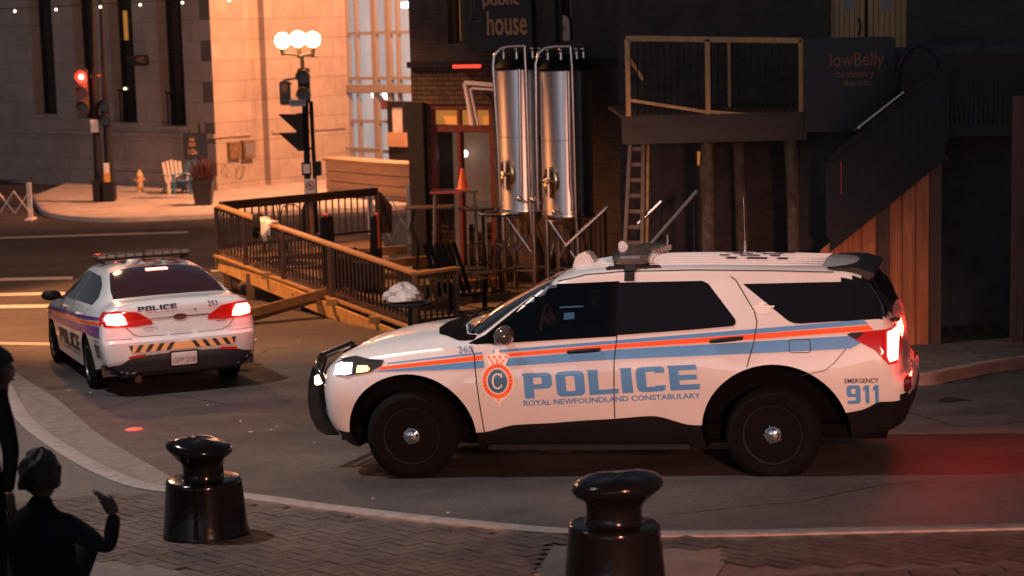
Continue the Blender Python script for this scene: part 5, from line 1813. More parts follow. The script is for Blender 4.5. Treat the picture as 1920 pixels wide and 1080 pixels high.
# ---------------------------------------------------------------- right-hand building: wall, balcony, stair
RB0 = at(1165, 420, 27.2); RB1 = at(2050, 420, 25.2)
WB = Wall((RB0.x, RB0.y), (RB1.x, RB1.y))
br = thing('back_building', (0, 0, 0), 'dark brick back building behind the raised gallery, with tan boarded double doors', 'building')
mb = wall_mesh(0, WB.L + 4, -.8, 6.2, [WB.rect(1555, -80, 1700, 240), WB.rect(1302, 284, 1318, 312)], .35)
part(mb, 'wall', 'darkbrick', WB, br)
u0, u1, z0, z1 = WB.rect(1555, -80, 1700, 240, .15); um = (u0 + u1) / 2 - .02
for a, b, wa in ((u0, um - .02, (1582, 1602)), (um + .02, u1, (1652, 1670))):
    n = 7
    mb = MB()
    for k in range(n):
        mb.box((a + (b - a) * k / n + .004, .14, z0), (a + (b - a) * (k + 1) / n - .004, .19, z1))
    d = part(mb, 'door', 'tandoor', WB, br, bevel=.004)
    x0, x1, c, e = WB.rect(wa[0], -25, wa[1], 18, .12)
    mb = MB(); mb.box((x0 - .03, .115, c - .03), (x1 + .03, .135, e + .03)); f = part(mb, 'window_frame', 'tandoor', WB, d)
    mb = MB(); mb.box((x0, .10, c), (x1, .112, e)); part(mb, 'pane', 'grey', WB, f)
mb = MB(); u, z = WB.hit(1610, 50, .1); mb.tube([(u, .08, z - .12), (u + .03, .05, z), (u, .08, z + .12)], .015, 6); part(mb, 'door_handle', 'blackmetal', WB, br)
mb = MB(); u0, u1, z0, z1 = WB.rect(1302, 284, 1318, 312, .2); mb.box((u0 - .02, .2, z0 - .02), (u1 + .02, .22, z1 + .02)); part(mb, 'lit_window', 'amberpane2' if 'amberpane2' in M else 'amberpane', WB, br, label='small square window glowing orange under the gallery')

# raised gallery (balcony)
YB = 24.0
gal = thing('gallery_deck', (0, 0, 0), 'raised timber gallery with metal railing tinted as if lit orange above the pub yard', 'balcony')
def B3(px, py, Y=YB): return at(px, py, Y)
pL = B3(1168, 225); pR = B3(1508, 235); 
zf = B3(1330, 214).z
mb = MB()
xl, xr_ = B3(1166, 230).x, B3(1512, 240).x
mb.box((xl, YB - .05, zf - .36), (xr_, YB + .05, zf)); part(mb, 'edge_beam', 'raildark', None, gal, bevel=.01)
mb = MB()
for k in range(18):
    mb.box((xl, YB + .06 + .17 * k, zf - .03), (xr_ + 4, YB + .06 + .17 * k + .16, zf + .01))
part(mb, 'deck_boards', 'raildark', None, gal)
M['brass'] = mat('orange_lit_rail', (.42, .25, .10), .45, metal=.3, noise=.25, nscale=12)  # orange lamp light put into the rail colour
mb = MB()
zt_ = B3(1330, 72).z
mb.bar((B3(1174, 72).x, YB, B3(1174, 72).z), (B3(1503, 76).x, YB, B3(1503, 76).z), .06, .07); part(mb, 'top_rail', 'brass', None, gal, bevel=.008)
mb = MB(); mb.bar(B3(1176, 187), B3(1325, 210), .04, .04); part(mb, 'bottom_rail', 'brass', None, gal)
mb = MB(); mb.bar(B3(1327, 209), B3(1500, 223), .04, .04); part(mb, 'bottom_rail', 'brass', None, gal)
for x in (1176, 1326, 1502):
    mb = MB(); t_ = B3(x, 74); mb.box((t_.x - .03, YB - .03, zf), (t_.x + .03, YB + .03, t_.z)); part(mb, 'post', 'brass', None, gal)
bal = None
for k in range(26):
    x = B3(1182, 100).x + (B3(1498, 100).x - B3(1182, 100).x) * k / 25
    if bal is None:
        mb = MB(); mb.tube([(0, 0, zf), (0, 0, zt_ - .04)], .009, 6)
        bal = part(mb, 'baluster', 'blackmetal', None, gal); bal.location = (x, YB + .04, 0)
    else:
        c = bal.copy(); COL.objects.link(c); c.parent = gal; c.location = (x, YB + .04, 0)
mb = MB(); p = B3(1367, 80, 26); mb.bar((p.x, 26, zf), (p.x, 26, p.z), .05, .05); part(mb, 'inner_post', 'brass', None, gal); mb = MB(); mb.bar(B3(1177, 105, 24.3), B3(1206, 150, 24.3), .04, .04); part(mb, 'inner_brace', 'brass', None, gal)
for x, ya, yb, Y in ((1331, 262, 500, 24.5), (1490, 262, 520, 24.5), (1392, 262, 520, 26)):
    a = at(x - 6, ya, Y); b = at(x + 2, yb, Y); g = Zg(b.x, Y) + .12
    mb = MB(); n = 9; pts = []; rs = []
    for k in range(n): pts.append(Vector((a.x, Y, zf - .36)).lerp(Vector((b.x, Y, g)), k / (n - 1)) + Vector((random.uniform(-.012, .012), 0, 0))); rs.append(.085 + random.uniform(-.012, .012))
    mb.tube(pts, rs, 12)
    part(mb, 'support_post', 'logwood', None, gal, 1) if 'logwood' in M else part(mb, 'support_post', 'postwood', None, gal, 1)

# board sign on the gallery
sg = thing('pub_sign', (0, 0, 0), 'black rounded sign board lettered in dim gold, fixed beside the gallery railing', 'sign')
c0_, c1_ = B3(1506, 74, 23.9), B3(1676, 246, 23.9)
mb = MB(); x0, x1 = c0_.x, c1_.x; za, zb = B3(1590, 246, 23.9).z, B3(1590, 70, 23.9).z
mb.prism(rrect(x0, za, x1, zb, .06), 'y', 23.85, 23.93); part(mb, 'board', 'blackpanel', None, sg, bevel=.006)
WS = Wall((x0, 23.845), (x1, 23.845))
M['dimgold'] = mat('dim_gold_lettering', (.24, .10, .05), .7)  # dim gold tone for most of the lettering
M['dimgold2'] = mat('darker_gold_lettering', (.07, .04, .028), .7)  # darker gold tone for the first letters
WS.p0.z = 0
def stext(s_, x0_, y0_, x1_, y1_, m_='dimgold', bold=.006):
    u0, u1, z0, z1 = WS.rect(x0_, y0_, x1_, y1_, 0)
    vs, fs = text_in(s_, [(u0, z0), (u1, z0), (u1, z1), (u0, z1)], bold)
    mb = MB(); mb.add([(u, 0, z) for u, z in vs], fs); o = mb.build('lettering', m_); o.parent = sg; o.matrix_local = WS.M
stext('Yel', 1524, 100, 1554, 132, 'dimgold2'); stext('lowBelly', 1556, 98, 1658, 132); stext('brewery', 1568, 131, 1640, 149); stext('&public', 1582, 150, 1634, 164)

# enclosed stair with board fence beneath
st = thing('board_fence', (0, 0, 0), 'tall fence of red brown vertical boards cut off slanting under the dark stair', 'fence')
YF = 22.6
FB = Wall((at(1540, 600, YF + .35).x, YF + .35), (at(1900, 600, YF).x, YF))
def slant(px):   # lower edge of the dark stair in the picture
    return 470 + (px - 1560) * (300 - 470) / (1770 - 1560)
bd = [1538, 1564, 1590, 1617, 1643, 1668, 1692, 1716, 1742, 1766]
for k in range(len(bd) - 1):
    u0 = FB.hit(bd[k], 500)[0]; u1 = FB.hit(bd[k + 1], 500)[0]
    zb = Zg(FB.p0.x + FB.x.x * u0, YF) + .12
    za0 = FB.hit(bd[k], slant(bd[k]))[1] + .12; za1 = FB.hit(bd[k + 1], slant(bd[k + 1]))[1] + .12
    jt = .02 * ((k * 7) % 3)
    mb = MB(); mb.prism([(u0 + .003, zb), (u1 - .003, zb), (u1 - .003, za1), (u0 + .003, za0)], 'y', jt, jt + .03)
    part(mb, 'board', 'fencewood2' if k in (4, 8) else 'fencewood', FB, st, bevel=.004)
mb = MB(); u0 = FB.hit(1538, 500)[0]; u1 = FB.hit(1766, 500)[0]; mb.box((u0, .075, .3), (u1, .12, .42)); part(mb, 'back_rail', 'raildark', FB, st)
# right-hand boards beyond the opening
st2 = thing('board_fence', (0, 0, 0), 'red brown board wall at the right edge beyond the dark opening', 'fence')
bd = [1895, 1922, 1950, 1978, 2006, 2034]
for k in range(len(bd) - 1):
    u0 = FB.hit(bd[k], 400)[0]; u1 = FB.hit(bd[k + 1], 400)[0]; zb = Zg(FB.p0.x + FB.x.x * u0, YF) + .12; za = FB.hit(bd[k], 180)[1]
    mb = MB(); mb.prism([(u0 + .006, zb), (u1 - .006, zb), (u1 - .006, za), (u0 + .006, za)], 'y', .02 * (k % 2), .02 * (k % 2) + .03); part(mb, 'board', 'fencewood2', FB, st2, bevel=.004)
# stair mass
sr = thing('outdoor_stair', (0, 0, 0), 'black painted outdoor stair rising to the right above the board fence', 'stair')
mb = MB()
pl = [(1556, 473), (1772, 298), (1772, 180), (1700, 176), (1556, 290)]
pp = [FB.hit(x, y, -.06) for x, y in pl]
mb.prism([pp[0], pp[1], (pp[1][0], pp[1][1] + .28), (pp[0][0], pp[0][1] + .28)], 'y', -.10, -.05); part(mb, 'stringer', 'blackmetal', FB, sr, bevel=.006)
mb = MB(); n = 11
for k in range(n):
    t = k / n; u = pp[0][0] + (pp[1][0] - pp[0][0]) * t; z = pp[0][1] + .10 + (pp[1][1] - pp[0][1]) * t
    mb.box((u, -.049, z), (u + (pp[1][0] - pp[0][0]) / n + .03, 1.0, z + .04))
part(mb, 'tread', 'raildark', FB, sr)
mb = MB()
a = FB.hit(1556, 330, -.08); b = FB.hit(1772, 172 - 40, -.08)
for k in range(16):
    t = k / 15; u = pp[0][0] + (pp[1][0] - pp[0][0]) * t; z = pp[0][1] + .2 + (pp[1][1] - pp[0][1]) * t
    mb.box((u - .045, -.085, z), (u + .045, -.06, z + .92))
part(mb, 'railing_slats', 'blackmetal', FB, sr)
mb = MB(); mb.bar((pp[0][0], -.08, pp[0][1] + 1.15), (pp[1][0], -.08, pp[1][1] + 1.15), .05, .06); part(mb, 'hand_rail', 'blackmetal', FB, sr)
h0 = at(1610, 239, YF - .3); h1 = at(1693, 174, YF - .3)
mb = MB(); mb.tube([h0, h1], .022, 8); mb.tube([h0, h0 + Vector((0, .25, -.05))], .018, 6); mb.tube([h1, h1 + Vector((0, .25, -.05))], .018, 6); part(mb, 'steel_grab_rail', 'steelpipe', None, sr, 1)
# upper landing with slatted guard and round-topped gate, very dark
mb = MB()
g0 = FB.hit(1690, 235, .1); g1 = FB.hit(2000, 235, .1)
mb.box((g0[0], .05, g0[1] - .15), (g1[0] + .5, 1.6, g0[1])); part(mb, 'landing', 'blackmetal', FB, sr)
mb = MB()
n = 34
for k in range(n):
    u = g0[0] + (g1[0] - g0[0]) * k / n
    px = 1690 + 310 * k / n
    top = FB.hit(px, 100 if px > 1760 else 175 - 85 * sqrt(max(0, 1 - ((px - 1725) / 48) ** 2)), .08)[1]
    mb.box((u, .06, g0[1]), (u + .045, .085, top))
part(mb, 'slatted_guard', 'blackmetal', FB, sr)
mb = MB(); uu = [FB.hit(1725 + 46 * cos(pi * k / 14), 172 - 85 * sin(pi * k / 14), .04) for k in range(15)]
mb.tube([(u, .04, z) for u, z in uu], .02, 8); mb.tube([(uu[0][0], .04, uu[0][1]), (uu[-1][0], .04, uu[-1][1])], .015, 6); part(mb, 'arched_gate_frame', 'blackmetal', FB, sr, 1)
# dark recess seen through the opening, and red lamps under the stair
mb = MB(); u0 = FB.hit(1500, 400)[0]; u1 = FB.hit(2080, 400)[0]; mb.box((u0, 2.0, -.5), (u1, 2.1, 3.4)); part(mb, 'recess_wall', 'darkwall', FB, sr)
for (px, ya, yb, wpx) in ((1577, 303, 366, 3), (1599, 385, 432, 5)):
    a = at(px, ya, 23.6); b = at(px, yb, 23.6)
    mb = MB(); mb.tube([a, b], .012 if wpx == 3 else .018, 8)
    mb.build('red_tube_lamp', 'neonlow', label='thin upright red tube lamp, the %s one beneath the stair' % ('longer upper' if wpx == 3 else 'shorter lower'), cat='lamp', group='red tube lamps') if 'neonlow' in M else mb.build('red_tube_lamp', 'neon', label='thin upright red tube lamp, the %s one beneath the stair' % ('longer upper' if wpx == 3 else 'shorter lower'), cat='lamp', group='red tube lamps')

# ladder
lad = thing('step_ladder', (0, 0, 0), 'tall weathered ladder leaning against the gallery beam left of the log post', 'ladder')
YL = 24.6
A = [at(1184, 236, YL), at(1172, 470, YL - .6)]; Bq = [at(1207, 236, YL), at(1204, 470, YL - .6)]
for a, b in (A, Bq):
    mb = MB(); mb.bar(a, b, .05, .09); part(mb, 'side_rail', 'ladderwood', None, lad, bevel=.006)
rg = None
for k in range(8):
    t = (k + .5) / 8; a = A[0].lerp(A[1], t); b = Bq[0].lerp(Bq[1], t)
    mb = MB(); mb.bar(a, b, .03, .05); part(mb, 'rung', 'ladderwood', None, lad)
mb = MB(); a = at(1216, 236, YL + .1); b = at(1213, 470, YL - .3); mb.bar(a, b, .035, .06); part(mb, 'rear_rail', 'brass', None, lad)
# slanting steel hand rails of the basement steps
for k, (xa, ya, xb, yb, Y, lab) in enumerate(((1060, 462, 1139, 388, 27, 'slanting brown hand rail right of the steel tanks'), (1204, 476, 1307, 358, 24, 'long grey hand rail slanting up behind the light bar'), (1196, 420, 1240, 378, 24.2, 'short hand rail slanting up across the ladder foot'))):
    a = at(xa, ya, Y); b = at(xb, yb, Y)
    t = thing('hand_rail', (0, 0, 0), lab, 'hand rail', group='slanting hand rails')
    mb = MB(); mb.tube([a, b], .025, 8); part(mb, 'rail', 'steelpipe' if k != 1 else 'grey', None, t, 1)
    for s_ in (.06, .94):
        p = a.lerp(b, s_); mb = MB(); mb.tube([p, (p.x, p.y, Zg(p.x, p.y) + .1)], .02, 8); part(mb, 'post', 'blackmetal', None, t, 1)
    if k == 0:
        for s_ in range(7):
            p = a.lerp(b, .1 + .12 * s_); mb = MB(); mb.tube([p, (p.x, p.y, Zg(p.x, p.y) + .1)], .010, 6); part(mb, 'baluster', 'blackmetal', None, t, 1)
# ---------------------------------------------------------------- timber patio deck
deck = thing('patio_deck', (0, 0, 0), 'raised timber street patio with stained railings and orange lit fascia, between the two police cars', 'deck')
def dpt(px, py, Y): return at(px, py, Y)
dA, dB = dpt(409, 478, 34.0), dpt(782, 616, 27.3)       # front edge, floor level
dC = dpt(858, 604, 27.9); dE = dpt(712, 438, 38.6); dD = dpt(412, 470, 34.4)
hA = 0.86
tA = dpt(411, 386, 34.0); tB = dpt(780, 513, 27.3); tC = dpt(859, 502, 27.9); tE = dpt(705, 359, 38.6)
mb = MB()
# floor boards, laid across between front edge and back edge
nb = 58
for k in range(nb):
    t0, t1 = k / nb + .0008, (k + 1) / nb - .0008
    a0, a1 = dA.lerp(dB, t0), dA.lerp(dB, t1); b0, b1 = dD.lerp(dE, t0) if 0 else dpt(415, 468, 35.0).lerp(dE, t0), dpt(415, 468, 35.0).lerp(dE, t1)
    b0 = dpt(415, 468, 35.0).lerp(dE, min(1, t0)); b1 = dpt(415, 468, 35.0).lerp(dE, min(1, t1))
    vs = []
    for p in (a0, a1, b1, b0): vs += [(p.x, p.y, p.z)]
    for p in (a0, a1, b1, b0): vs += [(p.x, p.y, p.z - .035)]
    mb.add(vs, [(0, 1, 2, 3), (7, 6, 5, 4), (0, 4, 5, 1), (1, 5, 6, 2), (2, 6, 7, 3), (3, 7, 4, 0)])
part(mb, 'floor_boards', 'deckfloor' if 'deckfloor' in M else 'raildark', None, deck)
# fascia beam
fa0 = dpt(408, 479, 33.9); fb0 = dpt(760, 622, 27.15)
M['fascia'] = mat_wood('yellow_treated_fascia', (.40, .23, .07), (.60, .38, .13), 'x', fine=6)
M['postlight'] = mat_wood('brown_post_timber', (.09, .052, .026), (.16, .09, .04), 'z')
def slab_between(a, b, h, th, nrm):
    mb = MB(); vs = []
    for p in (a, b):
        for dz in (0, -h):
            for q in (0, th):
                vs.append((p.x + nrm.x * q, p.y + nrm.y * q, p.z + dz))
    mb.add(vs, [(0, 2, 3, 1), (4, 5, 7, 6), (0, 1, 5, 4), (2, 6, 7, 3), (0, 4, 6, 2), (1, 3, 7, 5)])
    return mb
dirF = (fb0 - fa0).normalized(); nF = Vector((-dirF.y, dirF.x, 0)).normalized()
fo = slab_between(fa0 + Vector((0, 0, -.045)), fb0 + Vector((0, 0, -.045)), .235, .045, nF)
part(fo, 'fascia_board', 'fascia', None, deck, bevel=.005)
ledge = slab_between(dA + Vector((0, 0, .01)) - nF * .10, dB + Vector((0, 0, .01)) - nF * .10, .035, .16, nF)
part(ledge, 'edge_board', 'deckwood', None, deck, bevel=.004)
# left end fascia
a = dpt(409, 479, 33.95); b = dpt(415, 469, 35.0)
part(slab_between(a + Vector((-.02, 0, -.045)), b + Vector((-.02, 0, -.045)), .2, .04, Vector((-1, 0, 0))), 'fascia_board', 'fascia', None, deck)
# top rails
for a, b, m_, wd in ((tA, dpt(484, 412, 32.5), 'railtop', .15), (dpt(484, 412, 32.5), tB, 'railtop', .15), (tB, tC, 'railtop', .13)):
    mb = MB(); mb.bar(a, b, wd, .04); part(mb, 'top_rail', m_ if m_ in M else 'deckwood', None, deck, bevel=.006)
bk0, bk1 = dpt(414, 386, 34.6), tE
mb = MB(); mb.bar(bk0, bk1, .12, .16); part(mb, 'top_rail', 'raildark', None, deck, bevel=.008, label='dark back rail')
# balusters and posts
def rail_run(t0, t1, f0, f1, n, posts, skip=()):
    base = None
    for k in range(n):
        t = (k + .5) / n
        a = f0.lerp(f1, t) + Vector((0, 0, .05)); b = t0.lerp(t1, t) + Vector((0, 0, -.03))
        mb = MB()
        if rail_run.proto is None:
            mb.box((-.017, -.017, 0), (.017, .017, 1)); rail_run.proto = part(mb, 'baluster', 'postwood', None, deck)
            o = rail_run.proto
        else:
            o = rail_run.proto.copy(); COL.objects.link(o); o.parent = deck
        d = b - a
        mt = Matrix(((1, 0, d.x, a.x), (0, 1, d.y, a.y), (0, 0, d.z, a.z), (0, 0, 0, 1)))
        o.location = a; o.scale = (1, 1, d.z)
    mb = MB(); mb.bar(f0 + Vector((0, 0, .07)), f1 + Vector((0, 0, .07)), .04, .05); part(mb, 'bottom_rail', 'raildark', None, deck)
    mb = MB(); mb.bar(t0 + Vector((0, 0, -.05)), t1 + Vector((0, 0, -.05)), .04, .07); part(mb, 'under_rail', 'raildark', None, deck)
    for t in posts:
        a = f0.lerp(f1, t); b = t0.lerp(t1, t)
        mb = MB(); mb.box((a.x - .042, a.y - .042, a.z - .22), (a.x + .042, a.y + .042, b.z - .018)); part(mb, 'post', 'postlight', None, deck, bevel=.006)
rail_run.proto = None
fA, fB = dA + Vector((0, 0, .02)), dB + Vector((0, 0, .02))
kx = dpt(484, 412, 32.5); 
tm = (kx - tA).xy.length / (tB - tA).xy.length
fm = fA.lerp(fB, tm)
rail_run(tA, kx, fA, fm, 12, (0.01, .75))
rail_run(kx, tB, fm, fB, 44, (.20, .51, .995))
rail_run(tB, tC, fB, dC + Vector((0, 0, .02)), 7, (.99,))
rail_run(bk0, bk1, dpt(415, 468, 34.7), dE, 24, (.55, .995))
# solid wing at the back corner
mb = MB(); e = tE + Vector((.05, 0, 0)); 
W1 = Wall((e.x, e.y), (at(731, 390, 38.2).x, 38.2))
mb = MB(); mb.prism([W1.hit(709, 360), W1.hit(731, 385), W1.hit(731, 437), W1.hit(709, 438)], 'y', 0, .05); part(mb, 'end_panel', 'raildark', W1, deck)
# under-structure
for px, pt, pb, Y in ((425, 486, 536, 34.1), (469, 512, 566, 32.6), (556, 548, 600, 30.9), (640, 590, 612, 29.3)):
    a = at(px, pt, Y); g = Zg(a.x, Y)
    mb = MB(); mb.box((a.x - .07, Y - .07, g), (a.x + .07, Y + .07, a.z)); part(mb, 'leg', 'deckwood', None, deck, bevel=.008)
for (xa, ya, xb, yb, Y) in ((431, 534, 446, 500, 34.3), (436, 538, 462, 508, 34.6)):
    mb = MB(); mb.bar(at(xa, ya, Y), at(xb, yb, Y), .05, .10); part(mb, 'brace', 'deckwood', None, deck, bevel=.006)
for k in range(6):
    t = (k + .3) / 6; p = fa0.lerp(fb0, t); mb = MB(); mb.bar(p + nF * .3 + Vector((0, 0, -.1)), p + nF * 3.2 + Vector((.4, 0, -.1)), .05, .16); part(mb, 'joist', 'deckwood', None, deck)
for k, t in enumerate((.30, .655, .86)):
    p = fa0.lerp(fb0, t); mb = MB(); mb.box((p.x - .07, p.y - .08, p.z - .06), (p.x + .10, p.y - .02, p.z + .05)); part(mb, 'rail_bracket', 'fascia', None, deck, bevel=.005)
# loose timber
tm_ = thing('timber_plank', (0, 0, 0), 'pair of planks slanting from the deck fascia down to the sedan tail lamp', 'plank')
g = G(430, 598)
a = at(612, 548, 30.0); b = at(452, 592, 29.2)
mb = MB(); mb.bar(a, b, .05, .14); part(mb, 'board', 'deckwood', None, tm_, bevel=.005)
mb = MB(); mb.bar(a + Vector((0, .12, -.06)), b + Vector((-.05, .12, -.10)), .05, .14); part(mb, 'board', 'raildark', None, tm_, bevel=.005)
mb = MB(); p = b.lerp(a, .1); mb.box((p.x - .04, p.y + .02, Zg(p.x, p.y)), (p.x + .04, p.y + .1, p.z - .05)); part(mb, 'prop', 'raildark', None, tm_)
# cloth over the rail
cl = MB(); random.seed(4)
p = at(482, 410, 32.4); q = at(516, 424, 31.9)
n = 14; vs = []; fs = []
for i in range(n):
    for j in range(12):
        t = i / (n - 1); s_ = j / 11
        c = p.lerp(q, t); ang2 = (s_ - .5) * pi * 1.25
        r = .10 + .03 * sin(i * 1.7 + j) + .02 * sin(j * 2.1)
        off = nF * (-sin(ang2) * r * -1)
        z = cos(ang2) * .07 - max(0, abs(s_ - .5) - .28) * (.9 + .4 * sin(i * .9)) + .02 * sin(i * 2.3)
        vs.append((c.x + off.x + .02 * sin(j + i), c.y + off.y, c.z + z))
for i in range(n - 1):
    for j in range(11): fs.append((i * 12 + j, (i + 1) * 12 + j, (i + 1) * 12 + j + 1, i * 12 + j + 1))
cl.add(vs, fs); cl.mi = [0 if f < 66 else 1 for f in range(len(cl.f))]
o = cl.build('draped_jacket', ['dark_cloth', 'whiteV'], smooth=1, label='black and white jacket draped over the deck front rail', cat='jacket')
md = o.modifiers.new('s', 'SOLIDIFY'); md.thickness = .012

# deck furniture
def cafe_table(x, y, z, r, h, label, top='blackmetal', group=None, cat='table'):
    t = thing('cafe_table', (x, y, z), label, cat, group=group)
    mb = MB(); mb.lathe([(r - .01, h - .03), (r, h - .02), (r, h), (r - .01, h + .005)], 28); mb.build('table_top', top, t, radians(40))
    mb = MB(); mb.lathe([(.03, .02), (.03, h - .03)], 12); mb.build('pedestal', 'blackmetal', t, 1)
    mb = MB()
    for k in range(4):
        a = pi / 4 + k * pi / 2; mb.tube([(0, 0, .10), (.15 * cos(a), .15 * sin(a), .07), (.28 * cos(a), .28 * sin(a), .012)], [.02, .018, .015], 8)
    mb.build('foot', 'blackmetal', t, 1)
    return t
def metal_chair(x, y, z, rz, label, group, m_='blackmetal', cat='chair'):
    t = thing('metal_chair', (x, y, z), label, cat, rz, group)
    mb = MB(); mb.box((-.21, -.20, .435), (.21, .21, .455)); mb.build('seat', m_, t, bevel=.008)
    for sx in (-1, 1):
        mb = MB(); mb.tube([(sx * .20, .20, .44), (sx * .22, .25, 0)], .012, 8); mb.build('leg', m_, t, 1)
        mb = MB(); mb.tube([(sx * .20, -.24, 0), (sx * .195, -.20, .44), (sx * .19, -.23, .70), (sx * .17, -.27, .86)], .012, 8); mb.build('leg', m_, t, 1)
    mb = MB(); mb.tube([(-.17, -.27, .86), (-.08, -.285, .90), (.08, -.285, .90), (.17, -.27, .86)], .012, 8)
    for k in range(5):
        x_ = -.12 + .06 * k; mb.tube([(x_, -.215, .50), (x_, -.28, .885)], .007, 6)
    mb.build('backrest', m_, t, 1)
    return t
def copy_thing(root, loc, rz=0, label=None):
    r = root.copy(); COL.objects.link(r); r.location = loc; r.rotation_euler = (0, 0, rz)
    if label: r['label'] = label
    for ch in list(root.children):
        c = ch.copy(); COL.objects.link(c); c.parent = r
        for g_ in ch.children:
            d = g_.copy(); COL.objects.link(d); d.parent = c
    return r
def deckz(x, y):
    # plane through the deck corners
    n_ = (dB - dA).cross(dE - dA); return dA.z - ((x - dA.x) * n_.x + (y - dA.y) * n_.y) / n_.z
p = at(524, 470, 33.6); z0 = deckz(p.x, p.y)
cafe_table(p.x, p.y, z0, .38, .42, 'low round dark table at the left end of the timber deck')
ch0 = metal_chair(at(535, 440, 34.6).x, 34.6, deckz(at(535, 440, 34.6).x, 34.6), radians(160), 'wire backed dark chair by the back rail of the deck, right of its low table', 'metal chairs on the deck')
x_ = at(510, 440, 34.9).x; copy_thing(ch0, (x_, 34.9, deckz(x_, 34.9)), radians(200), 'wire backed dark chair by the back rail of the deck, the leftmost on the deck')
# two dark moulded chairs with orange light on their backs painted as slips
M['orangelit'] = mat('painted_orange_light', (.75, .16, .05), .4, coat=.3)  # orange light on the chair backs, put into a colour
def moulded_chair(px, ptop, pbot, Y, rz, label):
    a = at(px, pbot, Y); z0 = deckz(a.x, Y); h = at(px, ptop, Y).z - z0
    t = thing('moulded_chair', (a.x, Y, z0), label, 'chair', rz, 'tall dark chairs on the deck')
    mb = MB()
    mb.prism([(-.24, 0), (.22, 0), (.26, .42), (.26, .50), (-.12, .46), (-.16, h), (-.24, h)], 'y', -.23, .23); mb.build('shell', 'blackpl', t, bevel=.03)
    mb = MB(); mb.prism([(-.255, .55 * h), (-.23, .55 * h), (-.17, h + .02), (-.25, h + .03)], 'y', -.05, .07); mb.build('orange_light_slip', 'orangelit', t, bevel=.01)
    for sy in (-1, 1):
        mb = MB(); mb.box((-.18, sy * .26 - .025, .56), (.24, sy * .26 + .025, .60)); mb.box((.18, sy * .26 - .025, 0), (.23, sy * .26 + .025, .56)); mb.build('armrest', 'blackpl', t, bevel=.01)
    return t
moulded_chair(636, 404, 500, 31.2, radians(-15), 'dark moulded chair with painted orange light, the left of the pair behind the deck rail')
moulded_chair(686, 402, 505, 30.8, radians(170), 'dark moulded chair with painted orange light, the right of the pair behind the deck rail')
# bag on the dark table in front of the deck corner
Yt = 24.4
p = at(768, 567, Yt); gz = Zg(p.x, Yt)
tb = cafe_table(p.x, Yt, gz, .30, p.z - gz, 'round dark table with a plastic bag on it, standing before the deck corner')
mb = MB(); random.seed(9)
n = 22; m2 = 12; vs = []; fs = []
for i in range(m2 + 1):
    ph = pi * i / m2
    for k in range(n):
        t = 2 * pi * k / n
        rr_ = 1 + .14 * sin(3 * t + i) + .10 * sin(7 * t - 2 * i) + random.uniform(-.05, .05)
        zz = max(0, cos(ph)) if cos(ph) > 0 else cos(ph) * .15
        vs.append((.245 * sin(ph) * cos(t) * rr_, .16 * sin(ph) * sin(t) * rr_, .20 * zz * (1 + .2 * sin(t * 2)) + .03))
for i in range(m2):
    for k in range(n): fs.append((i * n + k, (i + 1) * n + k, (i + 1) * n + (k + 1) % n, i * n + (k + 1) % n))
mb.add(vs, fs); o = mb.build('plastic_bag', 'bag', smooth=radians(25), label='crumpled clear plastic bag full of waste on the round table', cat='bag')
q = at(757, 567, Yt); o.location = (q.x, Yt, p.z + .01)

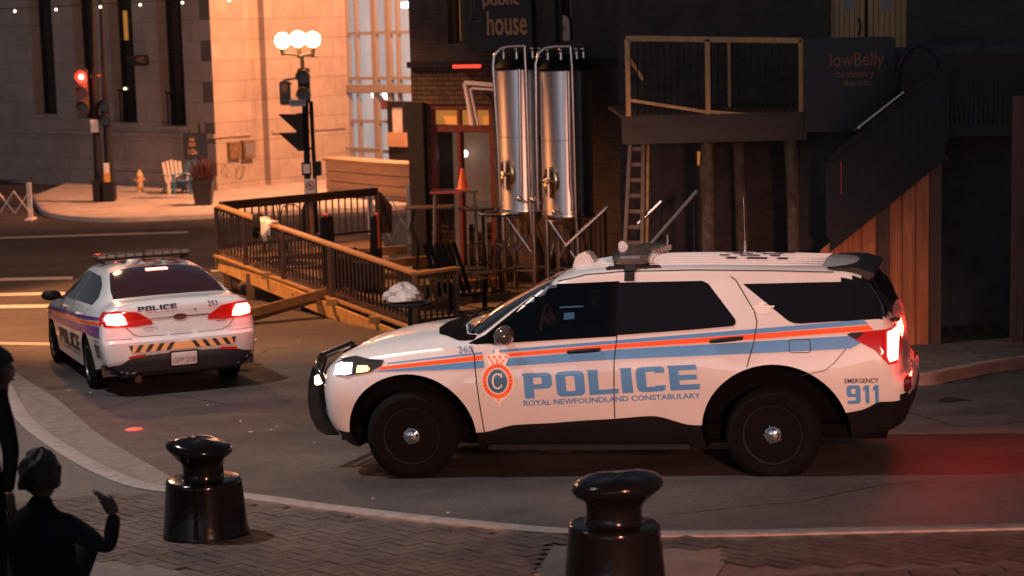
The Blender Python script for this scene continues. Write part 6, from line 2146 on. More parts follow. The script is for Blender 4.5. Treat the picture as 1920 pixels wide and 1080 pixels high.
# ---------------------------------------------------------------- steel tanks
def tank(pxl, pxr, ptop, pbot, pfoot, Y, label, man):
    a = at((pxl + pxr) / 2, pfoot, Y); gz = Zg(a.x, Y) + .128
    cx = at((pxl + pxr) / 2, 260, Y).x; r = (at(pxr, 260, Y - .45).x - at(pxl, 260, Y - .45).x) / 2
    zt_ = at(a.x and (pxl + pxr) / 2, ptop, Y).z - gz; zb = at((pxl + pxr) / 2, pbot, Y).z - gz
    t = thing('steel_tank', (cx, Y, gz), label, 'tank', group='steel brewing tanks')
    mb = MB(); mb.lathe([(r, zb), (r, zb + .6), (r, zb + 1.2), (r, zt_)], 64, cap=False)
    mb.build('shell', 'steel', t, radians(60))
    mb = MB(); mb.lathe([(.12, zb - .42), (r * .6, zb - .16), (r + .012, zb - .03), (r + .02, zb), (r + .012, zb + .03)], 48, cap=True)
    mb.build('cone_bottom', 'steelpipe', t, radians(30))
    mb = MB(); mb.lathe([(r + .015, zt_ - .02), (r + .025, zt_ + .01), (r + .012, zt_ + .04), (r * .8, zt_ + .16), (r * .4, zt_ + .24), (.05, zt_ + .26)], 48)
    mb.build('domed_lid', 'rimblack', t, radians(50))
    for k in range(7):
        an = 2 * pi * k / 7; mb = MB(); mb.tube([(r * .72 * cos(an), r * .72 * sin(an), zt_ + .1), (r * .72 * cos(an), r * .72 * sin(an), zt_ + .30)], [.03, .02], 8); mb.ball((r * .72 * cos(an), r * .72 * sin(an), zt_ + .32), .04, 8)
        mb.build('valve_fitting', 'steelpipe', t, 1)
    # weld rings
    mb = MB(); mb.lathe([(r + .001, zb + (zt_ - zb) * .52), (r + .006, zb + (zt_ - zb) * .522), (r + .001, zb + (zt_ - zb) * .524)], 48, cap=False); mb.build('weld_ring', 'steelpipe', t, 1)
    # legs
    for k, an in enumerate((radians(205), radians(290), radians(25), radians(115))):
        lx, ly = r * .93 * cos(an), r * .93 * sin(an)
        mb = MB(); mb.tube([(lx, ly, .0), (lx, ly, zb + .10)], .045, 12); mb.lathe([(.07, 0), (.07, .02), (.03, .05)], 12, 0, Matrix.Translation((lx, ly, 0)))
        mb.build('leg', 'steelpipe', t, radians(50))
        an2 = (radians(205), radians(290), radians(25), radians(115))[(k + 1) % 4]
        mb = MB(); mb.tube([(lx, ly, zb - .02), (r * .93 * cos(an2) * .9, r * .93 * sin(an2) * .9, zb - .75)], .028, 8); mb.tube([(lx, ly, .38), (r * .93 * cos(an2), r * .93 * sin(an2), .38)], .018, 8)
        mb.build('brace', 'steelpipe', t, 1)
    # manway
    mx, my = at(man[0], man[1], Y - r).x - cx, at(man[0], man[1], Y - r).z - gz
    an = math.asin(max(-1, min(1, mx / r))) ; th = -pi / 2 + an
    c = Vector((r * cos(th), r * sin(th), my)); nrm = Vector((cos(th), sin(th), 0)); tg = Vector((-sin(th), cos(th), 0))
    F4 = Matrix((tg, Vector((0, 0, 1)), nrm)).transposed().to_4x4(); F4.translation = c - nrm * .03
    mb = MB(); mb.lathe([(.17, .0), (.17, .07), (.145, .085), (.145, .05), (.02, .06)], 36, 0, F4, sx=.9, sy=1.5); mw = mb.build('manway', 'brassman', t, radians(40))
    mb = MB(); mb.bar(F4 @ Vector((0, -.28, .11)), F4 @ Vector((0, .26, .11)), .03, .03); mb.tube([F4 @ Vector((-.15, 0, .10)), F4 @ Vector((0, .05, .15)), F4 @ Vector((.15, 0, .10))], .015, 8); mb.ball(F4 @ Vector((0, 0, .14)), .035, 10); mb.build('clamp', 'steelpipe', mw, 1)
    return t, cx, r, gz, zt_, zb
M['brassman'] = mat('warm_polished_hatch', (.70, .50, .28), .14, metal=1)
t1 = tank(931, 1030, 128, 392, 528, 31.6, 'polished steel brewing tank with oval hatch, the left one, partly hidden by its twin', (952, 328))
t2 = tank(1013, 1112, 130, 402, 530, 31.0, 'polished steel brewing tank with oval hatch, the right one nearest the brick building', (1034, 342))
def tank_pipe(pts, Y, r_, tk, gz, cx):
    mb = MB(); P_ = [at(x, y, Y) for x, y in pts]; mb.tube([(q.x - cx, q.y - tk, q.z - gz) for q in P_], r_, 10); return mb
for (tt, Y, runs) in ((t1, 31.6, [[(938, 380), (933, 260), (925, 125), (927, 104), (940, 90), (955, 87), (984, 86)], [(984, 86), (986, 130), (993, 380), (998, 440)], [(974, 130), (977, 350), (975, 372)]]),
                      (t2, 31.0, [[(1009, 392), (1006, 260), (1005, 120), (1010, 100), (1022, 90), (1040, 87), (1070, 87)], [(1070, 87), (1073, 130), (1080, 400), (1082, 430)], [(1066, 135), (1068, 250), (1070, 350), (1074, 375), (1073, 395)]])):
    t, cx, r, gz, a_, b_ = tt
    for rr_ in runs:
        mb = tank_pipe(rr_, Y - r - .06, .030, Y, gz, cx); mb.build('pipe', 'steelpipe', t, 1)
    for px, py in ((975, 373), (1040, 398), (1000, 375)):
        p = at(px, py, Y - r - .04); mb = MB(); mb.ball((p.x - cx, -r - .04, p.z - gz), .05, 10); mb.tube([(p.x - cx, -r - .04, p.z - gz), (p.x - cx + .12, -r - .08, p.z - gz - .06)], .02, 8); mb.build('valve', 'steelpipe', t, 1)

# ---------------------------------------------------------------- yard furniture
def yz(x, y): return Zg(x, y) + .13
def bistro(px, py, Y, w_, d_, label):
    p = at(px, py, Y); z0 = yz(p.x, Y); h = p.z - z0
    t = thing('bistro_table', (p.x, Y, z0), label, 'table')
    mb = MB(); 
    for k in range(6): mb.box((-w_ / 2, -d_ / 2 + d_ * k / 6 + .008, h - .02), (w_ / 2, -d_ / 2 + d_ * (k + 1) / 6, h + .01))
    mb.build('table_top', 'raildark', t, bevel=.004)
    for sx in (-1, 1):
        for sy in (-1, 1):
            mb = MB(); X_ = sx * (w_ / 2 - .12); Y_ = sy * (d_ / 2 - .08)
            mb.tube([(X_ * .9, Y_, h - .03), (X_ + sx * .05, Y_, h * .75), (X_ - sx * .08, Y_, h * .5), (X_ - sx * .04, Y_, h * .25), (X_ + sx * .10, Y_, .02), (X_ + sx * .15, Y_, .03)], .018, 8)
            mb.build('leg', 'blackmetal', t, 1)
    return t
bistro(806, 388, 33.0, .85, .6, 'small slatted bistro table with curved iron legs, left of the bar table')
# bar table with cone
Yb = 32.6; p = at(852, 356, Yb); z0 = yz(p.x, Yb); hb = p.z - z0
t = thing('bar_table', (p.x, Yb, z0), 'tall bar table with red edged top, carrying a traffic cone', 'table')
mb = MB(); mb.box((-.42, -.30, hb - .03), (.42, .30, hb)); mb.build('table_top', 'tabletop' if 'tabletop' in M else 'grey', t, bevel=.006)
mb = MB(); mb.box((-.425, -.335, hb - .035), (.12, -.302, hb + .004)); mb.build('red_edge', 'redV', t)
for sx in (-1, 1):
    for sy in (-1, 1):
        mb = MB(); mb.tube([(sx * .34, sy * .24, hb - .03), (sx * .40, sy * .27, .0)], .022, 8); mb.build('leg', 'grey', t, 1)
mb = MB(); 
for sy in (-1, 1): mb.tube([(-.38, sy * .26, .28), (.38, sy * .26, .28)], .014, 6)
mb.build('foot_rest', 'grey', t, 1)
c = at(868, 352, Yb)
mb = MB(); mb.lathe([(.105, .02), (.09, .04), (.032, .35), (.026, .37)], 24); o = mb.build('traffic_cone', 'cone', smooth=radians(40), label='orange traffic cone standing on the tall bar table', cat='traffic cone'); o.location = (c.x, Yb, z0 + hb)
mb = MB(); mb.box((-.125, -.125, .002), (.125, .125, .022)); mb.build('base', 'cone', o, bevel=.006)
# stacked dark chairs and tables
random.seed(21)
spots = [(884, 470, 31.2, 0.3), (905, 480, 30.4, 2.0), (915, 450, 32.2, 1.0), (935, 470, 30.8, 2.6)]
first = None
labs = ['dark wire chair crowded beside the bar table leg', 'dark wire chair in the middle of the yard furniture, nearest the deck corner', 'dark wire chair at the back of the yard furniture by the shop window', 'dark wire chair pushed against the left steel tank']
for k, (px, py, Y, a_) in enumerate(spots):
    p = at(px, py, Y); zz = yz(p.x, Y)
    if first is None: first = metal_chair(p.x, Y, zz, a_, labs[0], 'dark chairs in the pub yard')
    else: copy_thing(first, (p.x, Y, zz), a_, labs[k])
for (px, py, Y, r_, lab) in ((905, 388, 31.8, .42, 'dark round table with a glint on its top, before the left steel tank'), (935, 400, 30.9, .34, 'dark round table nearest the left steel tank legs')):
    p = at(px, py, Y); zz = yz(p.x, Y); cafe_table(p.x, Y, zz, r_, p.z - zz, lab, 'blackgloss')
# lounge chair of black slats tipped forward
Y = 29.2; p = at(850, 530, Y); z0 = yz(p.x, Y)
t = thing('slatted_lounge_chair', (p.x, Y, z0), 'black slatted lounge chair tilted back near the deck corner', 'chair', radians(25))
mb = MB()
for k in range(6):
    mb.bar((-.26 + .10 * k, -.1, .25), (-.26 + .10 * k - .04, .42, 1.02), .075, .02, up=(0, 1, 0))
mb.build('backrest', 'blackpl', t, bevel=.006)
mb = MB()
for k in range(6): mb.box((-.28, -.55 + .09 * k, .30 - .02 * k), (.28, -.475 + .09 * k, .32 - .02 * k))
mb.build('seat', 'blackpl', t, bevel=.005)
for sx in (-1, 1):
    mb = MB(); mb.box((sx * .33 - .05, -.55, .50), (sx * .33 + .05, .15, .525)); mb.build('armrest', 'blackpl', t, bevel=.006)
    mb = MB(); mb.bar((sx * .30, -.52, 0), (sx * .30, -.52, .50), .08, .03); mb.bar((sx * .30, -.5, .3), (sx * .30, .45, .0), .03, .1); mb.build('leg', 'blackpl', t, bevel=.005)
Y = 30.2; p = at(818, 480, Y)
t2_ = thing('folded_chair', (p.x, Y, yz(p.x, Y)), 'black folded chair leaning between the deck and the bistro table', 'chair', radians(-20))
mb = MB(); mb.bar((-.2, 0, 0), (.05, 0, .85), .04, .05); mb.bar((-.2, .38, 0), (.05, .38, .85), .04, .05); mb.build('frame', 'blackpl', t2_)
mb = MB(); 
for k in range(5): mb.box((-.02 + .05 * k - .1, .02, .42 + .09 * k), (0 + .05 * k - .1, .36, .48 + .09 * k))
mb.build('backrest', 'blackpl', t2_)

# ---------------------------------------------------------------- scissor gates
def scissor(xa, ya, xb, yb, xtop, Y, label, posts):
    """lattice barrier between two picture columns, base at ya/yb"""
    a = at(xa, ya, Y); b = at(xb, yb, Y)
    ga, gb = Zg(a.x, Y) + .0, Zg(b.x, Y)
    t = thing('scissor_gate', (a.x, Y, ga), label, 'barrier', group='white scissor gates')
    L_ = b.x - a.x; h = at(xb, xtop, Y).z - gb
    for s_ in posts:
        X_ = L_ * s_; mb = MB(); mb.box((X_ - .06, -.03, .03), (X_ + .06, .03, h)); mb.box((X_ - .09, -.32, 0), (X_ + .09, .32, .05)); mb.build('post', 'whitepaint', t, bevel=.008)
    n = max(2, int(L_ / .42)); mb = MB(); wd = L_ / n
    for k in range(n):
        for s_ in (0, 1):
            p_ = (wd * k, (.022 if s_ else -.022), .20 if s_ else h - .22); q_ = (wd * (k + 1), (.022 if s_ else -.022), h - .22 if s_ else .20)
            mb.bar(p_, q_, .02, .075, up=(0, 1, 0))
    mb.build('lattice', 'whitepaint', t)
    return t
scissor(-60, 405, 58, 405, 342, 50.0, 'white wooden scissor barrier at the left edge of the far pavement', (0, .995))
scissor(693, 400, 772, 428, 346, 40.2, 'white wooden scissor barrier right of the deck in front of the planter wall', (.02, .97))

# ---------------------------------------------------------------- lamp post with globes and signals
YLp = 41.0
p = at(592, 440, YLp); gx = p.x; gz = Zg(gx, YLp)
lp_ = thing('globe_lamp_post', (gx - .12, YLp, gz), 'street lamp post with three glowing white globes rising behind the deck', 'street lamp')
ox, oy, oz = lp_.location
def LV(px, py, Y=YLp): q = at(px, py, Y); return Vector((q.x - ox, q.y - oy, q.z - oz))
mb = MB(); top = LV(566, 104); mb.tube([(0, 0, 0), (0, 0, .1), Vector((0, 0, .1)).lerp(top, .02), top.lerp(Vector((0, 0, .1)), .5), top], [.13, .12, .07, .055, .045], 14)
mb.build('pole', 'lamppole', lp_, 1)
mb = MB(); j = LV(564, 104); mb.tube([LV(531, 100), LV(550, 102), j, LV(586, 100)], .03, 10)
mb.tube([j, j + Vector((0, -.45, -.02))], .03, 10); mb.tube([LV(531, 104), LV(530, 92)], [.04, .06], 10); mb.tube([LV(586, 104), LV(586, 90)], [.04, .06], 10); mb.tube([LV(561, 106), LV(561, 90)], [.04, .06], 10)
mb.tube([LV(572, 104), LV(596, 106)], .02, 8)
mb.build('crossarm', 'lamppole', lp_, 1)
for (px, py) in ((530, 76), (562, 73), (586, 74)):
    q = LV(px, py); 
    if px == 562: q.y -= .35
    mb = MB(); mb.ball(q, .172, 24); g_ = mb.build('globe', 'globe', lp_, 1)
# signal mast beside the lamp
sm = thing('traffic_signal_mast', (at(580, 440, YLp - .4).x, YLp - .4, gz), 'black signal mast with dark visored signals, street name plate and parking sign behind the deck', 'traffic light')
ox, oy, oz = sm.location
def SV(px, py): return LV2(px, py, YLp - .4)
def LV2(px, py, Y): q = at(px, py, Y); return Vector((q.x - ox, q.y - oy, q.z - oz))
base = Vector((0, 0, 0)); tp = SV(571, 128)
mb = MB(); mb.tube([base, (0, 0, .9), (0, 0, 1.0), tp], [.12, .11, .075, .06], 12); mb.build('pole', 'blackmetal', sm, 1)
mb = MB(); mb.tube([SV(583, 190), SV(590, 330), SV(594, 436)], .045, 10); mb.build('conduit_pole', 'blackmetal', sm, 1)
def head(cx0, cy0, cx1, cy1, par, vis, n=3, face=None, name='signal_head', m_='blackmetal', lens='lensoff', vm='blackmetal', dy=-.1):
    a = SV(cx0, cy0); b = SV(cx1, cy1)
    mb = MB(); mb.box((a.x, dy - .12, b.z), (b.x, dy + .12, a.z)); h_ = mb.build(name, m_, par, bevel=.02)
    H_ = (a.z - b.z) / n
    for k in range(n):
        zc = b.z + H_ * (k + .5)
        if vis == 'left':
            mb = MB(); mb.prism([(dy - .1, zc - H_ * .1), (dy + .1, zc - H_ * .1), (dy + .1, zc + H_ * .42), (dy - .1, zc + H_ * .42)], 'x', a.x - .01, a.x)
            mb.add([(a.x, dy - .10, zc + H_ * .45), (a.x, dy + .10, zc + H_ * .45), (a.x - .38, dy + .10, zc + H_ * .48), (a.x - .38, dy - .1, zc + H_ * .48), (a.x, dy - .10, zc - H_ * .42), (a.x, dy + .1, zc - H_ * .42)],
                   [(0, 1, 2, 3), (0, 3, 4), (1, 5, 2), (4, 3, 2, 5), (0, 4, 5, 1)])
            mb.build('visor', vm, h_)
        else:
            mb = MB(); F4 = Matrix.Translation(((a.x + b.x) / 2, dy - .12, zc)) @ Matrix.Rotation(pi / 2, 4, 'X')
            mb.lathe([(H_ * .40, 0), (H_ * .40, .02), (H_ * .34, .02), (.01, .015)], 20, 0, F4); l_ = mb.build('lens', lens if k == n - 1 and vis == 'lit' else 'lensoff', h_, 1)
            if k == n - 1 and vis == 'lit':
                mb = MB(); mb.lathe([(H_ * .17, .021), (H_ * .13, .03), (.01, .032)], 20, 0, F4); mb.build('lamp_core', 'taillit', l_, 1)
            mb = MB(); r_ = H_ * .43
            vs = []; fs = []
            for q in range(13):
                t_ = radians(-20 + 220 * q / 12)
                for L_ in (0, .22 if 0 <= q <= 12 else .1): vs.append(((a.x + b.x) / 2 + r_ * cos(t_), dy - .12 - L_ * (1 - .4 * abs(q - 6) / 6), zc + r_ * sin(t_)))
            for q in range(12): fs.append((2 * q, 2 * q + 1, 2 * q + 3, 2 * q + 2))
            mb.add(vs, fs); v_ = mb.build('visor', vm, h_, 1); md = v_.modifiers.new('s', 'SOLIDIFY'); md.thickness = .008
    return h_
head(559, 128, 583, 192, sm, 'front', 2, vm='yellowpaint')
a_ = SV(526, 152); b_ = SV(547, 196); mb = MB(); mb.box((a_.x, -.3, b_.z), (b_.x, -.05, a_.z)); ph_ = mb.build('pedestrian_signal', 'signalbrown', sm, bevel=.02)
mb = MB(); mb.box((a_.x + .05, -.312, b_.z + .06), (b_.x - .04, -.301, (a_.z + b_.z) / 2 - .02)); mb.build('lower_screen', 'lensoff', ph_)
mb = MB(); mb.box((a_.x + .05, -.312, (a_.z + b_.z) / 2 + .03), (b_.x - .04, -.301, a_.z - .06)); mb.build('upper_screen', 'metalbox', ph_)
mb = MB(); mb.tube([SV(547, 158), SV(530, 150)], .02, 8); mb.tube([SV(534, 150), SV(562, 146)], .02, 8); mb.build('bracket', 'blackmetal', sm, 1)
head(556, 212, 573, 282, sm, 'left', 2)
mb = MB()
for y_ in (212, 280): mb.tube([SV(566, y_), SV(588, y_ - 2)], .02, 8)
mb.build('bracket', 'blackmetal', sm, 1)
def flat_sign(x0, y0, x1, y1, m_, par, name, dy=-.16):
    a = SV(x0, y0); b = SV(x1, y1); mb = MB(); mb.box((a.x, dy - .015, b.z), (b.x, dy, a.z)); return mb.build(name, m_, par, bevel=.004), a, b
sgn_, a, b = flat_sign(545, 186, 576, 198, 'signblue', sm, 'street_name_plate', -.28)
def txt_on(s_, a, b, dy, par, m_, bold=.02, ins=.08, name='lettering'):
    w_ = b.x - a.x; h_ = a.z - b.z
    vs, fs = text_in(s_, [(a.x + w_ * ins, b.z + h_ * .2), (b.x - w_ * ins, b.z + h_ * .2), (b.x - w_ * ins, a.z - h_ * .2), (a.x + w_ * ins, a.z - h_ * .2)], bold)
    mb = MB(); mb.add([(u, dy, z) for u, z in vs], fs); return mb.build(name, m_, par)
txt_on('WATER ST', a, b, -.299, sgn_, 'navyV')
sgn_, a, b = flat_sign(567, 303, 586, 327, 'blackpl', sm, 'push_button_sign', -.2); 
a2 = a.lerp(b, .15); b2 = a.lerp(b, .85); mb = MB(); mb.box((a2.x, -.222, b2.z), (b2.x, -.217, a2.z)); mb.build('sign_face', 'signwhite', sgn_)
mb = MB(); a = SV(588, 302); b = SV(604, 328); mb.box((a.x, -.25, b.z), (b.x, .0, a.z)); mb.build('control_box', 'blackmetal', sm, bevel=.015)
sgn_, a, b = flat_sign(573, 334, 595, 368, 'signwhite', sm, 'parking_sign', -.24)
c = (a + b) / 2; c.z = a.z - (a.z - b.z) * .36; R_ = (b.x - a.x) * .40
mb = MB(); F4 = Matrix.Translation((c.x, -.257, c.z)) @ Matrix.Rotation(pi / 2, 4, 'X')
mb.lathe([(R_, 0), (R_, .003), (R_ * .74, .003), (R_ * .74, 0)], 28, 0, F4, cap=False); mb.bar((c.x - R_ * .55, -.259, c.z + R_ * .55), (c.x + R_ * .55, -.259, c.z - R_ * .55), .002, R_ * .2, up=(0, 0, 1)); mb.build('red_ring', 'redV', sgn_)
mb = MB(); mb.box((c.x - R_ * .5, -.2575, c.z - R_ * .1), (c.x + R_ * .4, -.2565, c.z + R_ * .12)); mb.bar((c.x, -.2575, c.z - R_ * .45), (c.x, -.2575, c.z + R_ * .45), .002, R_ * .2, up=(1, 0, 0)); mb.build('black_symbol', 'blackV', sgn_)
mb = MB(); mb.box((a.x + .04, -.2575, b.z + .04), (b.x - .04, -.2565, b.z + .07)); mb.build('small_text_line', 'blackV', sgn_)
mb = MB(); mb.lathe([(.15, 0), (.15, .9), (.10, 1.05)], 14); mb.build('base_cover', 'blackmetal', sm, radians(40))

# left signal post
YS = 52.0
q = G(197, 386); YS = q.y
p = at(196, 386, YS); gz2 = Zg(p.x, YS) + .13
s2 = thing('traffic_signal_post', (p.x, YS, gz2), 'tall signal post with glowing red light beside a dark cabinet on the far pavement', 'traffic light')
ox, oy, oz = s2.location; YSv = YS
def SV(px, py): return LV2(px, py, YSv)
mb = MB(); mb.tube([SV(187, 386), SV(180, 235), SV(172, -60)], [.13, .10, .07], 12); mb.build('pole', 'blackmetal', s2, 1)
mb = MB(); mb.tube([SV(208, 386), SV(200, 235), SV(188, -60)], [.14, .10, .06], 12); mb.build('pole', 'blackmetal', s2, 1)
hd = head(146, 130, 169, 214, s2, 'lit', 3, lens='redsig', m_='signalbrown', vm='signalbrown')
a = SV(150, 188); b = SV(168, 212)
hd2 = head(190, 186, 208, 236, s2, 'front', 2)
mb = MB(); mb.tube([SV(170, 143), SV(191, 141)], .03, 8); mb.build('bracket', 'yellowpaint', s2, 1)
sgn_, a, b = flat_sign(172, 224, 188, 247, 'signwhite', s2, 'notice_plate', -.2)
sgn_, a, b = flat_sign(197, 305, 209, 340, 'signwhite', s2, 'pole_sticker', -.2)
mb = MB(); a = SV(198, 323); b = SV(210, 340); mb.box((a.x, -.235, b.z), (b.x, -.22, a.z)); mb.build('yellow_sticker', 'yellowpaint', s2)
mb = MB(); a = SV(176, 336); b = SV(192, 386); mb.box((a.x, -.3, 0), (b.x, .2, a.z)); a = SV(193, 340); b = SV(217, 386); mb.box((a.x, -.25, 0), (b.x, .25, a.z)); mb.build('cabinet', 'blackmetal', s2, bevel=.03)
for (px, py, par) in ((158, 158, s2),):
    q = at(px, py, YS - .5); 
    l = lamp('signal_glow', 'POINT', (q.x, q.y, q.z), 18, (1, .08, .04), .1); 

# hydrant
q = G(263, 360, .13); s_ = 1.0
t = thing('fire_hydrant', (q.x, q.y, q.z), 'tan fire hydrant by the stone wall', 'hydrant')
h = at(263, 318, q.y).z - q.z; k = h / .85
mb = MB(); mb.lathe([(.16 * k, 0), (.16 * k, .05 * k), (.11 * k, .06 * k), (.105 * k, .55 * k), (.14 * k, .58 * k), (.14 * k, .62 * k), (.11 * k, .72 * k), (.05 * k, .80 * k), (.04 * k, .85 * k)], 20); mb.build('barrel', 'cream', t, radians(40))
mb = MB(); mb.tube([(-.2 * k, 0, .48 * k), (.2 * k, 0, .48 * k)], .06 * k, 12); mb.tube([(0, -.19 * k, .44 * k), (0, 0, .44 * k)], .075 * k, 12); mb.build('nozzle', 'cream', t, radians(40))
# adirondack chairs
def adirondack(px, pbot, Yg, rz, m_, label):
    q = G(px, pbot, .13)
    t = thing('garden_chair', (q.x, q.y, q.z), label, 'chair', rz, 'garden chairs by the stone wall')
    mb = MB()
    for k in range(5): mb.bar((-.22 + .11 * k, .10, .30), (-.25 + .125 * k, .38, .98 - .03 * abs(k - 2)), .09, .02, up=(0, 1, 0))
    mb.build('backrest', m_, t, bevel=.004)
    mb = MB()
    for k in range(5): mb.box((-.26, -.35 + .10 * k, .38 - .03 * k), (.26, -.265 + .10 * k, .40 - .03 * k))
    mb.build('seat', m_, t, bevel=.004)
    for sx in (-1, 1):
        mb = MB(); mb.box((sx * .32 - .06, -.42, .56), (sx * .32 + .06, .22, .585)); mb.build('armrest', m_, t, bevel=.004)
        mb = MB(); mb.bar((sx * .30, -.36, 0), (sx * .30, -.36, .56), .09, .025); mb.build('leg', m_, t)
        mb = MB(); mb.bar((sx * .29, -.33, .34), (sx * .29, .42, .02), .025, .11); mb.build('leg', m_, t)
    return t
adirondack(330, 362, 0, radians(25), 'palechair', 'pale garden chair against the stone wall')
adirondack(355, 362, 0, radians(-25), 'bluechair', 'blue garden chair against the stone wall')
# hanging sign on a post
q = G(379, 372, .13)
t = thing('hanging_sign', (q.x, q.y, q.z), 'dark hanging sign with gold lettering on a finial post beside the planter', 'sign')
ox, oy, oz = t.location; YSv = q.y
mb = MB(); tp = SV(374, 235); mb.tube([(0, 0, 0), tp * 1.0], [.05, .04], 10); mb.tube([tp, tp + Vector((0, 0, .2))], [.06, .005], 8)
for px in (355, 390): v = SV(px, 236); mb.tube([(v.x, 0, SV(px, 250).z), (v.x, 0, v.z)], [.02, .008], 6)
mb.build('post', 'blackmetal', t, 1)
a = SV(343, 250); b = SV(390, 298)
mb = MB(); mb.box((a.x, -.04, b.z), (b.x, .04, a.z)); bd_ = mb.build('board', 'blackpanel', t, bevel=.02)
for s_, y0, y1 in (('THE', 259, 266), ('LONDON', 268, 275), ('PUB', 281, 289)):
    pass
M['goldtxt'] = mat('gold_sign_letters', (.55, .30, .12), .5)
for s_, x0, y0, x1, y1 in (('THE', 355, 259, 365, 265), ('OLDE', 354, 268, 367, 274), ('1 Duke', 354, 280, 370, 289)):
    a_, b_ = SV(x0, y0), SV(x1, y1); vs, fs = text_in(s_ if s_ != '1 Duke' else 'I Da', [(a_.x, b_.z), (b_.x, b_.z), (b_.x, a_.z), (a_.x, a_.z)], .01); mb = MB(); mb.add([(u, -.045, z) for u, z in vs], fs); mb.build('lettering', 'goldtxt', bd_)
# planter
q = G(383, 393, .0)
t = thing('street_planter', (q.x, q.y, Zg(q.x, q.y) + .13), 'black square planter with dark reddish grasses at the kerb', 'planter')
k = (at(402, 390, q.y).x - at(362, 390, q.y).x) / 2
mb = MB(); M4 = Matrix.Rotation(pi / 4, 4, 'Z'); mb.lathe([(k * 1.0, 0), (k * 1.38, .62), (k * 1.45, .63), (k * 1.45, .70), (k * 1.3, .70), (k * 1.28, .62)], 4, 0, M4); mb.build('pot', 'planter', t)
mb = MB(); random.seed(2)
for i in range(150):
    a_ = random.uniform(0, 2 * pi); r_ = random.uniform(0, k * .9); x0, y0 = r_ * cos(a_), r_ * sin(a_); l_ = random.uniform(.25, .75)
    dx, dy = cos(a_) * random.uniform(.05, .35), sin(a_) * random.uniform(.05, .35); w_ = .014
    mb.add([(x0 - w_, y0, .62), (x0 + w_, y0, .62), (x0 + dx * .4 + w_, y0 + dy * .4, .62 + l_ * .7), (x0 + dx * .4 - w_, y0 + dy * .4, .62 + l_ * .7), (x0 + dx, y0 + dy, .62 + l_)], [(0, 1, 2, 3), (3, 2, 4)])
mb.build('grass_tuft', 'plantleaf', t)
# string lights
sl = thing('string_lights', (0, 0, 0), 'string of small warm bulbs hanging across the top of the street', 'string lights')
pts = [(-40, 22), (28, 21), (105, 18), (188, 13), (263, 9), (342, 5), (430, 1), (560, -4)]
P_ = [at(x, y, 46) for x, y in pts]
mb = MB(); cab = []
for i in range(len(P_) - 1):
    for k in range(5): tt = k / 5; v = P_[i].lerp(P_[i + 1], tt) + Vector((0, 0, .07 - .0 * sin(pi * tt))); cab.append(v)
mb.tube(cab, .008, 5); part(mb, 'cable', 'blackmetal', None, sl, 1)
bp_ = None
for v in P_[1:7]:
    if bp_ is None:
        mb = MB(); mb.ball((0, 0, 0), .032, 10); bp_ = mb.build('bulb', 'bulb', sl, 1); bp_.location = v
    else:
        c = bp_.copy(); COL.objects.link(c); c.parent = sl; c.location = v

# ---------------------------------------------------------------- bollards
def bollard(px, pbase, rz, label, Yf=None, k=1.0, sx=1.0):
    q = G(px, pbase, KH)
    if Yf: 
        q = at(px, 1000, Yf); q.z = Zg(q.x, Yf) + KH
    t = thing('mooring_bollard', (q.x, q.y, q.z), label, 'bollard', rz, 'black mooring bollards')
    mb = MB(); mb.lathe([(.30 * k, 0), (.303 * k, .02), (.292 * k, .05), (.262 * k, .375), (.262 * k, .392), (.255 * k, .402), (.24 * k, .407), (.15 * k, .409)], 48); mb.build('base', 'bollard', t, radians(50))
    mb = MB(); prof = [(a * k, b) for a, b in ((.175, .40), (.152, .408), (.142, .43), (.140, .49), (.148, .525), (.176, .556), (.208, .585), (.226, .606), (.231, .626), (.222, .646), (.192, .665), (.145, .680), (.08, .689), (.03, .691))]
    mb.lathe(prof, 48, sx=sx, sy=.95)
    mb.v = [(x + (.035 * (z - .5) / .2 if z > .5 else 0), y, z + (.06 * x if z > .56 else 0) + .006 * sin(3 * math.atan2(y, x)) * (z > .56)) for x, y, z in mb.v]
    mb.build('mushroom_cap', 'bollard', t, radians(60))
    mb = MB(); mb.tube([(-.06, -.215, .66), (-.04, -.235, .64)], .012, 6)
    return t
bollard(387, 1003, radians(175), 'black mooring bollard with orange glints on its cap, left of the police SUV')
bollard(1152, 985, radians(-5), 'black mooring bollard cut by the bottom of the frame, in front of the police SUV', Yf=10.35, sx=1.13)

# ---------------------------------------------------------------- people
def skin_body(name, joints, edges, parent, m_, sub=2):
    me = bpy.data.meshes.new(name)
    me.from_pydata([j[0] for j in joints], edges, [])
    o = bpy.data.objects.new(name, me); COL.objects.link(o)
    md = o.modifiers.new('skin', 'SKIN'); md.use_smooth_shade = True
    for i, j in enumerate(joints):
        r = j[1]; me.skin_vertices[0].data[i].radius = (r, r) if not isinstance(r, tuple) else r
    me.skin_vertices[0].data[0].use_root = True
    s_ = o.modifiers.new('sub', 'SUBSURF'); s_.levels = sub; s_.render_levels = sub
    dg = bpy.context.evaluated_depsgraph_get()
    me2 = bpy.data.meshes.new_from_object(o.evaluated_get(dg))
    bpy.data.objects.remove(o)
    me2.name = name
    return link_mesh(name, me2, m_, parent, 3.0)


